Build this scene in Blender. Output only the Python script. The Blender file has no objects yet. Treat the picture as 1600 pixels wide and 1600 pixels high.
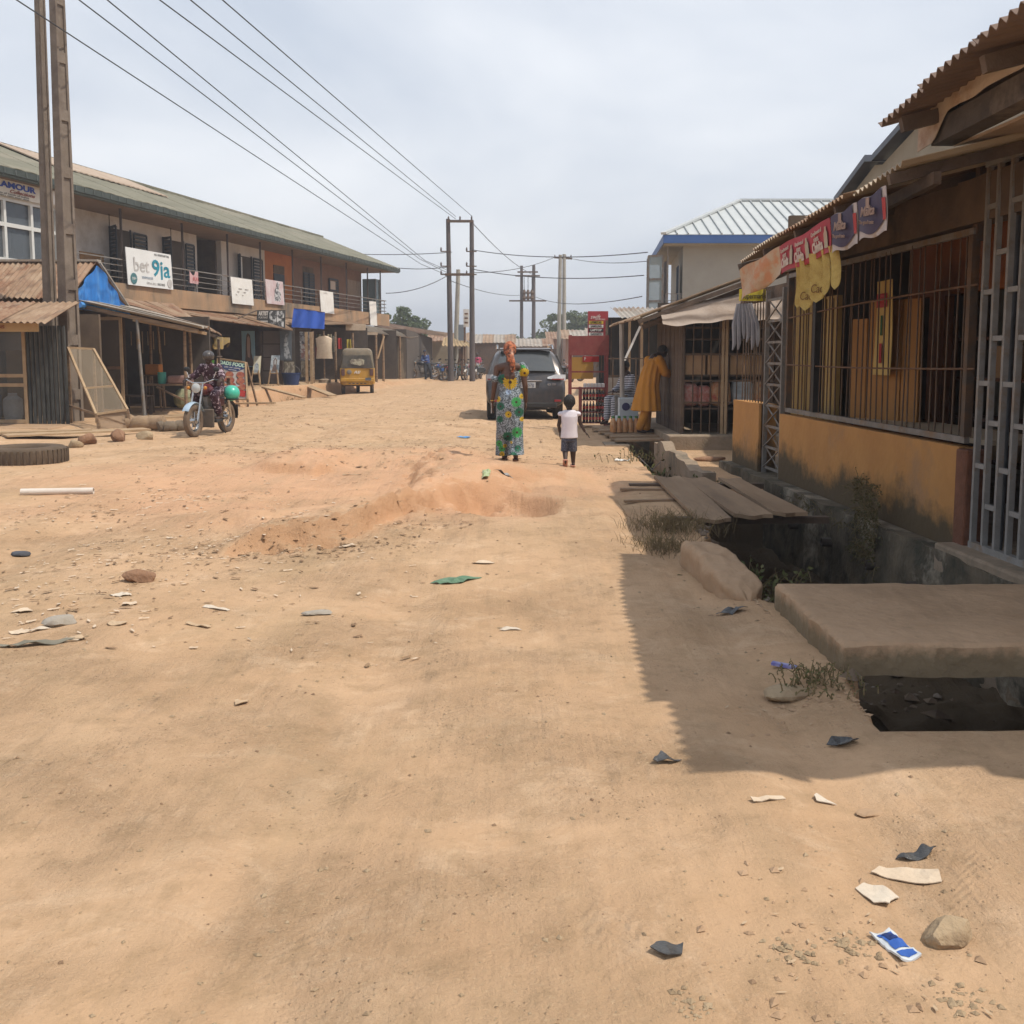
import bpy, bmesh, math, random
import numpy as np
from mathutils import Vector, Matrix, Euler
random.seed(11)
R = math.radians
sc = bpy.context.scene
COL = sc.collection
# ------------------------------------------------------------------ camera
CAM_H = 1.5
cam_d = bpy.data.cameras.new('camera'); cam = bpy.data.objects.new('camera', cam_d); COL.objects.link(cam)
cam.location = (0, 0, CAM_H); cam.rotation_euler = (R(90 - 6), 0, 0)
cam_d.sensor_width = 36; cam_d.lens = 36; cam_d.shift_y = -0.0479
cam_d.clip_start = 0.05; cam_d.clip_end = 3000
sc.camera = cam
# ------------------------------------------------------------------ sky and sun
SUN = Vector((0.54, -0.20, 1.0)).normalized()
world = bpy.data.worlds.new('World'); sc.world = world; world.use_nodes = True
nt = world.node_tree; nt.nodes.clear()
def wn(t, **k):
    n = nt.nodes.new(t)
    for a, b in k.items(): setattr(n, a, b)
    return n
sky = wn('ShaderNodeTexSky', sky_type='NISHITA', sun_disc=False)
sky.sun_elevation = math.asin(SUN.z); sky.sun_rotation = math.atan2(SUN.x, SUN.y)
sky.air_density = 1.3; sky.dust_density = 4.0; sky.ozone_density = 1.5
tc = wn('ShaderNodeTexCoord'); mp = wn('ShaderNodeMapping'); mp.inputs['Scale'].default_value = (1.0, 0.7, 2.6)
mp.inputs['Location'].default_value = (0.35, 0.2, 0.1)
nz = wn('ShaderNodeTexNoise'); nz.inputs['Scale'].default_value = 1.45; nz.inputs['Detail'].default_value = 5; nz.inputs['Roughness'].default_value = 0.5
nz.inputs['Distortion'].default_value = 0.35
cr = wn('ShaderNodeValToRGB'); cr.color_ramp.elements[0].position = 0.40; cr.color_ramp.elements[0].color = (4.9, 5.7, 7.0, 1)
cr.color_ramp.elements[1].position = 0.70; cr.color_ramp.elements[1].color = (9.8, 10.05, 10.5, 1)
mx = wn('ShaderNodeMix', data_type='RGBA'); mx.inputs[0].default_value = 0.84
bg = wn('ShaderNodeBackground'); bg.inputs['Strength'].default_value = 0.10
wo = wn('ShaderNodeOutputWorld')
L = nt.links.new
L(tc.outputs['Generated'], mp.inputs['Vector']); L(mp.outputs[0], nz.inputs['Vector']); L(nz.outputs['Fac'], cr.inputs[0])
L(sky.outputs[0], mx.inputs[6]); L(cr.outputs[0], mx.inputs[7]); L(mx.outputs[2], bg.inputs['Color']); L(bg.outputs[0], wo.inputs['Surface'])
sun_d = bpy.data.lights.new('sun', 'SUN'); sun = bpy.data.objects.new('sun', sun_d); COL.objects.link(sun)
sun_d.energy = 3.3; sun_d.angle = R(.55); sun_d.color = (1.0, 0.93, 0.82)
sun.rotation_euler = SUN.to_track_quat('Z', 'Y').to_euler(); sun.location = (20, -10, 40)
vs = sc.view_settings
vs.view_transform = 'Standard'; vs.look = 'None'; vs.exposure = 0.16; vs.gamma = 1.0; vs.use_curve_mapping = False
sc.cycles.use_denoising = True
sc.cycles.use_adaptive_sampling = True; sc.cycles.adaptive_threshold = .025
sc.cycles.max_bounces = 6; sc.cycles.diffuse_bounces = 3; sc.cycles.transparent_max_bounces = 12
# ------------------------------------------------------------------ helpers
TH = R(6); CT, ST = math.cos(TH), math.sin(TH); FP = 1600.0; YP = 555 + FP * math.tan(TH)
def at(px, py, Y):
    """a point of the place seen in direction (px, py), Y metres ahead"""
    t = (YP - py) / FP; z = Y * (t * CT - ST) / (CT + t * ST); f = Y * CT - z * ST
    return Vector(((px - 800) / FP * f, Y, z + CAM_H))
WM = {}
TMP = bpy.data.scenes.new('workbench')
def evaluated(o):
    TMP.collection.objects.link(o); vl = TMP.view_layers[0]; vl.update(); me = bpy.data.meshes.new_from_object(o.evaluated_get(vl.depsgraph)); bpy.data.objects.remove(o); return me
class MB:
    def __init__(s): s.v = []; s.f = []
    def add(s, v, f):
        o = len(s.v); s.v += [tuple(p) for p in v]; s.f += [tuple(i + o for i in q) for q in f]; return s
    def box(s, c, d, rot=None, top=None):
        x, y, z = d[0] / 2, d[1] / 2, d[2] / 2; t = top or (1, 1)
        v = [Vector((sx * x * (t[0] if sz > 0 else 1), sy * y * (t[1] if sz > 0 else 1), sz * z)) for sz in (-1, 1) for sy in (-1, 1) for sx in (-1, 1)]
        if rot is not None:
            m = rot if isinstance(rot, Matrix) else Euler(rot).to_matrix()
            v = [m @ p for p in v]
        c = Vector(c)
        return s.add([p + c for p in v], [(0, 2, 3, 1), (4, 5, 7, 6), (0, 1, 5, 4), (2, 6, 7, 3), (0, 4, 6, 2), (1, 3, 7, 5)])
    def box2(s, a, b): return s.box([(a[i] + b[i]) / 2 for i in range(3)], [abs(b[i] - a[i]) for i in range(3)])
    def bar(s, a, b, w, h=None, up=(0, 0, 1)):
        a, b = Vector(a), Vector(b); h = h or w; d = (b - a)
        ln = d.length; d.normalize(); u = Vector(up)
        if abs(d.dot(u)) > .97: u = Vector((0, 1, 0))
        x = d.cross(u).normalized(); y = x.cross(d)
        v = [p + x * (i * w / 2) + y * (j * h / 2) for p in (a, b) for i, j in ((-1, -1), (1, -1), (1, 1), (-1, 1))]
        return s.add(v, [(3, 2, 1, 0), (4, 5, 6, 7), (0, 1, 5, 4), (1, 2, 6, 5), (2, 3, 7, 6), (3, 0, 4, 7)])
    def tube(s, pts, r, n=8, caps=True, closed=False):
        pts = [Vector(p) for p in pts]; m = len(pts)
        rr = r if isinstance(r, (list, tuple)) else [r] * m
        vs_ = []; fs = []; prev = None
        for i, p in enumerate(pts):
            if closed: d = pts[(i + 1) % m] - pts[i - 1]
            else: d = pts[min(i + 1, m - 1)] - pts[max(i - 1, 0)]
            d.normalize()
            if prev is None:
                u = Vector((0, 0, 1)) if abs(d.z) < .9 else Vector((0, 1, 0)); x = d.cross(u).normalized()
            else:
                x = (prev - d * prev.dot(d)).normalized()
            prev = x; y = d.cross(x)
            for k in range(n):
                a = 2 * math.pi * k / n; vs_.append(p + (x * math.cos(a) + y * math.sin(a)) * rr[i])
        for i in range(m if closed else m - 1):
            for k in range(n):
                j = (i + 1) % m
                fs.append((i * n + k, i * n + (k + 1) % n, j * n + (k + 1) % n, j * n + k))
        if caps and not closed:
            fs.append(tuple(range(n))[::-1]); fs.append(tuple((m - 1) * n + k for k in range(n)))
        return s.add(vs_, fs)
    def prism(s, poly, fn, d0, d1):
        """poly of (a, b); fn(a, b, d) -> point"""
        n = len(poly)
        v = [fn(a, b, d0) for a, b in poly] + [fn(a, b, d1) for a, b in poly]
        f = [tuple(range(n))[::-1], tuple(range(n, 2 * n))] + [(i, (i + 1) % n, n + (i + 1) % n, n + i) for i in range(n)]
        return s.add(v, f)
    def lathe(s, prof, n=16, c=(0, 0, 0), M=None, closed=False):
        v = []; m = len(prof)
        for r, z in prof:
            for k in range(n):
                a = 2 * math.pi * k / n; v.append(Vector((r * math.cos(a), r * math.sin(a), z)))
        if M is not None: v = [M @ p for p in v]
        c = Vector(c); v = [p + c for p in v]
        f = [(i * n + k, i * n + (k + 1) % n, ((i + 1) % m) * n + (k + 1) % n, ((i + 1) % m) * n + k) for i in range(m if closed else m - 1) for k in range(n)]
        if not closed: f += [tuple(range(n))[::-1], tuple((m - 1) * n + k for k in range(n))]
        return s.add(v, f)
    def ell(s, c, r, n=12, m=8, rot=None):
        if not isinstance(r, (list, tuple)): r = (r, r, r)
        v = []; f = []
        for i in range(m + 1):
            ph = math.pi * i / m
            for k in range(n):
                a = 2 * math.pi * k / n
                p = Vector((r[0] * math.sin(ph) * math.cos(a), r[1] * math.sin(ph) * math.sin(a), r[2] * math.cos(ph)))
                if rot is not None: p = rot @ p
                v.append(p + Vector(c))
        for i in range(m):
            for k in range(n): f.append((i * n + k, (i + 1) * n + k, (i + 1) * n + (k + 1) % n, i * n + (k + 1) % n))
        return s.add(v, f)
    def grid(s, fn, nu, nv, thick=None, tv=(0, 0, -1)):
        v = [Vector(fn(i / nu, j / nv)) for j in range(nv + 1) for i in range(nu + 1)]
        w = nu + 1
        f = [(j * w + i, j * w + i + 1, (j + 1) * w + i + 1, (j + 1) * w + i) for j in range(nv) for i in range(nu)]
        if thick:
            n0 = len(v); t = Vector(tv) * thick; v = v + [p + t for p in v]
            f += [tuple(n0 + k for k in q[::-1]) for q in f]
            rim = [i for i in range(w)] + [j * w + nu for j in range(1, nv + 1)] + [nv * w + i for i in range(nu - 1, -1, -1)] + [j * w for j in range(nv - 1, 0, -1)]
            for i in range(len(rim)):
                a, b = rim[i], rim[(i + 1) % len(rim)]; f.append((b, a, n0 + a, n0 + b))
        return s.add(v, f)
    def loft(s, rings, caps=True):
        """rings: lists of points, all the same length"""
        n = len(rings[0]); v = [p for r in rings for p in r]; m = len(rings)
        f = [(i * n + k, i * n + (k + 1) % n, (i + 1) * n + (k + 1) % n, (i + 1) * n + k) for i in range(m - 1) for k in range(n)]
        if caps: f += [tuple(range(n))[::-1], tuple((m - 1) * n + k for k in range(n))]
        return s.add(v, f)
    def xf(s, M): s.v = [tuple(M @ Vector(p)) for p in s.v]; return s
    def mesh(s, name, mat, smooth=False):
        me = bpy.data.meshes.new(name); me.from_pydata(s.v, [], s.f); me.validate(); me.update()
        if smooth:
            me.polygons.foreach_set('use_smooth', [True] * len(me.polygons))
        ms = mat if isinstance(mat, (list, tuple)) else [mat]
        for m in ms: me.materials.append(m)
        return me
    def build(s, name, mat, parent=None, smooth=False, bevel=0, local=False, sharp=40):
        me = s.mesh(name, mat, smooth)
        if smooth: smooth_angle(me, sharp)
        return put(name, me, parent, local, bevel)
def smooth_angle(me, deg):
    bm = bmesh.new(); bm.from_mesh(me); bmesh.ops.recalc_face_normals(bm, faces=bm.faces)
    lim = R(deg)
    for e in bm.edges:
        if len(e.link_faces) == 2 and e.calc_face_angle(0) > lim: e.smooth = False
    bm.to_mesh(me); bm.free()
def put(name, me, parent=None, local=False, bevel=0):
    o = bpy.data.objects.new(name, me); COL.objects.link(o)
    if parent is not None:
        o.parent = parent
        if local: WM[o.name] = WM[parent.name].copy()
        else:
            o.matrix_parent_inverse = WM[parent.name].inverted(); WM[o.name] = Matrix()
    else: WM[o.name] = Matrix()
    if bevel:
        b = o.modifiers.new('bevel', 'BEVEL'); b.width = bevel; b.segments = 2; b.limit_method = 'ANGLE'; b.angle_limit = R(35)
    return o
def tag(o, label=None, cat=None, group=None, kind=None):
    if label: o['label'] = label
    if cat: o['category'] = cat
    if group: o['group'] = group
    if kind: o['kind'] = kind
    return o
def thing(name, label, cat, loc=(0, 0, 0), rz=0, group=None):
    o = bpy.data.objects.new(name, None); COL.objects.link(o); o.empty_display_size = .1
    o.location = loc; o.rotation_euler = (0, 0, rz)
    WM[o.name] = Matrix.Translation(Vector(loc)) @ Matrix.Rotation(rz, 4, 'Z')
    return tag(o, label, cat, group)
def copy_tree(o, parent=None):
    c = o.copy(); COL.objects.link(c); c.parent = parent
    for ch in o.children: copy_tree(ch, c)
    return c
def share(me, name, parent, loc, rot=(0, 0, 0), scale=(1, 1, 1), local=True):
    """an object that shares mesh data, placed in its parent's frame"""
    o = bpy.data.objects.new(name, me); COL.objects.link(o); o.parent = parent
    if not local and parent is not None: o.matrix_parent_inverse = WM[parent.name].inverted()
    o.location = loc; o.rotation_euler = rot; o.scale = scale
    return o
def remesh(name, mb, voxel, mat, parent=None, it=4, local=False):
    me = mb.mesh(name, mat, True); o = bpy.data.objects.new('tmp', me)
    m = o.modifiers.new('r', 'REMESH'); m.mode = 'VOXEL'; m.voxel_size = voxel
    s = o.modifiers.new('s', 'SMOOTH'); s.iterations = it; s.factor = .5
    nm = evaluated(o); nm.name = name
    nm.polygons.foreach_set('use_smooth', [True] * len(nm.polygons))
    nm.materials.clear(); nm.materials.append(mat)
    return put(name, nm, parent, local)
def text(s, size, mat, parent, M, name='lettering', width=None, shear=0, bold=0.0, ext=.002):
    cu = bpy.data.curves.new('t', 'FONT'); cu.body = s; cu.size = size; cu.align_x = 'CENTER'; cu.align_y = 'CENTER'; cu.shear = shear
    cu.extrude = ext; cu.offset = bold; cu.resolution_u = 3
    o = bpy.data.objects.new('t', cu); me = evaluated(o)
    w = max(v.co.x for v in me.vertices) - min(v.co.x for v in me.vertices)
    k = (width / w) if width else 1
    me.transform(M @ Matrix.Diagonal((k, 1, 1, 1)))
    me.materials.clear(); me.materials.append(mat); me.name = name
    return put(name, me, parent)
def frame(o, ux, uy):
    """matrix with origin o, x axis ux, y axis uy"""
    ux = Vector(ux).normalized(); uz = ux.cross(Vector(uy)).normalized(); uy = uz.cross(ux)
    m = Matrix.Identity(4)
    for i, a in enumerate((ux, uy, uz)):
        for j in range(3): m[j][i] = a[j]
    for j in range(3): m[j][3] = o[j]
    return m
def lerp(a, b, t): return Vector(a) * (1 - t) + Vector(b) * t
# ------------------------------------------------------------------ materials
MATS = {}
def mat(name, c1, c2=None, scale=4.0, rough=.85, bump=0.0, bscale=None, metal=0.0, detail=4, c3=None, stretch=(1, 1, 1), spec=.35, contrast=(.35, .65), alpha=None, dust=0.0, coord='Object', emit=None):
    if name in MATS: return MATS[name]
    m = bpy.data.materials.new(name); m.use_nodes = True; MATS[name] = m
    t = m.node_tree; N = t.nodes; l = t.links.new; b = N['Principled BSDF']
    b.inputs['Roughness'].default_value = rough; b.inputs['Metallic'].default_value = metal; b.inputs['Specular IOR Level'].default_value = spec
    c2 = c2 or tuple(x * .78 for x in c1)
    co = N.new('ShaderNodeTexCoord'); mpn = N.new('ShaderNodeMapping'); mpn.inputs['Scale'].default_value = stretch
    l(co.outputs[coord], mpn.inputs[0])
    n = N.new('ShaderNodeTexNoise'); n.inputs['Scale'].default_value = scale; n.inputs['Detail'].default_value = detail; n.inputs['Roughness'].default_value = .62
    l(mpn.outputs[0], n.inputs['Vector'])
    r = N.new('ShaderNodeValToRGB'); r.color_ramp.elements[0].position, r.color_ramp.elements[1].position = contrast
    r.color_ramp.elements[0].color = (*c1, 1); r.color_ramp.elements[1].color = (*c2, 1)
    l(n.outputs['Fac'], r.inputs[0]); out = r.outputs[0]
    if c3:
        n3 = N.new('ShaderNodeTexNoise'); n3.inputs['Scale'].default_value = scale * .37; n3.inputs['Detail'].default_value = 6; n3.inputs['Roughness'].default_value = .7
        l(mpn.outputs[0], n3.inputs['Vector'])
        r3 = N.new('ShaderNodeValToRGB'); r3.color_ramp.elements[0].position = .52; r3.color_ramp.elements[1].position = .66
        l(n3.outputs['Fac'], r3.inputs[0])
        x = N.new('ShaderNodeMix'); x.data_type = 'RGBA'; l(r3.outputs[0], x.inputs[0]); l(out, x.inputs[6]); x.inputs[7].default_value = (*c3, 1); out = x.outputs[2]
    if dust:
        g = N.new('ShaderNodeNewGeometry'); sp = N.new('ShaderNodeSeparateXYZ'); l(g.outputs['Normal'], sp.inputs[0])
        nd = N.new('ShaderNodeTexNoise'); nd.inputs['Scale'].default_value = 9; nd.inputs['Detail'].default_value = 5; l(co.outputs['Object'], nd.inputs['Vector'])
        mm = N.new('ShaderNodeMath'); mm.operation = 'MULTIPLY_ADD'; l(sp.outputs[2], mm.inputs[0]); mm.inputs[1].default_value = .55; l(nd.outputs['Fac'], mm.inputs[2])
        mr = N.new('ShaderNodeMapRange'); l(mm.outputs[0], mr.inputs[0]); mr.inputs[1].default_value = .35; mr.inputs[2].default_value = 1.2; mr.inputs[3].default_value = 0; mr.inputs[4].default_value = dust
        x = N.new('ShaderNodeMix'); x.data_type = 'RGBA'; l(mr.outputs[0], x.inputs[0]); l(out, x.inputs[6]); x.inputs[7].default_value = (.42, .30, .19, 1); out = x.outputs[2]
    l(out, b.inputs['Base Color'])
    if bump:
        n2 = N.new('ShaderNodeTexNoise'); n2.inputs['Scale'].default_value = bscale or scale * 6; n2.inputs['Detail'].default_value = 5; l(mpn.outputs[0], n2.inputs['Vector'])
        bp = N.new('ShaderNodeBump'); bp.inputs['Strength'].default_value = bump; bp.inputs['Distance'].default_value = .02
        l(n2.outputs['Fac'], bp.inputs['Height']); l(bp.outputs[0], b.inputs['Normal'])
    if alpha is not None: b.inputs['Alpha'].default_value = alpha
    if emit: b.inputs['Emission Color'].default_value = (*emit[0], 1); b.inputs['Emission Strength'].default_value = emit[1]
    return m
def glass(name, col, rough=.08, alpha=.35):
    if name in MATS: return MATS[name]
    m = mat(name, col, col, rough=rough, spec=.6); b = m.node_tree.nodes['Principled BSDF']; b.inputs['Alpha'].default_value = alpha
    return m
# common
M_SOIL = mat('soil_grey', (.36, .25, .16), (.27, .18, .11), 6, .95, .5)
M_CONC = mat('concrete', (.33, .25, .18), (.25, .19, .13), 5, .92, .5, c3=(.17, .14, .10))
M_CONCD = mat('concrete_mossy', (.17, .14, .10), (.07, .065, .045), 3, .95, .7, c3=(.33, .28, .22))
M_STEEL = mat('steel_grey', (.25, .235, .215), (.18, .165, .15), 9, .6, .15, metal=.25, c3=(.22, .14, .08))
M_IRON = mat('iron_dark', (.09, .075, .06), (.16, .09, .05), 7, .7, .2, metal=.2)
M_RUST = mat('rust_iron', (.20, .11, .06), (.12, .07, .045), 9, .85, .3)
M_WOOD = mat('wood_raw', (.30, .20, .12), (.20, .13, .08), 3, .9, .4, stretch=(1, 1, 8), c3=(.15, .10, .07))
M_WOODL = mat('wood_light', (.42, .30, .18), (.33, .22, .13), 4, .88, .3)
M_PLANK = mat('wood_dusty', (.33, .225, .14), (.25, .165, .10), 3, .93, .4, stretch=(1, .15, 1), c3=(.19, .13, .085))
M_WOODD = mat('wood_dark', (.09, .065, .05), (.15, .105, .075), 4, .9, .4)
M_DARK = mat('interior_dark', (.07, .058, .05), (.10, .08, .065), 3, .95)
M_SHADE = mat('interior_brown', (.16, .115, .08), (.10, .072, .052), 2, .95)
M_ZR = mat('zinc_rust', (.30, .19, .12), (.20, .10, .055), 2.6, .75, .2, metal=.1, c3=(.36, .28, .20), detail=7, contrast=(.42, .58))
M_ZG = mat('zinc_grey', (.40, .36, .31), (.32, .26, .20), 1.5, .65, .15, metal=.2, c3=(.26, .16, .10), detail=6)
M_ZB = mat('zinc_brown', (.34, .24, .16), (.24, .15, .09), 2.4, .8, .2, c3=(.22, .13, .08), detail=6)
M_WHITE = mat('paint_white', (.74, .72, .68), (.66, .63, .58), 3, .6)
M_BLACK = mat('paint_black', (.02, .02, .022), (.035, .033, .03), 6, .5)
M_RUBBER = mat('rubber', (.035, .032, .03), (.05, .045, .04), 8, .85, .3, dust=.6)
M_CHROME = mat('chrome', (.6, .6, .6), (.45, .43, .40), 8, .22, metal=.95)
M_SKIN = mat('skin_brown', (.115, .058, .036), (.095, .047, .03), 10, .5)
M_SKIND = mat('skin_dark', (.055, .03, .022), (.045, .025, .018), 10, .5)
M_HAIR = mat('hair_black', (.012, .011, .011), (.03, .027, .025), 40, .7, .8, bscale=60)
M_CARD = mat('cardboard', (.42, .27, .15), (.36, .22, .12), 5, .9, .2)
M_PAPER = mat('paper_cream', (.62, .50, .37), (.54, .42, .30), 9, .9, .3)
M_WIRE = mat('wire_black', (.035, .035, .04), (.05, .05, .055), 5, .6)
CORR = {}
def sheet(parent, a, b, c, d, n=4, mats=(M_ZR, M_ZB, M_ZG), wave=.12, amp=.022, rows=5, jit=.03, sag=.02, name='roof_sheet', thick=.006):
    """a-b upper edge, d-c lower edge; corrugated sheets side by side along a-b, each a part"""
    a, b, c, d = map(Vector, (a, b, c, d)); wd = ((b - a).length + (c - d).length) / 2
    nrm = (b - a).cross(d - a).normalized()
    if nrm.z < 0: nrm = -nrm
    out = []
    for i in range(n):
        t0, t1 = i / n, (i + 1) / n + .006
        e = random.uniform(-jit, jit); lift = random.uniform(0, .012) + (i % 2) * .006; k = max(2, round(wd / n / wave)); s0 = random.uniform(-sag, sag)
        def fn(u, v, t0=t0, t1=t1, e=e, lift=lift, k=k, s0=s0):
            t = t0 + (t1 - t0) * u; vv = v * (1 + e)
            p = lerp(lerp(a, b, t), lerp(d, c, t), vv)
            return p + nrm * (amp * math.cos(2 * math.pi * k * u) + lift + s0 * math.sin(math.pi * v) + .01 * math.sin(7 * t + 3 * v))
        out.append(MB().grid(fn, k * 6, rows, thick, -nrm).build(name, mats[(i * 7 + random.randrange(len(mats))) % len(mats)], parent, smooth=True, sharp=60))
    return out
# ------------------------------------------------------------------ ground
_rng = np.random.RandomState(5); _T = _rng.rand(256, 256)
def vn(x, y):
    x = np.asarray(x, float); y = np.asarray(y, float)
    xi = np.floor(x).astype(int); yi = np.floor(y).astype(int); fx = x - xi; fy = y - yi
    fx = fx * fx * (3 - 2 * fx); fy = fy * fy * (3 - 2 * fy)
    g = lambda a, b: _T[a & 255, b & 255]
    return (g(xi, yi) * (1 - fx) + g(xi + 1, yi) * fx) * (1 - fy) + (g(xi, yi + 1) * (1 - fx) + g(xi + 1, yi + 1) * fx) * fy - .5
def sst(a, b, x): t = np.clip((x - a) / (b - a), 0, 1); return t * t * (3 - 2 * t)
BX_Y = [15, 21, 26, 30, 36, 42, 50, 58, 70]; BX_X = [-9.0, -8.9, -8.9, -8.7, -8.1, -7.0, -6.1, -4.9, -4.0]; BX_Z = [.04, .10, .14, .2, .40, .40, .32, .2, .1]
def drain_edges(y):
    return np.interp(y, [4.0, 4.6, 4.8, 6.0, 6.2, 6.5, 7.6, 8.6, 12.2, 14, 17, 22], [1.52, 1.58, 1.70, 1.72, 1.62, 1.52, 1.45, 1.72, 1.80, 1.84, 1.92, 2.0]), np.interp(y, [4, 12.15, 12.3, 17, 22], [3.36, 3.15, 2.42, 2.48, 2.6])
def ground_z(x, y):
    x = np.asarray(x, float); y = np.asarray(y, float)
    h = .11 * vn(x * .45 + 3, y * .33) + .05 * vn(x * 1.3, y * 1.1 + 9) + .020 * vn(x * 3.7, y * 3.1) + .010 * vn(x * 9.3, y * 8.1) + .006 * vn(x * 23, y * 21)
    near = 1 - sst(3.5, 7, y); h = h * (1 - .45 * near)
    # the washed-out pit and its banks in the middle of the street
    wx = x + .5 * vn(x * .9 + 40, y * .9); wy = y + .8 * vn(x * .8, y * .8 + 17)
    r = np.sqrt(((wx + 2.1) / 1.75) ** 2 + ((wy - 12.2) / 2.9) ** 2); h -= .10 * (1 - sst(.60, 1.0, r))
    r2 = np.sqrt(((wx + .15) / .85) ** 2 + ((wy - 12.6) / 2.2) ** 2); h += .05 * (1 - sst(.45, 1.05, r2))
    r3 = np.sqrt(((wx + .05 + (wy - 10) * .1) / .6) ** 2 + ((wy - 9.8) / .9) ** 2); h -= .18 * (1 - sst(.6, 1.0, r3))
    s = wx * .55 - (wy - 10.2) * .5 + .9
    h += .10 * np.exp(-(s / .30) ** 2) * (1 - sst(1.6, 3.0, np.abs(wx + .9))) * sst(8.6, 9.4, y) * (1 - sst(12.5, 14, y))
    h += .055 * np.abs(vn(x * 2.2 + 5, y * 1.7)) * (1 - sst(1.4, 2.6, np.abs(wx + 1))) * sst(8, 9.5, y) * (1 - sst(14, 16, y)) * 2
    yl = np.interp(x, [-2.6, -1.95, -1.28, -.98, -.52, .2], [7.5, 8.0, 8.6, 9.75, 10.35, 10.6]); dd = y - yl + .5 * vn(x * 1.9, y * 1.9 + 31) + .22 * vn(x * 6, y * 6)
    mk = sst(-2.5, -1.8, x) * (1 - sst(-.5, .3, x)); h += .18 * mk * sst(-.16, .13, dd) * (1 - sst(.3, 1.6, dd)) + mk * np.exp(-(dd / .40) ** 2) * (.10 * vn(x * 9, y * 8) + .07 * vn(x * 17, y * 15))
    d2 = x + 1.2 + .45 * vn(x * 1.5 + 8, y * 1.1) + .12 * vn(x * 7, y * 6); m2 = sst(10.6, 11.4, y) * (1 - sst(14.5, 17, y))
    h += .13 * m2 * sst(-.13, .13, d2) * (1 - sst(.3, 1.6, d2)) + .07 * m2 * np.exp(-(d2 / .3) ** 2) * vn(x * 11, y * 9)
    d3 = y - 13.4 + .9 * vn(x * 1.3 + 70, y) + .3 * vn(x * 5, y * 4); m3 = sst(-3.6, -3.1, x) * (1 - sst(-2.6, -2.1, x)); h += m3 * (.14 * sst(-.2, .2, d3) * (1 - sst(.5, 2.2, d3)) + .04 * np.exp(-(d3 / .4) ** 2) * vn(x * 10, y * 8))
    # long wheel ruts
    for cx, w in ((-.55, .22), (1.05, .2), (-3.9, .3)):
        h -= .045 * np.exp(-((x - cx - .4 * vn(y * .12 + cx, y * 0)) / w) ** 2) * sst(1.5, 4, y)
    h = h * (1 - .5 * sst(20, 40, y))
    # the ground keeps level along the right-hand shops
    m = sst(1.1, 1.5, x) * (1 - sst(3, 4, y) * 0)
    h = h * (1 - .75 * m)
    # left bank, with the trench in front of it
    bx = np.interp(y, BX_Y, BX_X); bz = np.interp(y, BX_Y, BX_Z); d = x - bx + .25 * vn(x, y * .7) + .06 * vn(x * 4, y * 4)
    tren = sst(30, 32, y) * (1 - sst(41.5, 43, y))
    h = h * sst(-1.5, .6, d) + bz * (1 - sst(-.12, .12 + .7 * (1 - tren), d)) * sst(14, 18, y)
    h -= .42 * tren * sst(-.14, .02, d) * (1 - sst(.5, .85, d))
    # the open drain on the right
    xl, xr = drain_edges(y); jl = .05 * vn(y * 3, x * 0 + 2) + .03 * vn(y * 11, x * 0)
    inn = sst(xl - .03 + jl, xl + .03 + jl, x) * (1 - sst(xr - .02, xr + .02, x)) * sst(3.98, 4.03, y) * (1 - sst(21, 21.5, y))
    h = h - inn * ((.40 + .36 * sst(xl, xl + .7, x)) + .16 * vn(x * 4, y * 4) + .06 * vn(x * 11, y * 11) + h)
    lip = np.exp(-((x - xl + .12) / .16) ** 2) * sst(6.0, 6.5, y) * (1 - sst(8, 9, y)) * .0
    # yellow forecourt beyond the drain, shop floors behind the plinths
    h = np.where((x > xr) & (y > 3.9) & (y < 21.5), np.interp(y, [12.3, 16, 22], [-.10, -.04, 0.0]) + .01 * vn(x * 4, y * 4), h)
    return h
def gz(x, y): return float(ground_z(np.array([x]), np.array([y]))[0])
def seq(*segs):
    out = []
    for a, b, s in segs: out += list(np.arange(a, b - 1e-6, s))
    return np.array(out)
gx = np.concatenate([-np.geomspace(420, 16, 26), seq((-15.6, -8, .3), (-8, -3, .09), (-3, 1.40, .034), (1.40, 1.98, .02), (1.98, 3.1, .06), (3.1, 3.42, .02), (3.42, 4.2, .1), (4.2, 12, .5)), np.geomspace(12, 420, 26)])
gy = np.concatenate([-np.geomspace(60, 2, 8), seq((-1.5, 1.8, .12), (1.8, 3.95, .028), (3.95, 4.06, .015), (4.06, 6, .028), (6, 16, .05), (16, 30, .12), (30, 62, .35)), np.geomspace(62, 900, 30)])
GX, GY = np.meshgrid(gx, gy); GZ = ground_z(GX, GY)
import bisect
_gx, _gy = list(gx), list(gy); _gz = GZ.tolist()
def gz(x, y):
    i = min(max(bisect.bisect(_gx, x) - 1, 0), len(_gx) - 2); j = min(max(bisect.bisect(_gy, y) - 1, 0), len(_gy) - 2)
    u = (x - _gx[i]) / (_gx[i + 1] - _gx[i]); v = (y - _gy[j]) / (_gy[j + 1] - _gy[j])
    return (_gz[j][i] * (1 - u) + _gz[j][i + 1] * u) * (1 - v) + (_gz[j + 1][i] * (1 - u) + _gz[j + 1][i + 1] * u) * v
nv_, nu_ = GX.shape
gv = np.stack([GX.ravel(), GY.ravel(), GZ.ravel()], 1)
ii = (np.arange(nv_ - 1)[:, None] * nu_ + np.arange(nu_ - 1)[None, :]).ravel()
gf = np.stack([ii, ii + 1, ii + nu_ + 1, ii + nu_], 1)
gm = bpy.data.meshes.new('ground'); gm.vertices.add(len(gv)); gm.vertices.foreach_set('co', gv.ravel())
gm.loops.add(gf.size); gm.loops.foreach_set('vertex_index', gf.ravel().astype(np.int32))
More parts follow.
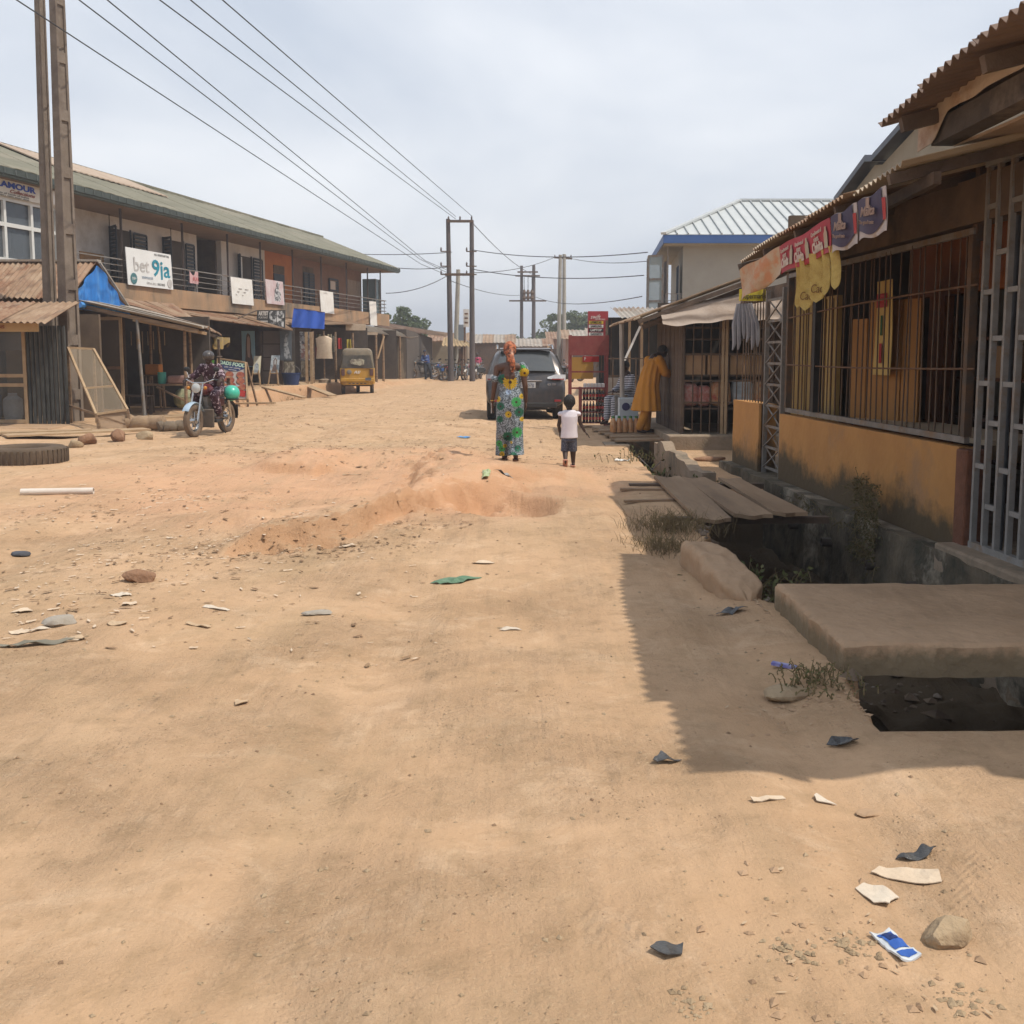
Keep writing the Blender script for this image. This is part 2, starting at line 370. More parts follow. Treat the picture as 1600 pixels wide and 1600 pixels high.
gm.polygons.add(len(gf)); gm.polygons.foreach_set('loop_start', (np.arange(len(gf)) * 4).astype(np.int32)); gm.polygons.foreach_set('loop_total', np.full(len(gf), 4, np.int32))
gm.update(); gm.validate(); gm.polygons.foreach_set('use_smooth', [True] * len(gm.polygons))
def ground_mat():
    m = bpy.data.materials.new('sandy_earth'); m.use_nodes = True; t = m.node_tree; N = t.nodes; l = t.links.new; b = N['Principled BSDF']
    b.inputs['Roughness'].default_value = .95; b.inputs['Specular IOR Level'].default_value = .15
    co = N.new('ShaderNodeTexCoord').outputs['Object']
    def noise(s, d=5, r=.6, w=0):
        n = N.new('ShaderNodeTexNoise'); n.inputs['Scale'].default_value = s; n.inputs['Detail'].default_value = d; n.inputs['Roughness'].default_value = r; n.inputs['Distortion'].default_value = w; l(co, n.inputs['Vector']); return n.outputs['Fac']
    def ramp(f, p0, p1, c0=(0, 0, 0), c1=(1, 1, 1)):
        r = N.new('ShaderNodeValToRGB'); e = r.color_ramp.elements; e[0].position, e[1].position = p0, p1; e[0].color = (*c0, 1); e[1].color = (*c1, 1); l(f, r.inputs[0]); return r.outputs[0]
    def mixc(f, a, c):
        x = N.new('ShaderNodeMix'); x.data_type = 'RGBA'
        if isinstance(f, float): x.inputs[0].default_value = f
        else: l(f, x.inputs[0])
        l(a, x.inputs[6])
        if isinstance(c, tuple): x.inputs[7].default_value = (*c, 1)
        else: l(c, x.inputs[7])
        return x.outputs[2]
    def math_(op, a, c):
        x = N.new('ShaderNodeMath'); x.operation = op
        for i, q in enumerate((a, c)):
            if isinstance(q, (int, float)): x.inputs[i].default_value = q
            else: l(q, x.inputs[i])
        return x.outputs[0]
    base = ramp(noise(.9, 6, .65, .3), .34, .68, (.475, .304, .176), (.55, .366, .225))
    base = mixc(ramp(noise(2.3, 7, .72, .6), .52, .70), base, (.61, .425, .275))
    base = mixc(ramp(noise(5.5, 6, .7), .50, .76), base, (.37, .245, .14))
    base = mixc(ramp(noise(19, 5, .75), .58, .84), base, (.36, .225, .12))
    base = mixc(math_('MULTIPLY', ramp(noise(60, 4, .7), .56, .74), ramp(noise(.75, 4, .6, .5), .40, .60)), base, (.60, .44, .28))
    # redder earth where the wet pit was
    sp = N.new('ShaderNodeSeparateXYZ'); l(co, sp.inputs[0])
    dx = math_('MULTIPLY', math_('ADD', sp.outputs[0], 2.0), .24); dy = math_('MULTIPLY', math_('ADD', sp.outputs[1], -12.5), .22)
    rr = math_('ADD', math_('ADD', math_('MULTIPLY', dx, dx), math_('MULTIPLY', dy, dy)), math_('MULTIPLY', math_('ADD', noise(.8, 4), -.5), 1.5))
    base = mixc(math_('MULTIPLY', ramp(rr, .25, 1.3, (1, 1, 1), (0, 0, 0)), .75), base, (.58, .335, .20))
    # grey trodden dirt and wash marks: long stains along the street
    mpn = N.new('ShaderNodeMapping'); mpn.inputs['Scale'].default_value = (2.2, .35, 1); l(co, mpn.inputs[0])
    ns = N.new('ShaderNodeTexNoise'); ns.inputs['Scale'].default_value = 1.3; ns.inputs['Detail'].default_value = 6; ns.inputs['Roughness'].default_value = .7; l(mpn.outputs[0], ns.inputs['Vector'])
    base = mixc(math_('MULTIPLY', ramp(ns.outputs['Fac'], .50, .70), .45), base, (.40, .275, .165))
    mk_ = N.new('ShaderNodeMapping'); mk_.inputs['Scale'].default_value = (5, .5, 1); mk_.inputs['Rotation'].default_value = (0, 0, -.35); l(co, mk_.inputs[0])
    nk_ = N.new('ShaderNodeTexNoise'); nk_.inputs['Scale'].default_value = 1.6; nk_.inputs['Detail'].default_value = 6; nk_.inputs['Roughness'].default_value = .7; l(mk_.outputs[0], nk_.inputs['Vector'])
    base = mixc(math_('MULTIPLY', ramp(nk_.outputs['Fac'], .50, .66), .28), base, (.45, .30, .175))
    base = mixc(math_('MULTIPLY', ramp(noise(.55, 5, .6, .8), .52, .66), .25), base, (.43, .31, .18))
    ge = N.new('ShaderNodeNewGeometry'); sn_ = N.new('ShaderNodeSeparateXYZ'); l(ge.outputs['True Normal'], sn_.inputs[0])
    base = mixc(math_('MULTIPLY', ramp(math_('ADD', sn_.outputs[2], math_('MULTIPLY', math_('ADD', noise(9, 4), -.5), .12)), .84, .97, (1, 1, 1), (0, 0, 0)), .5), base, (.47, .25, .13))  # steep bank faces darker red-brown: bare earth, with their shade put into the colour
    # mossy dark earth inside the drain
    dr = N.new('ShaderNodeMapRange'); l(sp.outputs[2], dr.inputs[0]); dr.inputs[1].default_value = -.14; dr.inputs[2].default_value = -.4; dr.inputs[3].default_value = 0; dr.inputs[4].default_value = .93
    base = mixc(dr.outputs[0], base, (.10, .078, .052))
    l(base, b.inputs['Base Color'])
    hh = math_('ADD', math_('ADD', math_('MULTIPLY', noise(14, 6, .7), .34), math_('MULTIPLY', noise(85, 5, .75), .24)), math_('MULTIPLY', noise(3.2, 5, .65), 1.0))
    # tyre tracks and scuffed footprints
    nA_ = math_('MULTIPLY', noise(.35, 2), .9); nB_ = ramp(noise(1.1, 3), .50, .64)
    for x0_, sl_, w_ in ((-.9, .16, .075), (.35, -.05, .06), (-1.6, .30, .06), (.9, -.22, .055), (-2.6, .1, .09), (.1, .42, .05)):
        px_ = math_('SUBTRACT', math_('SUBTRACT', sp.outputs[0], math_('MULTIPLY', sp.outputs[1], sl_)), math_('ADD', nA_, x0_ - .45))
        ab = math_('ABSOLUTE', px_, 0); tr = math_('SINE', math_('ADD', math_('MULTIPLY', sp.outputs[1], 110), math_('MULTIPLY', ab, 160)), 0)
        inside = math_('MULTIPLY', math_('LESS_THAN', ab, w_), nB_); hh = math_('ADD', hh, math_('MULTIPLY', math_('ADD', math_('MULTIPLY', tr, .045), -.08), inside))
    mf = N.new('ShaderNodeMapping'); mf.inputs['Scale'].default_value = (3.4, 1.7, 1); mf.inputs['Rotation'].default_value = (0, 0, .25); l(co, mf.inputs[0])
    vf = N.new('ShaderNodeTexVoronoi'); vf.inputs['Scale'].default_value = 1.0; l(mf.outputs[0], vf.inputs['Vector'])
    hh = math_('ADD', hh, math_('MULTIPLY', ramp(vf.outputs['Distance'], .10, .24, (0, 0, 0), (1, 1, 1)), .30))
    ms = N.new('ShaderNodeMapping'); ms.inputs['Scale'].default_value = (7, .55, 1); ms.inputs['Rotation'].default_value = (0, 0, -.35); l(co, ms.inputs[0])
    nsk = N.new('ShaderNodeTexNoise'); nsk.inputs['Scale'].default_value = 1.6; nsk.inputs['Detail'].default_value = 5; l(ms.outputs[0], nsk.inputs['Vector']); hh = math_('ADD', hh, math_('MULTIPLY', nsk.outputs['Fac'], .55))
    v = N.new('ShaderNodeTexVoronoi'); v.inputs['Scale'].default_value = 38; v.inputs['Randomness'].default_value = 1; l(co, v.inputs['Vector'])
    peb = ramp(v.outputs['Distance'], .05, .22, (1, 1, 1), (0, 0, 0)); pm = ramp(noise(1.7, 4), .50, .62)
    hh = math_('ADD', hh, math_('MULTIPLY', math_('MULTIPLY', peb, pm), .30))
    bp = N.new('ShaderNodeBump'); l(ramp(noise(.75, 4, .6, .5), .40, .60, (.5, .5, .5), (1, 1, 1)), bp.inputs['Strength']); bp.inputs['Distance'].default_value = .06; l(hh, bp.inputs['Height']); l(bp.outputs[0], b.inputs['Normal'])
    return m
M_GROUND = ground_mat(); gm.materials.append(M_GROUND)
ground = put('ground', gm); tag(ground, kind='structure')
# ------------------------------------------------------------------ right side: barred orange shop
def fx(y): return 3.38 - .0448 * (y - 7.7)        # facade line
M_ORANGE = None
def orange_wall():
    m = mat('orange_wall', (.50, .255, .085), (.44, .215, .07), 2.5, .88, .35, c3=(.36, .205, .10), detail=7); t = m.node_tree; N = t.nodes; l = t.links.new; b = N['Principled BSDF']
    src = b.inputs['Base Color'].links[0].from_socket
    co = N.new('ShaderNodeTexCoord'); sp = N.new('ShaderNodeSeparateXYZ'); l(co.outputs['Object'], sp.inputs[0])
    n = N.new('ShaderNodeTexNoise'); n.inputs['Scale'].default_value = 4; n.inputs['Detail'].default_value = 6; n.inputs['Roughness'].default_value = .7; l(co.outputs['Object'], n.inputs['Vector'])
    n2 = N.new('ShaderNodeTexNoise'); n2.inputs['Scale'].default_value = 1.1; l(co.outputs['Object'], n2.inputs['Vector'])
    a = N.new('ShaderNodeMath'); a.operation = 'MULTIPLY_ADD'; l(n.outputs['Fac'], a.inputs[0]); a.inputs[1].default_value = -.55; l(sp.outputs[2], a.inputs[2])
    a2 = N.new('ShaderNodeMath'); a2.operation = 'MULTIPLY_ADD'; l(n2.outputs['Fac'], a2.inputs[0]); a2.inputs[1].default_value = -.5; l(a.outputs[0], a2.inputs[2])
    r = N.new('ShaderNodeMapRange'); l(a2.outputs[0], r.inputs[0]); r.inputs[1].default_value = -.33; r.inputs[2].default_value = -.12; r.inputs[3].default_value = .95; r.inputs[4].default_value = 0
    x = N.new('ShaderNodeMix'); x.data_type = 'RGBA'; l(r.outputs[0], x.inputs[0]); l(src, x.inputs[6]); x.inputs[7].default_value = (.085, .065, .038, 1)
    l(x.outputs[2], b.inputs['Base Color']); return m
M_ORANGE = orange_wall()
M_PLINTH = mat('plinth_mossy', (.16, .125, .085), (.055, .05, .035), 3.2, .95, .8, c3=(.40, .34, .26), detail=6)
shop = thing('barred_shop', 'orange walled shop with steel bars, banners and rusty roof beside the drain', 'shop', (3.38, 7.7, 0))
def fbox(y0, y1, o0, o1, z0, z1, seg=1):
    """box along the facade; o = offset towards the street"""
    m = MB(); p = []
    for y in (y0, y1):
        for o in (o0, o1):
            for z in (z0, z1): p.append((fx(y) - o, y, z))
    m.add(p, [(0, 1, 3, 2), (4, 6, 7, 5), (0, 4, 5, 1), (2, 3, 7, 6), (0, 2, 6, 4), (1, 5, 7, 3)]); return m
def rough_wall(y0, y1, o0, o1, z0, z1, amp, nu=60, nv=10):
    """wall with an uneven, chipped street face"""
    m = fbox(y0, y1, o0, o1 - .03, z0, z1 - .004)
    def fn(u, v):
        y = y0 + (y1 - y0) * u; z = z0 + (z1 - z0) * v
        return (fx(y) - o1 + amp * (float(vn(y * 3.1, z * 4)) + .6 * float(vn(y * 9, z * 11))), y, z + (amp * .5 * float(vn(y * 6, 3)) if v == 1 else 0))
    m.grid(fn, nu, nv, .05, (1, 0, 0)); return m
rough_wall(7.72, 12.16, -.16, 0, .03, .81, .008, 50, 8).build('low_wall', M_ORANGE, shop, smooth=True)
rough_wall(12.95, 14.2, -.2, .02, -.14, .89, .010, 16, 8).build('low_wall', M_ORANGE, shop, smooth=True)
rough_wall(6.3, 14.3, -.4, .17, -.86, .03, .05, 120, 14).build('plinth', M_PLINTH, shop, smooth=True)
fbox(2.8, 7.71, -.5, .16, -.8, .085).build('gate_step', M_CONC, shop, bevel=.02)
fbox(7.55, 7.72, -.16, .02, .03, .80).build('wall_end', mat('brick_red', (.20, .085, .05), (.14, .06, .035), 9, .9, .5), shop, bevel=.015)
# drain holes in the plinth: short clay pipes
pipe = MB().lathe([(.045, 0), (.045, .1), (.03, .1), (.03, .005)], 10).mesh('pipe', M_DARK)
for y in (7.95, 8.8, 9.9, 10.9, 11.8):
    share(pipe, 'drain_pipe', shop, (fx(y) - .15 - 3.38, y - 7.7, -.32), (0, -math.pi / 2, 0))
# window grille
yA, yB = 7.74, 12.12
z0, z1 = .86, 2.42
for z in (z0, z1): fbox(yA, yB, -.09, -.05, z - .025, z + .025).build('grille_rail', M_STEEL, shop)
for y in (yA + .02, yB - .02): fbox(y - .03, y + .03, -.1, -.04, z0 + .026, z1 - .026).build('grille_post', M_IRON, shop)
fbox(11.10, 11.18, -.12, -.03, z0 + .026, z1 - .026).build('grille_post', M_BLACK, shop)
barm = MB().tube([(0, 0, z0), (0, 0, z1)], .0075, 6).mesh('grille_bar', M_IRON)
nb = 33
for i in range(1, nb):
    y = yA + (yB - yA) * i / nb
    share(barm, 'grille_bar', shop, (fx(y) + .07 - 3.38, y - 7.7, 0), (random.uniform(-.018, .018), random.uniform(-.008, .008), 0))
def rod(za, zb, sagz):
    return MB().tube([(fx(y) + .052, y, za + (zb - za) * t + sagz * math.sin(math.pi * t)) for t, y in [(k / 10, yA - .1 + (yB - yA + .1) * k / 10) for k in range(11)]], .009, 6)
rod(1.40, 1.39, -.015).build('grille_rod', M_RUST, shop); rod(2.02, 1.93, .02).build('grille_rod', M_RUST, shop)
# lintel over the window, dark end stain
rough_wall(6.9, 12.4, -.2, -.02, 2.47, 2.80, .012, 50, 5).build('lintel', mat('lintel_brown', (.17, .115, .075), (.115, .08, .055), 2.2, .92, .4, c3=(.035, .033, .026)), shop, smooth=True)
fbox(12.3, 14.4, -.2, -.1, 2.2, 2.36).build('lintel', M_WOODD, shop)
# lattice side door between the two low walls
MB().box2((fx(12.22) + .02, 12.20, .02), (fx(12.22) + .07, 12.25, 2.3)).build('door_post', M_STEEL, shop)
MB().box2((fx(12.9) + .02, 12.88, .02), (fx(12.9) + .07, 12.93, 2.3)).build('door_post', M_STEEL, shop)
ld = MB()
for k in range(9):
    z = .1 + k * .26
    ld.bar((fx(12.24) + .045, 12.25, z), (fx(12.88) + .045, 12.88, z), .02, .03)
for k in range(8):
    z = .1 + k * .26
    ld.bar((fx(12.24) + .05, 12.25, z), (fx(12.88) + .05, 12.88, z + .26), .014); ld.bar((fx(12.24) + .03, 12.25, z + .26), (fx(12.88) + .03, 12.88, z), .014)
ld.build('door_lattice', M_STEEL, shop)
# bars above the second low wall
for k in range(9):
    y = 13.05 + k * .13
    share(barm, 'grille_bar', shop, (fx(y) + .07 - 3.38, y - 7.7, .0), (0, 0, 0))
# shop floor, inner walls
fbox(7.3, 14.2, -3.2, -.2, -.2, .10).build('floor', M_CONC, shop)
M_INY = mat('inner_yellow', (.44, .30, .11), (.38, .25, .09), 2, .8, c3=(.33, .21, .09))
M_INO = mat('inner_orange', (.30, .115, .045), (.25, .09, .035), 3, .85, c3=(.17, .07, .035))
fbox(11.22, 12.7, -.36, -.30, .10, 2.15).build('inner_wall', M_INY, shop)
for k in range(6):
    y = 11.3 + k * .22; fbox(y, y + .012, -.299, -.290, .12, 2.12).build('panel_seam', mat('seam', (.2, .13, .05)), shop)
fbox(7.2, 14.3, -3.1, -3.0, .10, 2.9).build('back_wall', M_SHADE, shop)
fbox(7.2, 11.6, -1.35, -1.25, 2.12, 2.9).build('inner_wall', M_INO, shop)
fbox(10.75, 11.1, -1.35, -1.25, .10, 2.119).build('inner_wall', M_INO, shop)
fbox(7.2, 8.9, -1.35, -1.25, .10, 2.119).build('inner_wall', M_INO, shop)
fbox(12.75, 12.85, -3.1, -.25, .10, 3.2).build('end_wall', M_SHADE, shop)
fbox(7.0, 7.2, -3.1, -.5, .10, 3.2).build('end_wall', M_SHADE, shop)
fbox(7.2, 12.75, -3.05, -.3, 2.92, 2.96).build('ceiling', M_SHADE, shop)
# open timber door leaf
d0 = Vector((fx(10.3) + .75, 10.1, .1)); d1 = Vector((fx(11) + .40, 11.0, .1))
for k in range(4):
    a = lerp(d0, d1, k / 4 + .01); b = lerp(d0, d1, (k + 1) / 4 - .01)
    m = MB().bar(a + Vector((0, 0, .98)), b + Vector((0, 0, .98)), .035, 1.95 if k < 3 else 1.6); m.build('door_plank', mat('door_amber', (.42, .21, .07), (.35, .17, .055), 4, .8, .2, stretch=(1, 1, .2)), shop)
# shelves inside: dark cupboard with bars
for z in (.45, .85, 1.25, 1.65): fbox(8.92, 10.72, -1.75, -1.37, z, z + .03).build('shelf', mat('shelf_red', (.16, .075, .04), (.11, .05, .03), 5, .8), shop)
for y in (8.95, 9.5, 10.1, 10.65): fbox(y, y + .05, -1.36, -1.32, .12, 1.9).build('shelf_post', MATS['shelf_red'], shop)
for y, z, h in ((9.1, .88, .28), (9.7, .48, .30), (9.15, 1.28, .24), (9.75, 1.28, .31)):
    b_ = fbox(y, y + .32, -1.68, -1.42, z + .002, z + h).build('carton', M_CARD); tag(b_, {.28: 'brown carton low on the cupboard shelf behind the bars', .30: 'brown carton on the bottom cupboard shelf', .24: 'flat brown carton on the upper cupboard shelf near the gate', .31: 'tall brown carton on the upper cupboard shelf'}[h], 'carton')
# counter table behind the bars
tb = thing('counter_table', 'pale wooden counter table behind the window bars', 'table', (3.6, 9.2, .1))
fbox(7.95, 11.0, -.95, -.32, .80, .84).build('table_top', mat('table_beige', (.50, .40, .28), (.43, .33, .22), 3, .8), tb)
for y in (8.05, 10.9):
    for o in (-.40, -.88): fbox(y, y + .06, o, o + .05, .1, .8).build('leg', M_WOODD, tb)
# posters
def poster(y0, y1, o, z0, z1, col, name, label, tilt=0):
    t = thing(name, label, 'poster', (fx(y0) - o, y0, z0))
    m = MB().grid(lambda u, v: (fx(y0 + (y1 - y0) * u) - o + .01 * math.sin(5 * u + 4 * v), y0 + (y1 - y0) * u + tilt * v, z0 + (z1 - z0) * v), 8, 8, .004, (1, 0, 0))
    m.build('paper', col, t, smooth=True); return t
t = poster(10.25, 10.65, -.50, 1.30, 2.25, mat('poster_yellow', (.60, .42, .14), (.55, .38, .12), 4, .7), 'poster', 'yellow bottle poster hanging on the open timber door behind bars')
# sits on a rail of the door frame
def lab(parent, y0, y1, o, z0, z1, m, name): fbox(y0, y1, o, o + .003, z0, z1).build(name, m, parent)
M_RED = mat('print_red', (.42, .035, .03), (.36, .03, .028), 4, .6)
lab(t, 10.33, 10.58, -.48, 1.98, 2.12, M_RED, 'print_block'); lab(t, 10.42, 10.48, -.48, 1.42, 1.62, M_RED, 'print_bottle'); lab(t, 10.43, 10.47, -.48, 1.7, 1.9, mat('print_green', (.05, .13, .05)), 'print_bottle')
t = poster(7.62, 7.95, -.62, 1.62, 2.02, mat('poster_cream', (.46, .30, .20), (.40, .25, .16), 4, .8), 'poster', 'cream poster with dark picture beside the gate end of the bars')
lab(t, 7.70, 7.88, -.6, 1.68, 1.86, mat('print_dkgreen', (.07, .08, .035)), 'print_picture'); lab(t, 7.68, 7.90, -.6, 1.9, 1.97, M_RED, 'print_block')
# --- roof of the shop: low corrugated eave
shop_roof = [(2.45, 11.55, 2.51), (2.42, 6.70, 2.70)]
e1, e0 = Vector(shop_roof[0]), Vector(shop_roof[1])
u1, u0 = e1 + Vector((3.2, 0, .78)), e0 + Vector((3.2, 0, .78))
M_ZE = mat('zinc_pale', (.46, .38, .28), (.38, .29, .20), 1.6, .7, .15, c3=(.24, .15, .10), detail=6)
sheet(shop, u0, u1, e1, e0, 5, (M_ZE, M_ZB, M_ZR), wave=.085, amp=.015, rows=6)
for k in range(5):
    a = lerp(e0, e1, .03 + k * .235) + Vector((.04, 0, -.055)); MB().bar(a, a + Vector((3.0, 0, .73)), .05, .07).build('rafter', M_WOODD, shop)
MB().bar(e0 + Vector((.30, 0, -.07)), e1 + Vector((.30, 0, -.07)), .05, .08).build('purlin', M_WOODD, shop)
MB().bar(e0 + Vector((1.1, 0, .11)), e1 + Vector((1.1, 0, .11)), .05, .08).build('purlin', M_WOODD, shop)
for y in (7.75, 10.5, 12.2): MB().bar((fx(y) + .1, y, 2.35), (fx(y) + .1, y, 3.0), .07).build('roof_post', M_IRON, shop)
# --- upper roof over the gate
g_roof = thing('gate_canopy', 'corrugated canopy with pale weathered fascia above the grey steel gate', 'canopy', (3.2, 5.5, 2.6))
E0, E1 = Vector((2.34, 2.92, 3.17)), Vector((2.47, 7.05, 3.04))
sheet(g_roof, E0 + Vector((2.2, 0, .55)), E1 + Vector((2.2, 0, .55)), E1, E0, 5, (mat('canopy_brown', (.20, .135, .10), (.15, .10, .075), 2, .8, .2),), wave=.105, amp=.020, rows=5)
for k in range(4):
    a = lerp(E0, E1, .04 + k * .3) + Vector((.05, 0, -.07)); MB().bar(a, a + Vector((2.1, 0, .52)), .06, .09).build('rafter', M_WOODD, g_roof)
MB().bar(E0 + Vector((.42, 0, .02)), E1 + Vector((.42, -.2, .02)), .06, .12).build('purlin', M_WOODD, g_roof)
M_CLOTH = mat('fascia_pale', (.52, .42, .33), (.46, .36, .27), 4, .9, .3, c3=(.34, .22, .15))
def ruf(u, v):
    y = 3.1 + 4.0 * u; drop = .13 + .16 * float(sst(.88, .95, u)) + .02 * float(vn(u * 20, 3))
    return (2.74 + .012 * float(vn(u * 12, v * 3)), y, 3.18 - .02 * u - drop * v)
MB().grid(ruf, 90, 12, .006, (1, 0, 0)).build('plaster_fascia', M_CLOTH, g_roof, smooth=True, sharp=80)
MB().bar((2.84, 3.1, 2.97), (2.84, 6.95, 2.95), .14, .15).build('beam', mat('beam_black', (.055, .045, .04), (.10, .08, .065), 3, .9, .3, c3=(.2, .15, .11)), g_roof)
MB().grid(lambda u, v: (2.92 + .5 * u, 3.1 + 3.85 * v, 2.90 + .03 * math.sin(6 * v + 3 * u)), 6, 20, .02).build('soffit', mat('soffit_beige', (.40, .29, .20), (.33, .23, .16), 2, .9, .3), g_roof, smooth=True)
MB().box2((3.45, 2.9, 0.0), (3.6, 3.1, 3.2)).build('corner_post', M_CONC, g_roof)
fbox(2.9, 7.4, -.55, -.45, 2.8, 3.35).build('wall_band', M_SHADE, g_roof)
# --- grey steel gate: two layers of box bars with staggered ties
gate = thing('steel_gate', 'tall grey box-section steel gate at the right edge of the street', 'gate', (3.4, 6.0, .09))
gy0, gy1 = 4.3, 7.48; M_GATE = mat('gate_grey', (.30, .29, .275), (.23, .22, .205), 8, .6, .15, metal=.15, c3=(.25, .17, .11)); gb = MB().box2((-.02, -.016, .12), (.02, .016, 2.84)).mesh('gate_bar', M_GATE)
tie = MB().box2((-.015, 0, -.018), (.015, .165, .018)).mesh('gate_tie', M_GATE)
k = 0; y = gy1
while y > gy0:
    share(gb, 'gate_bar', gate, (fx(y) + .02 - 3.4, y - 6, -.09), (random.uniform(-.006, .006), 0, 0))
    zs = (.42, 1.02, 1.62, 2.22) if k % 2 else (.7, 1.3, 1.95, 2.55)
    for z in zs: share(tie, 'gate_tie', gate, (fx(y) + .02 - 3.4, y - 6 - .165, z - .09))
    y -= .165; k += 1
for z in (.11, 2.86): fbox(gy0, gy1 + .02, -.045, .005, z - .025, z + .022).build('gate_rail', M_GATE, gate)
fbox(gy0, gy1, -.45, -.42, .1, 2.84).build('inner_shutter', mat('shutter_brown', (.075, .055, .045), (.05, .038, .03), 3, .85, stretch=(1, .1, 1)), gate)
for z in (.9, 1.5, 2.1): fbox(gy0, gy1, -.42, -.40, z, z + .03).build('shutter_rib', M_IRON, gate)
fbox(7.0, 7.13, -.10, -.095, 1.65, 1.98).build('paper_notice', mat('notice_grey', (.36, .35, .37)), gate)
MB().tube([(fx(7.28) + .10, 7.28, .1), (fx(7.28) + .12, 7.28, 2.8)], .035, 10).build('gate_pole', mat('pole_bluegrey', (.14, .155, .18), (.10, .11, .12), 6, .6), gate, smooth=True)
# --- slab over the drain, forecourt slab, block, planks
def slabmesh(x0, x1, y0, y1, z0, z1, nx, ny, amp, rag=.02):
    def fn(u, v):
        x = x0 + (x1 - x0) * u; y = y0 + (y1 - y0) * v
        ex = rag * (.6 * float(vn(y * 4, 7)) + .5 * float(vn(y * 17, 7))) if u in (0, 1) else 0; ey = rag * (.6 * float(vn(x * 4, 3)) + .5 * float(vn(x * 19, 3))) if v in (0, 1) else 0
        return (x + ex, y + ey, z1 + amp * float(vn(x * 4, y * 4)) + .004 * float(vn(x * 17, y * 17)) - (.012 + .02 * max(0, float(vn(x * 11, y * 11))) if u in (0, 1) or v in (0, 1) else 0))
    return MB().grid(fn, nx, ny, z1 - z0, (0, 0, -1))
M_SLAB = mat('slab_dusty', (.43, .285, .175), (.36, .235, .14), 2.5, .95, .9, c3=(.30, .195, .115), detail=7)
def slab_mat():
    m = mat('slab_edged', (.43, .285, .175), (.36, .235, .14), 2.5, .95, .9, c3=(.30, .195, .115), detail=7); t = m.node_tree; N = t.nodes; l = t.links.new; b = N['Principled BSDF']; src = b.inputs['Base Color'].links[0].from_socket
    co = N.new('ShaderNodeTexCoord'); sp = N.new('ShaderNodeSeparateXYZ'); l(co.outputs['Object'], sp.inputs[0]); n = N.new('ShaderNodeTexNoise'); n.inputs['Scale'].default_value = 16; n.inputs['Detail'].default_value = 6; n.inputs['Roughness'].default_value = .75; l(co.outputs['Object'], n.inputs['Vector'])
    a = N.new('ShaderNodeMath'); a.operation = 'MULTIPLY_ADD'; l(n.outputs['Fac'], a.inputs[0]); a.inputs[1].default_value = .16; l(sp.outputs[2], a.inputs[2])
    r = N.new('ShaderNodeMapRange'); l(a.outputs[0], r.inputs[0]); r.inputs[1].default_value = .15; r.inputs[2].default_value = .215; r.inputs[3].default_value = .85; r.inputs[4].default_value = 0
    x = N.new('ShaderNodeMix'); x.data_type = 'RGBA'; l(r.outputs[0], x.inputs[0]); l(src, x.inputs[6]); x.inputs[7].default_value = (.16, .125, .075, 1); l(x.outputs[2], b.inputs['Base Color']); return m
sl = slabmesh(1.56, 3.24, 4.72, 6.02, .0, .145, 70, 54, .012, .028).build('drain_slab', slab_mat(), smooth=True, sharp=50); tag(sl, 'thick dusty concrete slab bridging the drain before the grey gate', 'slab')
def boulder(name, c, r, seed, m, label, cat='stone', flat=.55, rz=0, sub=3):
    bm = bmesh.new(); bmesh.ops.create_icosphere(bm, subdivisions=sub, radius=1)
    rr = np.random.RandomState(seed); pl = [(Vector(rr.randn(3)).normalized(), rr.uniform(.55, .9)) for _ in range(9)]
    for v in bm.verts:
        p = v.co.copy()
        for n_, d_ in pl:
            k_ = p.dot(n_)
            if k_ > d_: p -= n_ * (k_ - d_) * .9
        p *= 1 + .10 * float(vn(p.x * 4 + seed, p.y * 4 + p.z * 3)) + .05 * float(vn(p.x * 11, p.z * 11 + seed))
        v.co = Vector((p.x * r[0], p.y * r[1], p.z * r[2]))
    me = bpy.data.meshes.new(name); bm.to_mesh(me); bm.free(); me.materials.append(m)
    me.polygons.foreach_set('use_smooth', [True] * len(me.polygons)); smooth_angle(me, 28)
    o = put(name, me); o.location = c; o.rotation_euler = (0, 0, rz); tag(o, label, cat); return o
M_ROCK = mat('rock_tan', (.40, .30, .19), (.31, .22, .13), 6, .95, .8, c3=(.24, .165, .10), detail=8)
M_ROCKB = mat('rock_brown', (.30, .17, .10), (.20, .11, .065), 6, .95, .8, detail=8)
def blk(u, v):
    L_ = 1.42 * u; w = .125 + .03 * math.sin(3 * u) - .01 * u
    a = v * 2 * math.pi; cx_, cz_ = math.cos(a), math.sin(a); k_ = (abs(cx_) ** 9 + abs(cz_) ** 9) ** (-1 / 9)
    cap = min(1, (u * 7 + .25), ((1 - u) * 7 + .25)) if 0 < u < 1 else .02
    zt = .17 - .07 * u * u + .04 * math.sin(u * 3.1)
    return (1.36 + .10 * u + w * cx_ * k_ * cap + .03 * float(vn(u * 9, v * 7)) + .018 * float(vn(u * 26, v * 30)), 7.6 - L_, -.05 + (zt * cz_ * k_ * (cap ** .4) if cz_ > 0 else .12 * cz_ * k_ * cap) + .03 * float(vn(u * 8 + 3, v * 12)) + .016 * float(vn(u * 24, v * 33)))
o = MB().grid(blk, 44, 48).build('kerb_block', M_SLAB, smooth=True, sharp=70); tag(o, 'long rounded concrete block lying on the drain edge', 'block')
plk = thing('plank_bridge', 'bridge of three dusty planks across the drain before the orange wall', 'plank bridge', (2.3, 10.4, .05))
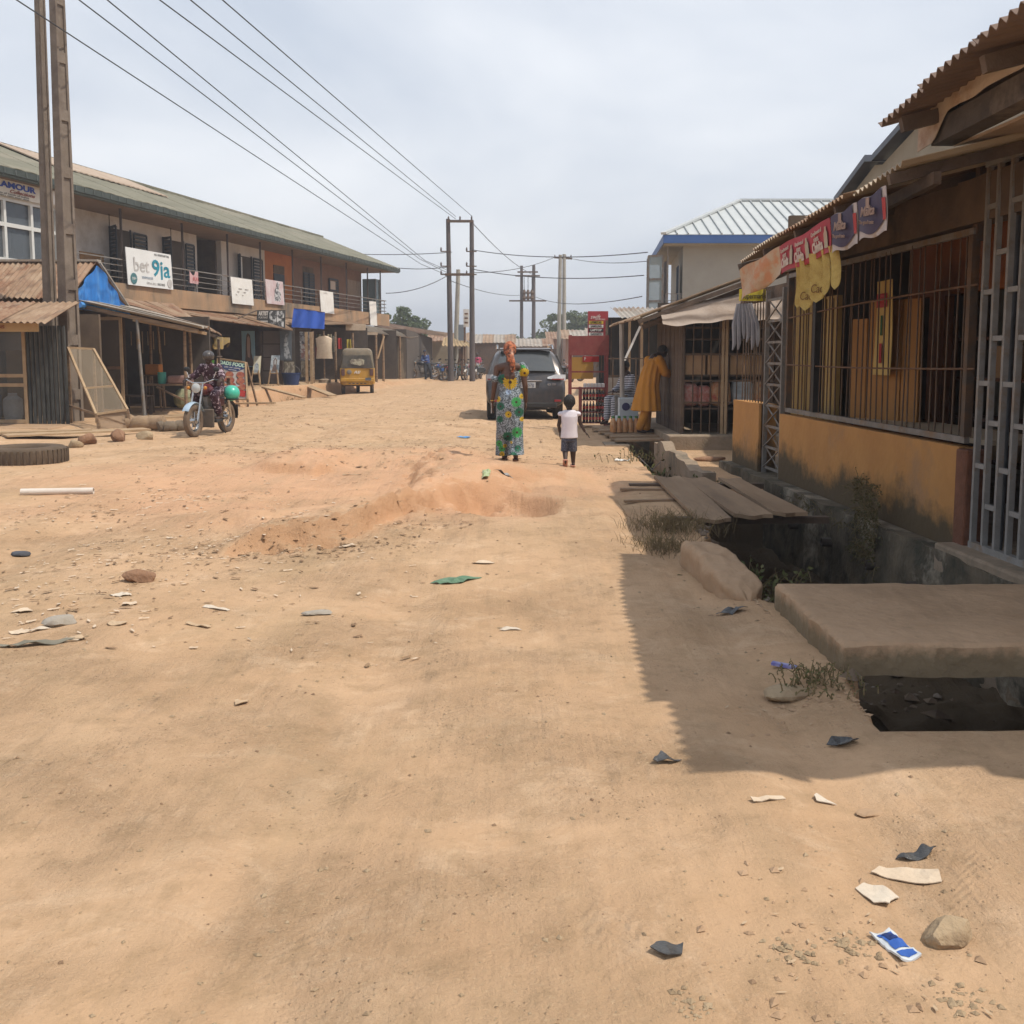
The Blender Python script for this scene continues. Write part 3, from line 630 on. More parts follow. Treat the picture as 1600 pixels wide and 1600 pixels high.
for k, (xa, xb) in enumerate(((1.80, 1.84), (2.16, 2.14), (2.50, 2.56))):
    w = (.30, .31, .27)[k]; ya, yb = (9.0 + .05 * k, 12.1 - .05 * k)
    def pf(u, v, xa=xa, xb=xb, w=w, ya=ya, yb=yb, k=k):
        return (xa + (xb - xa) * v + (u - .5) * (w + .03 * math.sin(3 * v + k)), ya + (yb - ya) * v + .03 * math.sin(9 * u + k), .055 + .012 * k + .02 * math.sin(2.5 * v + k) + .008 * math.cos(u * 6))
    MB().grid(pf, 6, 16, .035).build('plank', M_PLANK, plk, smooth=True, sharp=45)
for y in (9.25, 11.7): MB().bar((1.35, y, .0), (2.9, y + .05, .0), .09, .06).build('bearer', M_WOODD, plk)
for k, (x0, y0, x1, y1) in enumerate(((1.15, 10.4, 1.7, 10.45), (1.2, 11.3, 1.75, 11.25))):
    z = gz(x0, y0) + .03; o = MB().bar((x0, y0, z), (x1, y1, .02), .06, .025).build('loose_board', M_PLANK); tag(o, ('short loose board in the earth at the near left of the plank bridge', 'short loose board in the earth at the far left of the plank bridge')[k], 'board')
# --- drain wall with railing wire beyond the planks, low yellow forecourt is ground
dw = thing('drain_wall', 'broken concrete drain wall beside the sunlit yellow forecourt', 'wall', (2.45, 14, -.5))
def dwf(u, v):
    y = 12.35 + 4.4 * u; return (2.30 + .02 * u + .03 * float(vn(y * 4, v * 5)), y, -.8 + (.86 + .12 * float(vn(y * 2.2, 4)) + .06 * u) * v)
MB().grid(dwf, 50, 8, .17, (1, 0, 0)).build('wall', M_CONC, dw, smooth=True, sharp=60)
# ---------------- second shop: barred provision store facing us
st = thing('provision_store', 'barred provision store with tarp awning and dark slat side', 'shop', (3.2, 18.5, 0))
SX0, SY0 = 2.80, 17.0
MB().box2((2.55, 16.6, -.3), (5.2, 21.5, .20)).build('plinth', M_CONC, st, bevel=.02)
MB().box2((SX0, 19.8, .20), (5.2, 19.9, 2.5)).build('back_wall', M_DARK, st)
MB().box2((SX0, SY0 + .05, 2.08), (4.6, SY0 + .13, 2.20)).build('lintel', M_WOODD, st)
MB().box2((4.4, SY0 + .2, .2), (4.5, 19.8, 2.5)).build('inner_wall', M_SHADE, st)
# slatted left side: each slat a part
slat = MB().box2((0, -.055, .2), (.03, .055, 2.15)).mesh('slat', M_WOODD)
for k in range(22):
    y = SY0 + .08 + k * .125
    share(slat, 'slat', st, (SX0 - 3.2 + random.uniform(-.008, .008), y - 18.5, 0))
sb = MB().tube([(0, 0, .2), (0, 0, 2.1)], .011, 6).mesh('grille_bar', M_IRON)
for k in range(11):
    share(sb, 'grille_bar', st, (SX0 + .05 + k * .145 - 3.2, SY0 - 18.5, 0))
for z in (.72, 1.08, 1.52, 1.95): MB().bar((SX0, SY0 - .006, z), (4.4, SY0 - .006, z), .012, .03).build('grille_rail', M_IRON, st)
for x in (SX0 + .02, 3.48, 3.54, 4.3): MB().bar((x, SY0, .2), (x, SY0, 2.1), .045).build('grille_post', M_WOODL if x in (3.48, 3.54) else M_WOODD, st)
for z, y0 in ((.60, 17.06), (1.15, 17.06), (1.75, 17.1)): MB().box2((SX0 + .04, y0, z), (4.35, y0 + .55, z + .03)).build('shelf', M_WOODD, st)
for k in range(4):
    o = MB().box2((SX0 + .08 + k * .37, 17.08, 1.182), (SX0 + .41 + k * .37, 17.42, 1.50)).build('carton', M_CARD); tag(o, ('leftmost', 'second', 'third', 'rightmost')[k] + ' brown carton on the store shelf behind bars', 'carton', 'cartons on the store shelf')
M_NOOD = mat('noodle_pink', (.46, .15, .13), (.52, .33, .28), 18, .45, .3, c3=(.40, .12, .08)); M_NOOY = mat('noodle_orange', (.48, .20, .08), (.50, .36, .22), 15, .45, .3, c3=(.38, .06, .04)); M_NOOW = mat('bag_white', (.50, .52, .52), (.30, .34, .36), 12, .4, .3)
def bag(c, s, m, label, seed):
    mb = MB().ell((0, 0, 0), 1, 18, 12)
    v = []
    for p in mb.v:
        q = [math.copysign(abs(t) ** .55, t) for t in p]; n_ = 1 + .12 * float(vn(q[0] * 3 + seed, q[2] * 3 + q[1]))
        v.append((c[0] + q[0] * s[0] / 2 * n_, c[1] + q[1] * s[1] / 2 * n_, c[2] + q[2] * s[2] / 2 * (1 + .08 * float(vn(q[0] * 4, seed)))))
    mb.v = v; o = mb.build('snack_bag', m, smooth=True, sharp=80); tag(o, label, 'bag'); return o
bag((2.98, 17.27, .84), (.30, .3, .40), M_NOOD, 'pink snack pack at the left end of the lower store shelf', 1)
bag((3.22, 17.27, .82), (.22, .3, .36), M_NOOD, 'small pink snack pack beside the left one behind bars', 2)
bag((3.50, 17.27, .86), (.34, .32, .44), M_NOOY, 'orange and red snack bag in the middle of the store shelf', 3)
bag((3.86, 17.27, .88), (.36, .34, .46), M_NOOW, 'bulging white snack bag right of the orange one on the store shelf', 4)
bag((4.18, 17.27, .86), (.3, .34, .44), M_NOOY, 'orange snack bag at the far right of the store shelf', 5)
# roof of the store
ra, rb = Vector((2.05, 16.75, 2.10)), Vector((4.6, 16.75, 3.02))
sheet(st, rb + Vector((0, 0, 0)), rb + Vector((0, 5, 0)), ra + Vector((0, 5, 0)), ra, 5, (M_ZE, M_ZB), wave=.10, amp=.016)
MB().bar(ra + Vector((0, .03, -.06)), rb + Vector((0, .03, -.06)), .04, .07).build('barge_board', M_WOODD, st)
MB().bar(ra + Vector((.1, .3, -.14)), rb + Vector((0, .3, -.14)), .05, .08).build('rafter', M_WOODD, st)
MB().tube([(2.12, 19.6, -.05), (2.08, 19.6, 2.1)], .045, 8).build('roof_post', mat('pipe_pale', (.42, .38, .33), (.34, .30, .26), 4), st, smooth=True)
M_TARP = mat('tarp_beige', (.42, .34, .28), (.35, .275, .22), 2.5, .85, .3, c3=(.27, .20, .15))
def tarp(u, v):
    x = 2.42 + 2.1 * u; zt = 2.30 + .30 * u; zb = 1.98 + .12 * u
    return (x, 16.86 - .30 * v - .03 * math.sin(4 * v * math.pi) * (1 - u * .4), zt + (zb - zt) * v + .018 * math.sin(11 * u + 9 * v) + .015 * math.sin(23 * u - 4 * v) * v)
MB().grid(tarp, 50, 18, .006, (0, 1, 0)).build('tarp_awning', M_TARP, st, smooth=True, sharp=80)
# yellow shop sign under the near eave
sg = thing('yellow_sign', 'small yellow sign board under the orange cloth banner', 'sign', (2.7, 12.6, 2.2)); MB().box2((2.9, 13.2, 2.19), (3.3, 13.23, 2.34)).build('board', mat('sign_yellow', (.60, .48, .05)), sg)
text('Supermarket', .1, M_BLACK, sg, frame((3.1, 13.195, 2.25), (1, 0, 0), (0, 0, 1)), width=.34)
# ---------------- banners under the low eave
def eave(t): return lerp(e1, e0, t)
def banner(t0, t1, drop0, drop1, m, name, label, wav=.010, in_=.03):
    tg = thing(name, label, 'banner', eave(t0)); 
    def fn(u, v):
        p = eave(t0 + (t1 - t0) * u) + Vector((in_, 0, -.09)); dr = drop0 + (drop1 - drop0) * u
        return p + Vector((wav * math.sin(7 * u + 3 * v) * v + .02 * v, 0, -dr * v + .01 * math.sin(9 * u)))
    MB().grid(fn, 30, 10, .004, (1, 0, 0)).build('cloth', m, tg, smooth=True, sharp=80)
    return tg, fn
M_BAN1 = mat('banner_orange', (.50, .22, .10), (.47, .34, .22), 2.2, .7, .2, c3=(.42, .27, .16), stretch=(1, 1.2, 3), contrast=(.42, .56))
banner(.05, .405, .34, .26, M_BAN1, 'faded_banner', 'faded orange cloth banner at the far end of the eave', .03)
M_BAN2 = mat('banner_red', (.40, .035, .055), (.34, .03, .045), 2, .6)
tg, fn = banner(.40, .715, .25, .26, M_BAN2, 'red_banner', 'red drinks banner printed Chivita under the corrugated eave')
M_CREAM = mat('print_cream', (.60, .50, .42), (.55, .45, .38), 6, .7)
def on_banner(fn, u, v, off=-.012):
    p = Vector(fn(u, v)) + Vector((off, 0, 0)); du = Vector(fn(u + .02, v)) - Vector(fn(u - .02, v)); dv = Vector(fn(u, v - .02)) - Vector(fn(u, v + .02))
    return frame(p, du, dv)
for k in range(3):
    uc = .15 + k * .325
    text('Chivita', .115, M_CREAM, tg, on_banner(fn, uc - .02, .70), width=.27, bold=.004); text('100%', .05, M_CREAM, tg, on_banner(fn, uc - .03, .46), width=.12); text('Compliments of', .05, M_CREAM, tg, on_banner(fn, uc - .02, .25), width=.27)
    MB().prism([(-.045, -.085), (.045, -.085), (.045, .03), (.02, .05), (.02, .08), (-.02, .08), (-.02, .05), (-.045, .03)], lambda a, b, d, M_=on_banner(fn, uc + .135, .52): M_ @ Vector((a, b, d)), 0, .003).build('print_carton', mat('print_green_grey', (.38, .36, .26), (.45, .30, .22), 8), tg)
M_BAN3 = mat('banner_navy', (.045, .035, .075), (.06, .045, .085), 2, .6)
for k, (a, b) in enumerate(((.72, .845), (.85, .965))):
    tg, fn = banner(a, b, .27, .29, mat('banner_cream', (.46, .40, .38), (.40, .35, .33), 3, .7), 'navy_banner', ('dark navy and cream drink banner next to the red banner', 'dark navy and cream drink banner nearest the gate')[k])
    MB().grid(lambda u, v, f=fn: Vector(f(.04 + .84 * u, .02 + (.76 + .14 * math.sin(math.pi * u)) * v)) + Vector((-.008, 0, 0)), 16, 8).build('print_field', M_BAN3, tg)
    MB().grid(lambda u, v, f=fn: Vector(f(.88 + .12 * u, .25 + .5 * v)) + Vector((-.008, 0, 0)), 4, 8).build('print_edge', M_RED, tg)
    text('Malta', .09, mat('print_tan', (.36, .25, .20)), tg, on_banner(fn, .46, .36, -.02), width=.30, shear=.2, bold=.002); text('The good taste', .04, MATS['print_tan'], tg, on_banner(fn, .42, .62, -.02), width=.30)
    MB().box((0, 0, 0), (.07, .07, .004)).xf(on_banner(fn, .46, .16, -.018)).build('print_crest', MATS['print_tan'], tg)
# yellow pennants
M_PENN = mat('pennant_yellow', (.56, .41, .12), (.46, .31, .08), 14, .6, .5)
for k in range(5):
    t = .52 + k * .044 + (.02 if k > 1 else 0); w = (.07, .125, .14, .06, .075)[k]; h = (.40, .44, .40, .36, .34)[k]
    tg = thing('yellow_pennant', ('leftmost narrow yellow pennant hanging under the red banner', 'wide yellow pennant printed Cao left of centre under the red banner', 'widest yellow pennant printed Cao in the middle under the red banner', 'narrow yellow pennant right of the Cao pennants', 'rightmost folded yellow pennant beside the navy banner')[k], 'pennant', eave(t))
    P0 = eave(t) + Vector((.06, 0, -.30)); tl = (.10, .03, .0, -.05, -.16)[k]
    def pn(u, v, P0=P0, w=w, h=h, tl=tl):
        r = w * .92 * (1 if v < .75 else math.sqrt(max(.0, 1 - ((v - .75) / .25) ** 2)))
        return P0 + Vector((.02 * math.sin(3 * v) + (u - .5) * r * .85, (.5 - u) * r * .7 + tl * v * .4, -h * v))
    MB().grid(pn, 6, 12, .004, (1, 0, 0)).build('paper', M_PENN, tg, smooth=True, sharp=80)
    if k in (1, 2): text('Cao', .10, mat('print_brown', (.24, .13, .04)), tg, frame(Vector(pn(.5, .72)) + Vector((-.010, -.012, 0)), (.77, -.63, 0), (0, 0, 1)), width=.11, shear=.2)
# grey rubber gloves on a hook
gl = thing('rubber_gloves', 'bunch of grey rubber gloves hanging on the far bars', 'gloves', (3.0, 13.4, 1.9))
for k in range(6):
    x = 2.86 + k * .055; y = 13.3 - .02 * k; z = 2.12 - .05 * abs(k - 2.5); ln = .34 + .05 * math.sin(k * 2.1)
    MB().tube([(2.95 + (x - 2.95) * .5, y, 2.16), (x, y, z - .1), (x + .01, y, z - ln), (x + .012 * (k % 3 - 1), y, z - ln - .09)], [.02, .03, .028, .01], 6).build('glove', mat('glove_grey', (.30, .29, .30), (.24, .235, .25), 6, .5), gl, smooth=True)
# ---------------- planks, goods, display in front of the store
dp = thing('plank_deck', 'grey board deck over the drain where the kaftan wearer stands', 'deck', (2.1, 18, .05))
for k, (x0, y0, x1, y1, w) in enumerate(((1.75, 17.4, 2.6, 17.3, .42), (1.72, 18.0, 2.6, 17.9, .5), (1.7, 18.7, 2.62, 18.6, .55), (1.65, 19.5, 2.6, 19.4, .6), (1.6, 20.3, 2.5, 20.2, .6))):
    MB().bar((x0, y0, .06 + .015 * (k % 2)), (x1, y1, .09 + .01 * k), w, .03).build('board', M_PLANK, dp)
MB().box2((1.55, 16.9, -.3), (1.95, 17.6, .02)).build('bearer_block', M_CONC, dp)
# drain bank wire
o = MB().tube([(1.95, 15.9, -.05), (2.15, 15.6, -.25), (2.35, 15.9, -.12), (2.45, 16.1, -.02)], .008, 5).build('drain_wire', M_STEEL); tag(o, 'bent grey wire sagging across the dark drain opening', 'wire')
# red drinks rack
rk = thing('drinks_rack', 'maroon steel drinks rack with header panel beside the car', 'rack', (1.62, 21.5, 0))
M_MAR = mat('maroon_paint', (.25, .05, .045), (.20, .04, .038), 5, .5, dust=.2)
rx0, rx1, ry0, ry1 = 1.22, 1.98, 21.4, 21.85; zb = gz(1.6, 21.5)
for x in (rx0, rx1):
    for y in (ry0, ry1): MB().bar((x, y, zb), (x, y, 1.92), .045).build('upright', M_MAR, rk)
MB().box2((rx0 - .03, ry0 - .035, 1.50), (rx1 + .03, ry0 - .024, 1.90)).build('header_panel', M_MAR, rk)
for z in (.82, 1.16): MB().bar((rx0, ry0 - .002, z), (rx1, ry0 - .002, z), .03, .035).build('cross_rail', M_MAR, rk)
for z in (.09, .32, .57, .82):
    MB().box2((1.47, ry0 + .03, z - .012), (rx1 - .03, ry1 - .02, z + .006)).build('shelf', M_MAR, rk)
MB().box2((1.42, ry0 - .02, .04), (1.46, ry1, .84)).build('side_panel', M_MAR, rk)
MB().box2((rx0, ry1 + .03, 1.0), (rx1 - .25, ry1 + .04, 1.46)).build('display_card', mat('card_orange', (.48, .28, .06), (.42, .24, .06), 2), rk)
MB().box2((1.5, ry1 + .02, 1.36), (1.85, ry1 + .029, 1.48)).build('display_card', M_RED, rk)
text('P', .09, M_WHITE, rk, frame((1.55, ry1 + .015, 1.42), (1, 0, 0), (0, 0, 1)))
bt = MB().lathe([(.028, 0), (.03, .02), (.03, .07), (.026, .09), (.03, .11), (.028, .14), (.012, .18), (.012, .205)], 8)
bott = bt.mesh('cola_bottle', mat('cola', (.025, .012, .010), (.02, .01, .009), 4, .15, spec=.7), True)
labm = MB().lathe([(.0308, .06), (.0308, .115)], 8).mesh('label_band', M_RED); capm = MB().lathe([(.014, .2), (.014, .22)], 8).mesh('cap', M_RED)
for zi, z in enumerate((.097, .327, .577)):
    for k in range(7):
        for q in range(1):
            b_ = bpy.data.objects.new('cola_bottle', bott); COL.objects.link(b_); b_.location = (1.51 + k * .066, ry0 + .07 + .02 * (k % 2), z); b_.rotation_euler = (0, 0, k)
            WM[b_.name] = Matrix.Translation(b_.location)
            tag(b_, ('leftmost', 'second', 'third', 'fourth', 'fifth', 'sixth', 'rightmost')[k] + ' dark cola bottle on the ' + ('bottom', 'middle', 'top')[zi] + ' shelf of the maroon rack', 'bottle', 'cola bottles on the ' + ('bottom', 'middle', 'top')[zi] + ' shelf')
            share(labm, 'label_band', b_, (0, 0, 0)); share(capm, 'cap', b_, (0, 0, 0))
for k in range(6):
    o = MB().box((1.53 + k * .075, ry0 + .12, .873), (.065, .12, .09)).build('white_pack', M_WHITE, bevel=.01); tag(o, ('leftmost', 'second', 'third', 'fourth', 'fifth', 'rightmost')[k] + ' small white pack in the row on the maroon rack', 'pack', 'white packs on the rack')
# red phone-shop pole sign
ps = thing('pole_sign', 'tall red shop sign listing LAPTOP and GADGETS on a pole', 'sign', at(934, 640, 27))
s0 = at(919, 486, 27); s1 = at(950, 531, 27); MB().box2((s0.x, 27, s1.z - .02), (s1.x, 27.12, s0.z)).build('board', mat('sign_red', (.38, .045, .055), (.34, .04, .05), 2, .45), ps)
MB().bar(((s0.x + s1.x) / 2, 27.06, -.1), ((s0.x + s1.x) / 2, 27.06, s1.z), .07).build('pole', M_STEEL, ps)
w_ = s1.x - s0.x; hh_ = s0.z - s1.z
text('swift', .15, M_WHITE, ps, frame((s0.x + w_ * .36, 26.99, s0.z - hh_ * .2), (1, 0, 0), (0, 0, 1)), width=w_ * .5, shear=.25); text('NETWORKS', .05, M_WHITE, ps, frame((s0.x + w_ * .6, 26.99, s0.z - hh_ * .29), (1, 0, 0), (0, 0, 1)), width=w_ * .5)
for k, (tx, bc, tcol) in enumerate((('UTMSTAR', mat('row_yellow', (.62, .45, .06)), M_BLACK), ('SAMSUNG', M_WHITE, M_BLACK), ('LAPTOP', M_BLACK, M_WHITE), ('GADGETS', M_WHITE, M_BLACK), ('TELEVISION', mat('row_navy', (.06, .05, .12)), M_WHITE))):
    zc = s0.z - hh_ * (.39 + .135 * k); MB().box((s0.x + w_ * .40, 26.996, zc), (w_ * .72, .012, hh_ * .105)).build('sign_row', bc, ps); text(tx, .085, tcol, ps, frame((s0.x + w_ * .40, 26.985, zc), (1, 0, 0), (0, 0, 1)), width=w_ * .55, bold=.002)
# cartons and the pack of bottles
def carton(c, s, m, label, rz=0, name='carton', lid=None):
    t = thing(name, label, 'carton', (c[0], c[1], c[2]), rz); MB().box((0, 0, s[2] / 2), s).build('box', m, t, local=True, bevel=.008); return t
M_BLUEB = mat('carton_blue', (.50, .54, .56), (.42, .47, .50), 4, .7)
t = carton((2.20, 19.4, .36), (.36, .3, .34), M_BLUEB, 'white carton with round navy logo stacked on the blue-banded carton')
MB().lathe([(.075, 0), (.075, .004)], 20, (-.06, -.155, .18), Matrix.Rotation(math.pi / 2, 3, 'X')).build('logo', mat('logo_navy', (.05, .05, .12)), t, local=True)
for k in range(3): MB().box((.09, -.153, .24 - .05 * k), (.12, .004, .025)).build('print_line', mat('print_grey', (.2, .22, .25)), t, local=True)
t = carton((2.18, 19.4, .10), (.42, .32, .258), M_BLUEB, 'white carton with blue band under the navy logo carton')
MB().box((0, -.163, .07), (.40, .004, .11)).build('print_band', mat('band_blue', (.08, .25, .42)), t, local=True); text('peak', .07, M_RED, t, WM[t.name] @ frame((0, -.168, .18), (1, 0, 0), (0, 0, 1)))
bp_ = thing('bottle_pack', 'shrink-wrapped pack of orange drinks on the deck before the cartons', 'pack', (2.05, 18.7, .1))
for i in range(5):
    for j in range(2):
        MB().lathe([(.05, 0), (.055, .02), (.055, .17), (.03, .23), (.02, .26)], 8, (1.85 + i * .105, 18.62 + j * .11, .105)).build('bottle', mat('drink_orange', (.42, .17, .06), (.48, .30, .16), 14, .3), bp_, smooth=True)
        MB().lathe([(.022, 0), (.022, .035)], 8, (1.85 + i * .105, 18.62 + j * .11, .362)).build('cap', mat('cap_green', (.06, .20, .05)), bp_)
# dark kiosk with rails behind the rack
kk = thing('dark_kiosk', 'dark timber kiosk with rail fence and slanting prop behind the red rack', 'kiosk', (3.2, 26, 0))
a0, a1 = at(945, 640, 25), at(1006, 640, 25)
MB().box2((a0.x, 27.4, 0), (4.5, 27.5, 2.5)).build('back_wall', mat('kiosk_dark', (.06, .06, .062), (.045, .045, .045), 3, .9, stretch=(8, 1, 1)), kk)
for k in range(9): MB().box2((a0.x + .1 + k * .25, 27.36, .9), (a0.x + .13 + k * .25, 27.398, 2.45)).build('batten', M_WOODD, kk)
for k, x in enumerate(np.linspace(a0.x, a1.x - .02, 6)): MB().bar((x, 25, 0), (x, 25, 1.45), .025).build('rail_post', M_IRON, kk)
for z in (.55, 1.0, 1.42): MB().bar((a0.x, 25, z), (a1.x, 25, z), .025).build('rail', M_IRON, kk)
for x in (a0.x + .05, a1.x - .35, a1.x - .05): MB().bar((x, 25.2, 0), (x, 25.2, 2.35), .06).build('post', M_WOODL if x > a0.x + .5 else M_IRON, kk)
sheet(kk, (a0.x + .35, 27.6, 2.75), (4.6, 27.6, 2.75), (4.6, 25, 2.40), (a0.x + .35, 25, 2.40), 4, (M_ZG, M_ZB))
MB().bar((a0.x + .4, 25.1, 1.2), (a0.x + .85, 25.1, 2.2), .05).build('prop', M_WHITE, kk)
MB().box2((a0.x - .05, 25.6, .0), (a1.x - .2, 26.3, .62)).build('bench_box', M_DARK, kk)
MB().box2((a0.x - .05, 25.5, .622), (a1.x - .2, 26.4, .66)).build('bench_top', M_WOODL, kk)
MB().box2((a0.x + .1, 25.48, .1), (a0.x + .55, 25.52, .95)).build('cloth_panel', mat('cloth_pale', (.40, .37, .33)), kk)
bs = thing('bag_rack_sign', 'small tan board standing on the kiosk roof', 'sign', (3.0, 28, 2.4)); q0, q1 = at(962, 500, 28), at(982, 522, 28)
MB().box2((q0.x, 28, q1.z), (q1.x, 28.05, q0.z)).build('board', M_CARD, bs); MB().bar(((q0.x + q1.x) / 2, 28.06, 2.3), ((q0.x + q1.x) / 2, 28.06, q0.z), .04).build('leg', M_WOODD, bs)
# ---------------- grey two-storey house with white metal roof
gh = thing('grey_house', 'grey rendered two storey house with white seamed roof and blue fascia', 'house', (8, 38, 0))
M_GREYW = mat('render_grey', (.33, .32, .28), (.29, .28, .245), 1.2, .9, .2, c3=(.32, .30, .255))
M_WROOF = mat('roof_white', (.56, .575, .56), (.50, .52, .51), 1.5, .45, metal=.2)
M_BLUEF = mat('fascia_blue', (.045, .11, .30), (.04, .10, .27), 2, .5)
MB().prism([(6.25, 38.0), (16, 38.0), (16, 45), (6.9, 45)], lambda a, b, d: Vector((a, b, d)), 0, 5.55).build('wall', M_GREYW, gh)
# recessed balcony at the street end
gs = lambda y: (y - 37.3) * .08
MB().prism([(5.62, 38.02), (6.249, 38.02), (6.9, 45), (6.3, 45)], lambda a, b, d: Vector((a, b, d)), 2.58, 2.7).build('balcony_slab', M_GREYW, gh)
for z in (3.0, 3.25, 3.5, 3.75): MB().bar((5.66, 38.1, z), (6.24, 38.1, z), .025).build('railing', M_STEEL, gh); MB().bar((5.66, 38.1, z), (6.3, 45, z), .03).build('railing', M_STEEL, gh)
for x in (5.66, 5.85, 6.05, 6.2): MB().bar((x, 38.1, 2.7), (x, 38.1, 3.75), .025).build('railing', M_STEEL, gh)
MB().bar((5.72, 38.15, 2.7), (5.72, 38.15, 5.5), .05).build('post', M_STEEL, gh)
MB().box((6.20, 38.9, 3.75), (.03, 1.0, 2.1), (0, 0, -.09)).build('door', mat('door_blue', (.05, .08, .14)), gh)
MB().box2((5.75, 38.6, 2.7), (5.80, 39.6, 5.0)).build('curtain', mat('curtain_pale', (.45, .40, .38), (.3, .25, .24), 6), gh)
# glazed bay at the far left end
bay = [(5.05, 38.5), (5.55, 38.3), (5.62, 39.3), (5.15, 39.5)]
MB().prism(bay, lambda a, b, d: Vector((a, b, d)), 2.2, 5.15).build('glass_bay', glass('glass_pale', (.33, .40, .40), .1, .6), gh)
for z in (2.2, 3.2, 3.5, 4.3, 5.15): MB().prism([(p[0] * 1.04 - .21, p[1] * 1.01 - .39) for p in bay], lambda a, b, d: Vector((a, b, d)), z - .04, z + .04).build('bay_frame', M_STEEL, gh)
for x, y in bay: MB().bar((x, y - .02, 2.2), (x, y - .02, 5.15), .06).build('bay_frame', M_STEEL, gh)
# roof
x0, x1, y0, y1, ze = 5.42, 17.0, 37.3, 46.0, 5.78; zr = 7.65
E_ = Vector((6.12, y1, ze + .02))
MB().box2((x0, y0, ze - .28), (x1, y0 + .05, ze)).build('fascia', M_BLUEF, gh); MB().bar((x0 + .03, y0 + .06, ze - .14), (E_.x, y1, ze - .14), .05, .28).build('fascia', M_BLUEF, gh)
MB().prism([(x0 + .06, y0 + .06), (x1, y0 + .06), (x1, y1), (E_.x, y1)], lambda a, b, d: Vector((a, b, d)), ze - .30, ze - .26).build('soffit', M_GREYW, gh)
A, B, C_, D_ = Vector((x0, y0, ze + .02)), Vector((x1, y0, ze + .02)), Vector((x1, y0 + 4.6, zr)), Vector((x0 + 3.7, y0 + 4.6, zr))
MB().add([A, B, C_, D_], [(0, 1, 2, 3)]).build('roof_slope', M_WROOF, gh); MB().add([A, D_, E_], [(0, 1, 2)]).build('roof_slope', M_WROOF, gh); MB().add([E_, D_, C_, Vector((x1, y1, ze + .02))], [(0, 1, 2, 3)]).build('roof_slope', M_WROOF, gh)
n_ = 30
for k in range(n_):
    x = x0 + .4 * k + .1
    if x > x1 - .3: break
    t_ = min(1.0, (x - x0) / 3.7); MB().bar((x, y0, ze + .05), (x, y0 + 4.6 * t_, ze + .05 + (zr - ze - .02) * t_), .035, .06).build('roof_seam', mat('seam_dark', (.36, .375, .375), (.42, .43, .43), 3, .5), gh)
MB().bar(A + Vector((0, 0, .04)), D_ + Vector((0, 0, .04)), .22, .08).build('ridge_cap', M_WROOF, gh); MB().bar(D_ + Vector((0, 0, .04)), C_ + Vector((0, 0, .04)), .22, .08).build('ridge_cap', M_WROOF, gh)
# ---------------- taller block behind the near shop: stepped dark eaves and tan gable wall
tb_ = thing('tan_house', 'tan rendered house with stepped dark metal verge behind the near shop', 'house', (8, 15, 0))
M_TANW = mat('render_tan', (.36, .31, .23), (.30, .26, .19), 1.5, .9, .2)
Vg = [at(1290, 312, 19.2), at(1336, 246, 17.0), at(1349, 244, 16.9), at(1404, 178, 14.8), at(1481, 88, 12.9), at(1494, 90, 12.8), at(1600, 8, 11.2), at(1720, -90, 9.8)]
Xw = 5.9; Vg = [Vector((Xw, p.y, p.z)) for p in [at(1290, 312, 18.95), at(1336, 246, 17.35), at(1348, 245, 17.0), at(1404, 178, 15.45), at(1481, 88, 13.65), at(1494, 90, 13.4), at(1600, 8, 11.65), at(1720, -90, 10.1)]]
poly = [(p.y, p.z - .12) for p in Vg]; poly = [(19.0, 0)] + poly + [(10.1, 0)]
MB().prism(poly, lambda a, b, d: Vector((d, a, b)), Xw + .10, Xw + 5).build('wall', M_TANW, tb_)
M_DKM = mat('metal_dark', (.075, .08, .10), (.05, .055, .07), 4, .4, metal=.4)
for i in (0, 2, 3, 5, 6):
    MB().bar(Vg[i] + Vector((.05, 0, 0)), Vg[i + 1] + Vector((.05, 0, 0)), .24, .10).build('verge_trim', M_DKM, tb_)
    MB().bar(Vg[i] + Vector((3.2, 0, .02)), Vg[i + 1] + Vector((3.0, 0, .02)), 5.6, .05).build('roof_sheet', M_DKM, tb_)
for i in (1, 4): MB().bar(Vg[i] + Vector((.05, 0, -.02)), Vg[i + 1] + Vector((.05, 0, -.02)), .24, .09).build('verge_trim', M_DKM, tb_)
MB().box2((Xw + .02, 15.6, 3.5), (Xw + .099, 16.5, 3.9)).build('vent_opening', M_DARK, tb_)
# ------------------------------------------------------------------ left: long two-storey shop house
LO = Vector((-11.8, 30.7, 0)); LD = Vector((.2093, .9778, 0)); LN = Vector((-.9778, .2093, 0)); LROT = Matrix.Rotation(math.atan2(LD.y, LD.x), 3, 'Z')
def lp(s, d, z): return LO + LD * s + LN * d + Vector((0, 0, z))
def lbox(s0, s1, d0, d1, z0, z1): return MB().box(lp((s0 + s1) / 2, (d0 + d1) / 2, (z0 + z1) / 2), (abs(s1 - s0), abs(d1 - d0), abs(z1 - z0)), LROT)
lh = thing('shop_house', 'long two storey shop house with green roof, balcony and coloured doors', 'building', lp(6, 0, 0))
M_LWHITE = mat('wall_white', (.62, .58, .54), (.54, .50, .46), 1.6, .9, .2, c3=(.45, .40, .35))
M_LOR = mat('wall_orange', (.46, .17, .05), (.40, .14, .045), 2, .85)
M_LBR = mat('wall_brown', (.235, .13, .085), (.20, .11, .07), 2, .85, c3=(.17, .10, .07))
M_SLABE = mat('balcony_edge', (.40, .245, .14), (.27, .19, .12), 1.4, .9, .3, c3=(.15, .12, .09), stretch=(1, 1, .35), detail=7)
M_GROOF = mat('roof_olive', (.19, .178, .125), (.155, .145, .10), .8, .75, .15, c3=(.23, .205, .15), stretch=(3, .4, 1))
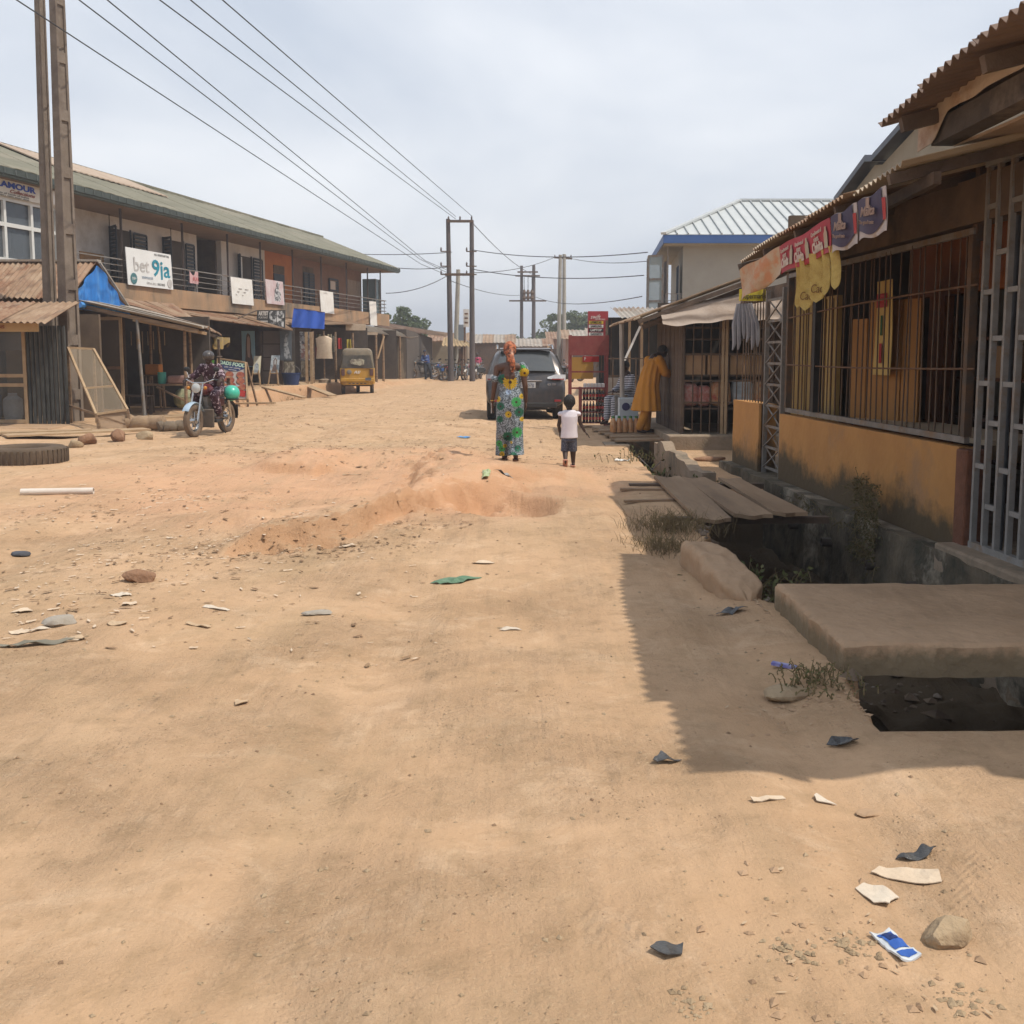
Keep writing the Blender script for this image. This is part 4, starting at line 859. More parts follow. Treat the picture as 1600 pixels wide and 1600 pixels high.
M_GFAS = mat('fascia_green', (.06, .075, .07), (.045, .055, .05), 3, .7)
M_LOUV = mat('louvre_navy', (.035, .045, .06), (.05, .06, .075), 4, .6)
# walls of the upper floor
for a, b, m in ((-2.4, 7.3, M_LWHITE), (9.15, 12.9, M_LWHITE), (12.9, 15.75, M_LOR), (15.75, 24.4, M_LBR)): lbox(a, b, 1.3, 1.5, 3.6, 5.95).build('upper_wall', m, lh)
lbox(7.3, 9.15, 3.2, 3.3, 3.6, 5.95).build('upper_wall', M_SHADE, lh)
for s in (7.3, 9.1): lbox(s - .02, s + .05, 1.51, 3.2, 3.6, 5.9).build('passage_wall', M_SHADE, lh)
lbox(-12, 24.6, 6.5, 6.7, 0, 6.0).build('rear_wall', M_LWHITE, lh)
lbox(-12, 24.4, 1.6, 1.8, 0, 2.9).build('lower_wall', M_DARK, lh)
lbox(24.4, 24.6, 1.5, 6.5, 0, 6.0).build('end_wall', M_LBR, lh)
# dado stripes on the white part
lbox(.3, 1.5, 1.27, 1.299, 4.35, 4.62).build('stripe', mat('stripe_orange', (.40, .22, .10)), lh); lbox(.3, 1.5, 1.27, 1.299, 3.66, 4.35).build('stripe', mat('stripe_green', (.03, .07, .06)), lh)
# balcony slab and soffit
def edge(u, v):
    s = -2.6 + 27.5 * u; return lp(s, -.06 + .025 * float(vn(s * 2, v * 3)), 3.05 + .60 * v + (.02 * float(vn(s * 1.5, 4)) if v == 0 else 0))
lbox(-2.6, 24.9, .0, 1.7, 3.1, 3.64).build('balcony_slab', M_SLABE, lh); MB().grid(edge, 120, 5, .09, LN).build('balcony_edge', M_SLABE, lh, smooth=True)
lbox(-12, 25.2, -.25, 1.6, 5.87, 5.94).build('soffit', mat('soffit_brown', (.25, .19, .15), (.20, .15, .12), 1.5, .9), lh)
# posts and railing
for s in (.59, 4.12, 7.26, 9.92, 12.91, 15.96, 19.04, 21.94, 23.87): MB().bar(lp(s, .06, 3.64), lp(s, .06, 5.87), .06).build('post', mat('post_brown', (.085, .06, .05), (.06, .045, .04), 4, .7), lh)
for k, z in enumerate((3.82, 4.0, 4.18, 4.36)): MB().bar(lp(-2.5, .04, z), lp(24.7, .04, z), .035 if k == 3 else .022).build('railing', M_STEEL, lh)
for k in range(16): MB().bar(lp(-2.3 + 1.78 * k, .04, 3.64), lp(-2.3 + 1.78 * k, .04, 4.36), .03).build('rail_post', M_STEEL, lh)
for k, z in enumerate((3.82, 4.0, 4.18, 4.36)): MB().bar(lp(24.75, .06, z), lp(24.75, 1.3, z), .025).build('railing', M_STEEL, lh)
# windows with louvred shutters, doors
def opening(s0, s1, z0, z1, m=M_DARK):
    lbox(s0, s1, 1.285, 1.299, z0, z1).build('window_opening', m, lh)
    for a, b in ((s0 - .05, s0), (s1, s1 + .05)): lbox(a, b, 1.26, 1.299, z0 - .05, z1 + .05).build('window_frame', M_LOUV, lh)
def shutter(s0, s1, d0, d1, z0, z1):
    a, b = lp(s0, d0, 0), lp(s1, d1, 0); t = MB()
    for p in (a, b): t.bar(p + Vector((0, 0, z0)), p + Vector((0, 0, z1)), .05)
    n = int((z1 - z0) / .12)
    for k in range(n + 1):
        z = z0 + (z1 - z0) * k / n; t.bar(a + Vector((0, 0, z)), b + Vector((0, 0, z)), .02, .08)
    t.build('shutter', M_LOUV, lh)
opening(1.9, 3.0, 3.7, 5.5); shutter(1.55, 1.88, .85, 1.25, 3.75, 5.5); shutter(3.08, 3.9, 1.2, 1.24, 3.75, 5.45)
opening(5.0, 6.3, 3.66, 5.5); shutter(4.75, 4.98, .85, 1.25, 3.7, 5.5); shutter(6.36, 7.0, 1.2, 1.24, 3.7, 5.45)
opening(10.55, 11.6, 3.9, 5.45); shutter(10.1, 10.5, 1.0, 1.25, 3.9, 5.45); shutter(11.66, 12.55, 1.2, 1.24, 3.7, 5.42); lbox(10.6, 10.75, 1.24, 1.28, 3.95, 5.4).build('curtain', M_WHITE, lh)
lbox(13.7, 14.75, 1.26, 1.299, 3.66, 5.0).build('door', M_LOUV, lh); lbox(13.7, 14.75, 1.26, 1.298, 5.02, 5.35).build('door_fanlight', M_SHADE, lh)
shutter(16.8, 17.35, 1.24, 1.26, 3.66, 5.25); shutter(17.4, 18.0, 1.24, 1.26, 3.66, 5.25); lbox(16.8, 18.0, 1.28, 1.298, 3.66, 5.55).build('door', M_SHADE, lh)
shutter(19.8, 21.0, 1.24, 1.26, 3.66, 5.2); lbox(19.9, 20.5, 1.2, 1.23, 4.7, 5.1).build('notice', M_CREAM, lh)
for a, b in ((22.4, 23.6), (23.65, 24.2)): lbox(a, b, 1.28, 1.298, 4.55, 5.35).build('plaster_patch', mat('patch_pale', (.32, .24, .18)), lh)
lbox(24.3, 24.9, .5, 1.2, 3.64, 5.5).build('glass_booth', glass('booth_glass', (.10, .15, .15), .15, .85), lh)
for s in (24.3, 24.9): lbox(s - .03, s + .03, .46, .5, 3.64, 5.5).build('booth_frame', M_STEEL, lh)
# ceiling lamps on the wall
for s in (1.6, 5.2): MB().bar(lp(s, 1.1, 5.5), lp(s, 1.1, 5.87), .02).build('lamp_cord', M_BLACK, lh)
# enclosed glass shop front, left end
lbox(-12, -2.45, 0, .15, 2.6, 3.86).build('front_wall', M_LWHITE, lh); lbox(-2.6, -2.45, .16, 1.6, 3.64, 5.87).build('return_wall', M_LWHITE, lh)
lbox(-12, -2.62, .06, .09, 3.9, 5.42).build('shop_glass', glass('shop_glass', (.11, .125, .14), .1, .72), lh)
lbox(-12, -2.62, 1.2, 1.25, 3.7, 5.8).build('inner_wall', mat('inner_grey', (.22, .23, .24), (.15, .16, .17), 2), lh)
M_ALU = mat('aluminium_white', (.66, .66, .63), (.60, .60, .57), 4, .5)
for s in np.arange(-11.7, -2.5, 1.02): lbox(s - .045, s + .045, -.02, .055, 3.9, 5.42).build('mullion', M_ALU, lh)
for z in (3.9, 4.78, 5.42): lbox(-12, -2.6, -.015, .053, z - .05, z + .05).build('transom', M_ALU, lh)
for k, (s, m) in enumerate(((-4.75, M_WHITE), (-4.05, mat('cloth_navy', (.05, .06, .12))), (-3.55, mat('cloth_skyblue', (.20, .34, .50))), (-5.3, M_BLACK))):
    MB().loft([[lp(s + .22 * r * math.cos(a), .45 + .12 * math.sin(a), z) for a in np.linspace(0, 2 * math.pi, 10)[:-1]] for r, z in ((.5, 4.0), (.9, 4.25), (1, 4.5), (1.15, 4.62), (.4, 4.68))]).build('hanging_shirt', m, lh, smooth=True)
# sign of the shop
lbox(-12, -2.45, -.10, -.03, 5.46, 6.04).build('sign_band', mat('sign_cream', (.66, .62, .54), (.60, .55, .46), 2, .5), lh)
fr = lambda s, d, z: frame(lp(s, d, z), LD, (0, 0, 1))
text('GLAMOUR', .20, mat('letters_blue', (.05, .09, .38)), lh, fr(-4.35, -.115, 5.745), width=1.75, bold=.008); text('Collections', .12, mat('letters_maroon', (.30, .10, .08)), lh, fr(-4.0, -.115, 5.605), width=.95, shear=.3, bold=.003)
for k in range(2): text('shirts  trousers  native wears  shoes' if k % 2 else 'dealers in all kinds of ladies', .06, M_BLACK, lh, fr(-4.5, -.115, 5.53 - .05 * k), width=1.5)
MB().grid(lambda u, v: lp(-3.15 + .6 * u, -.12 - .05 * math.sin(math.pi * u), 5.50 + .42 * v * math.sin(math.pi * (.15 + .35 * u))), 8, 6, .02, LN).build('sign_shell', M_WHITE, lh, smooth=True)
# roof: long sheets, fascia, brown patch
nsh = 26
for k in range(nsh):
    s0 = -12 + 37.6 * k / nsh; s1 = -12 + 37.6 * (k + 1) / nsh + .03; dz = .012 * (k % 2)
    MB().grid(lambda u, v: lp(s0 + (s1 - s0) * u, -.45 + 4.45 * v, 6.10 + 1.78 * v + dz + .018 * abs(math.sin(u * 9.42))), 18, 2, .02).build('roof_sheet', M_GROOF, lh, smooth=True, sharp=20)
MB().add([lp(-12, 4.0, 7.88), lp(25.6, 4.0, 7.88), lp(25.6, 8, 6.1), lp(-12, 8, 6.1)], [(0, 1, 2, 3)]).build('roof_back', M_GROOF, lh)
MB().prism([(-.4, 6.0), (4.0, 7.85), (7.9, 6.0)], lambda a, b, d: lp(d, a, b), 24.45, 24.62).build('gable', M_LBR, lh)
def pz(d): return 6.10 + 1.78 * (d + .45) / 4.45
MB().grid(lambda u, v: lp(.0 + 6.9 * u, 2.15 + 1.7 * v + .0 * u, pz(2.15 + 1.7 * v) + .09 + .012 * math.sin(u * 150)), 120, 2, .04).build('roof_patch', mat('patch_tan', (.42, .33, .25), (.36, .27, .20), 1.2, .7), lh)
lbox(-12, 25.6, -.47, -.41, 5.93, 6.09).build('fascia', M_GFAS, lh); lbox(-12, 25.6, -.42, -.26, 5.88, 5.925).build('fascia_lip', mat('lip_green', (.13, .16, .15)), lh)
for k in range(94): lbox(-11.9 + .4 * k, -11.86 + .4 * k, -.485, -.471, 5.95, 6.08).build('fascia_clip', mat('clip_grey', (.10, .115, .11)), lh)
MB().bar(lp(-11, 4.0, 7.9), lp(25.6, 4.0, 7.9), .25, .08).build('ridge_cap', M_GROOF, lh)
# boards hung on the railing
def board(s0, s1, z0, z1, label, m=M_WHITE, name='hanging_board', d=-.09, tilt=.05, cat='sign'):
    t = thing(name, label, cat, lp((s0 + s1) / 2, d, z0))
    a, b, c, e = lp(s0, d, z1), lp(s1, d, z1), lp(s1, d - tilt, z0), lp(s0, d - tilt, z0); MB().grid(lambda u, v: lerp(lerp(e, c, u), lerp(a, b, u), v), 2, 2, .02, LN).build('board', m, t)
    return t, (lambda u, v: frame(lerp(lerp(e, c, u), lerp(a, b, u), v) - LN * .012, LD, (0, 0, 1)))
t, f = board(.55, 3.1, 3.62, 4.74, 'large white betting sign lettered bet9ja on the balcony rail', mat('sign_white', (.72, .72, .70), (.68, .68, .66), 2, .4))
M_TEAL = mat('letters_teal', (.03, .26, .36)); M_GREYL = mat('letters_grey', (.55, .53, .51))
text('bet', .62, M_GREYL, t, f(.30, .55), width=.85, bold=.006); text('9ja', .72, M_TEAL, t, f(.74, .52), width=1.05, bold=.01)
text('NO.1 SPORTS BETTING', .09, M_BLACK, t, f(.78, .92), width=.85); text('ZOOM SOCCER', .10, mat('letters_bluegrey', (.16, .24, .36)), t, f(.42, .24), width=.62); text('VIRTUAL RACE', .10, M_GREYL, t, f(.5, .10), width=.55); text('DOG RACE', .10, M_BLACK, t, f(.72, .10), width=.42)
MB().lathe([(.17, 0), (.17, .01)], 20, M=f(.12, .18).to_3x3(), c=f(.12, .18).translation).build('badge', mat('badge_teal', (.08, .20, .22)), t); text('18+', .12, M_WHITE, t, Matrix.Translation(-LN * .012) @ f(.12, .18), width=.2)
MB().lathe([(.14, 0), (.14, .008)], 20, M=f(.92, .16).to_3x3(), c=f(.92, .16).translation).build('badge', M_GREYL, t)
t = thing('pink_cloth', 'pink lettered cloth tied to the balcony rail', 'cloth', lp(4.6, -.06, 3.9))
MB().grid(lambda u, v: lp(4.33 + .62 * u, -.05 - .03 * math.sin(5 * u), 3.92 + (.42 - .16 * math.sin(math.pi * min(1, u * 1.6)) * v) * v), 10, 6, .006, LN).build('cloth', mat('cloth_pink', (.58, .36, .36), (.5, .3, .3), 5, .9), t, smooth=True); text('FUEL', .17, M_RED, t, fr(4.66, -.10, 4.06), width=.38)
t, f = board(7.15, 8.85, 3.38, 4.34, 'blank cream board with faint sketch left of the poster on the rail')
for k in range(6): MB().box((0, 0, 0), (.08 + .1 * (k % 3), .03, .006)).xf(f(.2 + .1 * k, .35 + .12 * (k % 3))).build('print_mark', mat('mark_grey', (.45, .42, .38)), t)
t, f = board(10.0, 11.6, 3.52, 4.46, 'white poster with black figure and red print on the rail', mat('poster_pale', (.58, .52, .52), (.50, .36, .36), 3, .6))
MB().prism([(-.1, -.4), (.15, -.45), (.45, -.38), (.5, 0), (.3, .1), (.38, .35), (.2, .42), (.1, .2), (-.05, .1)], lambda a, b, d, M_=f(.5, .5): M_ @ Vector((a, b, d)), 0, .006).build('print_figure', mat('print_charcoal', (.10, .10, .11), (.5, .5, .5), 9, contrast=(.48, .52)), t)
t, f = board(15.42, 16.95, 3.38, 4.36, 'plain white board on the rail before the brown wall'); text('NOTICE', .1, M_GREYL, t, f(.4, .9), width=.4)
board(21.75, 22.75, 3.0, 4.22, 'tall narrow white board leaning at the far end of the balcony')
# ------------------------------------------------------------------ twin concrete poles
def cpole(label, top, base, w0, w1, rz, panels):
    t = thing('concrete_pole', label, 'pole', (base.x, base.y, gz(base.x, base.y) - .2), 0)
    ax = (top - base); Lz = ax.length; A_ = frame(base, ax.cross(Vector((0, 1, 0))).normalized() * -1, (0, 1, 0))
    A_ = Matrix.Translation(base) @ ax.to_track_quat('Z', 'Y').to_matrix().to_4x4() @ Matrix.Rotation(rz, 4, 'Z')
    def taper(x0, x1, y0, y1, za, zb):
        v = []
        for z in (za, zb):
            k_ = w0 + (w1 - w0) * z / Lz
            v += [A_ @ Vector((x * k_, y * k_, z)) for x, y in ((x0, y0), (x1, y0), (x1, y1), (x0, y1))]
        return MB().add(v, [(3, 2, 1, 0), (4, 5, 6, 7), (0, 1, 5, 4), (1, 2, 6, 5), (2, 3, 7, 6), (3, 0, 4, 7)])
    M_P = mat('pole_concrete', (.215, .175, .14), (.165, .13, .10), 3, .92, .6, c3=(.13, .10, .08), detail=7)
    taper(-.30, .30, -.22, .22, 0, Lz).build('web', M_P, t)
    taper(-.5, -.301, -.36, .36, 0, Lz).build('flange', M_P, t, bevel=.01); taper(.301, .5, -.36, .36, 0, Lz).build('flange', M_P, t, bevel=.01)
    if panels:
        z = .6
        while z < Lz - .5: taper(-.3, .3, -.34, .34, z, z + .22).build('rung', M_P, t); z += 1.15
    return t
cpole('left concrete pole with smooth face beside the twin panelled pole', lerp(at(84, 655, 22.2), at(62, 0, 22.2), 1.3), at(84.5, 668, 22.2), .25, .16, R(-28), False)
cpole('right concrete pole with stepped panels standing by the glass kiosk', lerp(at(114, 655, 21.8), at(89, 0, 21.8), 1.3), at(114.5, 668, 21.8), .37, .22, R(-24), True)
# ------------------------------------------------------------------ stalls
def ground_at(p): return Vector((p.x, p.y, gz(p.x, p.y)))
def post(parent, px, Y, z1, w=.07, m=M_WOOD, lean=(0, 0), name='post', px2=None):
    p = at(px, 640, Y); z = gz(p.x, Y); MB().tube([(p.x, Y, z - .1), (p.x + lean[0] * .5, Y + lean[1] * .5, (z + z1) / 2), (p.x + lean[0], Y + lean[1], z1)], [w * .55, w * .5, w * .45], 7).build(name, m, parent, smooth=True)
# 1 far-left glass kiosk
k1 = thing('glass_kiosk', 'dark ribbed kiosk with glass front and rusty awning at the left edge', 'kiosk', (-10.8, 21, .1))
xL, xM, xR = -13.0, -9.95, -9.12
o = MB().box2((-14, 19.75, -.1), (-8.95, 21.0, .10)).build('doorstep', M_SLAB, bevel=.03); tag(o, 'low concrete doorstep before the glass kiosk', 'step')
MB().box2((xL, 21.0, .1), (xM, 22.9, .16)).build('floor', M_CONC, k1); MB().box2((xL, 22.8, .1), (xR, 22.9, 2.4)).build('back_wall', M_SHADE, k1)
for z in (.12, .86, 1.05, 2.0): MB().box2((xL, 20.99, z), (xM, 21.05, z + .07)).build('frame_rail', M_WOODL, k1)
for x in (xL, -11.2, -10.62, xM): MB().box2((x - .035, 20.985, .1), (x + .035, 21.055, 2.05)).build('frame_post', M_WOODL, k1)
MB().box2((xL, 21.02, .2), (xM, 21.03, 2.0)).build('glass_pane', glass('pane_dim', (.10, .10, .09), .12, .3), k1)
for k in range(9):
    x = xM + .08 + k * .092; MB().tube([(x, 21.02 + random.uniform(-.02, .02), .08), (x, 21.02, 2.1)], .04, 6).build('bamboo_slat', mat('slat_black', (.035, .036, .034), (.06, .06, .055), 5, .7), k1, smooth=True)
MB().box2((xL, 20.2, 1.96), (-9.28, 20.26, 2.13)).build('sign_board', mat('sign_tan', (.46, .30, .14), (.40, .26, .12), 3, .8), k1)
text('PURE WATER  PROVISIONS', .085, mat('letters_rust', (.25, .08, .03)), k1, frame((-10.6, 20.19, 2.05), (1, 0, 0), (0, 0, 1)), width=1.35, bold=.003)
sheet(k1, (-13.4, 21.6, 2.62), (-9.0, 21.6, 2.60), (-9.0, 19.95, 2.12), (-13.4, 19.95, 2.16), 5, (M_ZB, M_ZR), jit=.05)
for k, (x, m, lb) in enumerate(((-10.35, mat('curtain_tan', (.30, .20, .10)), 'sack'), (-10.9, M_SHADE, 'sack'))): MB().box2((x - .22, 21.5, .2), (x + .22, 21.8, 1.6)).build('hung_sack', m, k1)
o = MB().lathe([(.16, 0), (.19, .1), (.19, .42), (.09, .5), (.09, .55)], 12, (-10.4, 21.35, .17)).build('water_jar', mat('jar_white', (.5, .52, .53)), smooth=True); tag(o, 'white water jar inside the glass kiosk', 'jar')
o = MB().lathe([(.16, 0), (.2, .1), (.2, .5), (.09, .58), (.09, .62)], 12, (-10.85, 21.35, .17)).build('water_jar', mat('jar_blue', (.08, .18, .34)), smooth=True); tag(o, 'blue water jar inside the glass kiosk', 'jar')
# 2 hut with blue tarp gable
k2 = thing('tarp_hut', 'hut with rusty ridge roof and bright blue tarp gable behind the poles', 'hut', (-11.5, 24.5, .1))
sheet(k2, (-15.5, 24.3, 3.66), (-9.72, 24.3, 3.66), (-9.72, 22.7, 2.72), (-15.5, 22.7, 2.76), 8, (M_ZR, M_ZB, M_ZG, M_ZR), jit=.02)
sheet(k2, (-9.72, 24.34, 3.66), (-15.5, 24.34, 3.66), (-15.5, 26.3, 2.62), (-9.72, 26.3, 2.60), 5, (M_ZR, M_ZB), jit=.02)
MB().bar((-15.5, 24.32, 3.70), (-9.66, 24.32, 3.70), .22, .05).build('ridge_cap', M_ZG, k2)
M_BTARP = mat('tarp_blue', (.02, .15, .48), (.03, .21, .60), 3, .55, .4, c3=(.12, .34, .68), stretch=(1, 4, .6))
def gab(u, v):
    y = 22.75 + 3.5 * u; top = 3.60 - abs(y - 24.3) * .545; zb_ = 2.52 + .0 * u
    return (-9.68 + .03 * math.sin(34 * u + 2 * v) + .04 * float(vn(u * 14, v * 7)), y, zb_ + (max(top, zb_ + .02) - zb_) * v)
MB().grid(gab, 60, 12, .01, (-1, 0, 0)).build('tarp_gable', M_BTARP, k2, smooth=True, sharp=60)
MB().tube([(-9.62, 23.0, 2.62), (-9.6, 24.6, 2.6)], .07, 8).build('rolled_tarp', M_BTARP, k2, smooth=True)
MB().bar((-9.64, 24.3, 3.66), (-9.64, 26.3, 2.58), .05, .04).build('barge_board', M_ZG, k2)
MB().box2((-15.5, 25.6, .1), (-9.75, 25.7, 2.6)).build('back_wall', M_SHADE, k2); MB().box2((-15.5, 22.9, .1), (-10.2, 22.95, 2.65)).build('front_wall', M_DARK, k2)
# glazed timber doors
kd = thing('glazed_doors', 'pair of timber framed glass doors right of the concrete poles', 'door', (-9.6, 23.6, .2))
for (xa, xb) in ((-10.2, -9.62), (-9.60, -8.92)):
    for x in (xa + .03, xb - .03): MB().box2((x - .03, 23.58, .2), (x + .03, 23.64, 2.36)).build('stile', M_WOODL, kd)
    for z in (.2, 1.18, 2.30): MB().box2((xa + .062, 23.585, z), (xb - .062, 23.635, z + .07)).build('rail', M_WOODL if z != 1.18 else M_RUST, kd)
    MB().box2((xa + .06, 23.60, .27), (xb - .06, 23.61, 2.3)).build('pane', glass('pane_brown', (.16, .12, .09), .12, .45), kd)
MB().box2((-10.1, 23.56, 1.95), (-9.9, 23.57, 2.22)).build('notice', M_PAPER, kd)
# lean-to roof in front of it
k3 = thing('porch_stall', 'lean-to stall with pale tin roof on crooked posts beside the glass doors', 'stall', (-8.4, 24.5, .1))
sheet(k3, (-9.75, 23.15, 2.72), (-9.75, 26.2, 2.72), (-7.75, 26.4, 2.2), (-7.05, 23.3, 2.13), 4, (M_ZG, M_ZG, M_ZB), jit=.02)
MB().bar((-9.7, 23.25, 2.60), (-7.1, 23.35, 2.04), .05, .09).build('rafter', M_WOOD, k3)
MB().bar((-8.55, 23.3, 2.3), (-7.1, 24.0, 2.0), .05, .07).build('rafter', M_WOODL, k3)
for px, Y, z1, ln, m in ((226, 23.3, 2.30, (-.10, 0), M_STEEL), (291, 23.6, 2.08, (.02, 0), M_WOOD), (198, 25.6, 2.4, (0, 0), M_WOODD), (238, 26.0, 2.3, (.02, 0), M_WOOD), (258, 26.3, 2.3, (-.12, 0), M_WOOD), (302, 25.8, 2.1, (-.03, 0), M_WOOD)):
    post(k3, px, Y, z1, .075, m, ln)
MB().box2((-10.6, 26.9, .1), (-7.9, 27.0, 2.5)).build('back_wall', M_DARK, k3)
# pots hanging on the line at the back
for k in range(7): MB().tube([(-9.6 + .14 * k, 26.0, 2.1), (-9.6 + .14 * k, 26.0, 1.75 - .1 * (k % 3))], .012, 5).build('hanging_string', M_WOODL, k3)
def wood_table(label, cx, cy, w, d, h, m=M_WOOD, rz=0, brace=True):
    t = thing('wooden_table', label, 'table', (cx, cy, gz(cx, cy)), rz)
    for k in range(4): MB().box((0, -d / 2 + d * (k + .5) / 4, h), (w, d / 4 - .01, .035)).build('top_plank', m, t, local=True)
    for sx in (-1, 1):
        for sy in (-1, 1): MB().box((sx * (w / 2 - .08), sy * (d / 2 - .06), h / 2 - .03), (.08, .07, h - .02)).build('leg', M_WOODD, t, local=True)
    for sy in (-1, 1): MB().bar((-w / 2 + .08, sy * (d / 2 - .06), .2), (w / 2 - .08, sy * (d / 2 - .06), .2), .05, .04).build('stretcher', M_WOODD, t, local=True)
    if brace: MB().bar((-w / 4, -d / 2 + .02, h - .05), (w / 2 - .1, -d / 2 + .02, .25), .05, .04).build('brace', M_WOOD, t, local=True)
    return t
wood_table('long wooden work table under the pale tin porch roof', -8.15, 24.9, 1.5, .6, .80)
wood_table('small wooden table behind the porch posts carrying a white bowl', -8.35, 27.9, 1.3, .7, .85, brace=False)
MB_b = MB().lathe([(.06, 0), (.12, .05), (.14, .11)], 12, (-8.5, 27.85, gz(-8.35, 27.9) + .87)).build('bowl', M_WHITE, smooth=True); tag(MB_b, 'white bowl on the small table behind the porch', 'bowl')
o = MB().box((-8.0, 24.8, gz(-8.15, 24.9) + .92), (.55, .35, .20)).build('basin', mat('basin_pink', (.32, .19, .16)), bevel=.05); tag(o, 'dull pink basin on the long work table', 'basin')
o = MB().lathe([(.08, 0), (.1, .05), (.1, .28)], 12, (-8.45, 24.8, gz(-8.15, 24.9) + .82)).build('cup', mat('cup_teal', (.10, .38, .30)), smooth=True); tag(o, 'teal plastic cup on the long work table', 'cup')
wood_table('low dark bench with shelf left of the long work table', -8.95, 24.4, .7, .5, .42, M_WOODD, brace=False)
# steps and planks before the porch
for k, (x0, y0, x1, y1, w) in enumerate(((-8.6, 22.6, -6.9, 23.4, .35), (-8.3, 23.0, -6.8, 23.8, .3))):
    z = gz((x0 + x1) / 2, (y0 + y1) / 2); o = MB().bar((x0, y0, z + .12 + .04 * k), (x1, y1, z + .15 + .04 * k), w, .04).build('plank', M_WOODL); tag(o, ('front plank of the step before the porch stall', 'back plank of the step before the porch stall')[k], 'plank')
# slanted mesh display cage
cg = thing('mesh_cage', 'slanted timber and wire mesh cage standing before the concrete poles', 'cage', (-8.6, 20.9, 0))
tl, tr, br, bl = at(106, 543, 21.3), at(146, 545, 21.5), at(199, 640, 20.5), at(150, 647, 20.3)
zg = .05
for a, b in ((tl, tr), (tr, br), (br, bl), (bl, tl), (lerp(tl, bl, .62), lerp(tr, br, .62))): MB().bar(a, b, .045).build('frame_bar', M_WOODL, cg)
for p in (bl, br): MB().bar((p.x + .06, p.y, zg), p, .05).build('leg', M_WOOD, cg)
for p in (tl, tr): MB().bar((p.x, p.y + .02, zg), p, .045).build('leg', M_WOOD, cg)
MB().bar(at(103, 632, 21.3), bl, .04).build('frame_bar', M_WOOD, cg)
MB().bar((bl.x, bl.y, bl.z), (br.x - .05, br.y, .12), .03).build('frame_bar', M_WOOD, cg)
M_MESH = glass('wire_mesh', (.30, .235, .16), .8, .42)
MB().add([tl, tr, br, bl], [(0, 1, 2, 3)]).build('mesh_panel', M_MESH, cg)
MB().add([bl + Vector((0, .01, 0)), br + Vector((0, .01, 0)), Vector((br.x, br.y, zg)), Vector((bl.x, bl.y, zg))], [(0, 1, 2, 3)]).build('mesh_panel', glass('mesh_dense', (.34, .25, .17), .9, .75), cg)
# logs, rocks, tyre
def log(label, a, b, r0, r1, m):
    a, b = Vector(a), Vector(b); n_ = 12
    o = MB().tube([lerp(a, b, k / n_) + Vector((0, .02 * math.sin(k), .015 * math.sin(k * 1.7))) for k in range(n_ + 1)], [r0 + (r1 - r0) * k / n_ + .012 * math.sin(k * 2.3) for k in range(n_ + 1)], 12).build('log', m, smooth=True); tag(o, label, 'log')
log('pale barkless log lying before the porch', (-7.75, 20.6, .14), (-6.95, 20.5, .14), .16, .14, mat('log_tan', (.33, .23, .14), (.25, .165, .10), 4, .9, .5))
log('grey log lying nearest the motorcycle', (-6.95, 20.1, .10), (-6.45, 20.3, .10), .10, .12, mat('log_grey', (.20, .155, .11), (.14, .105, .075), 4, .9, .6))
for k, (px, py, r, m, lb) in enumerate(((117, 697, (.14, .11, .09), M_ROCK, 'pale square stone beside the lying tyre'), (137, 690, (.17, .13, .15), M_ROCKB, 'red brown rock between the tyre and the pale stone'), (185, 686, (.19, .14, .15), M_ROCKB, 'angular red brown rock below the mesh cage'), (227, 683, (.17, .12, .11), M_ROCK, 'tan rock left of the motorcycle'))):
    Y = 1.5 * 1600 / (py + 4 - 555); p = at(px, py, Y); boulder('rock', (p.x, Y, gz(p.x, Y) + r[2] * .45), r, 31 + k, m, lb, 'rock', rz=k)
def tyre_mesh(R_, r_, n=48):
    mb = MB(); prof = []
    for k in range(16):
        a = 2 * math.pi * k / 16; prof.append((R_ - r_ + r_ * .98 * math.copysign(abs(math.cos(a)) ** .6, math.cos(a)), r_ * 1.0 * math.copysign(abs(math.sin(a)) ** .6, math.sin(a))))
    mb.lathe(prof, n, closed=True); return mb
ty = thing('old_tyre', 'old truck tyre half buried in the dirt at the left edge', 'tyre', (-6.85, 14.35, gz(-6.85, 14.35) + .10), 0)
tyre_mesh(.56, .14).build('carcass', mat('rubber_dusty', (.13, .09, .06), (.09, .065, .045), 5, .95, .4), ty, smooth=True, local=True)
tm = MB().box((.555, 0, 0), (.02, .032, .21)).mesh('tread_block', MATS['rubber_dusty'])
for k in range(44): share(tm, 'tread_block', ty, (0, 0, 0), (0, 0, 2 * math.pi * k / 44))
for k, (x0, y0, x1, y1, w) in enumerate(((-10.6, 17.9, -7.9, 19.2, .3), (-9.0, 18.1, -7.0, 19.6, .5))):
    z = max(gz(x0, y0), gz(x1, y1), gz((x0 + x1) / 2, (y0 + y1) / 2)) + .03; o = MB().bar((x0, y0, z), (x1, y1, z + .01), w, .03).build('plank', M_WOODL); tag(o, ('long plank lying along the kiosk doorstep', 'broad board on the earth between doorstep and rocks')[k], 'plank')
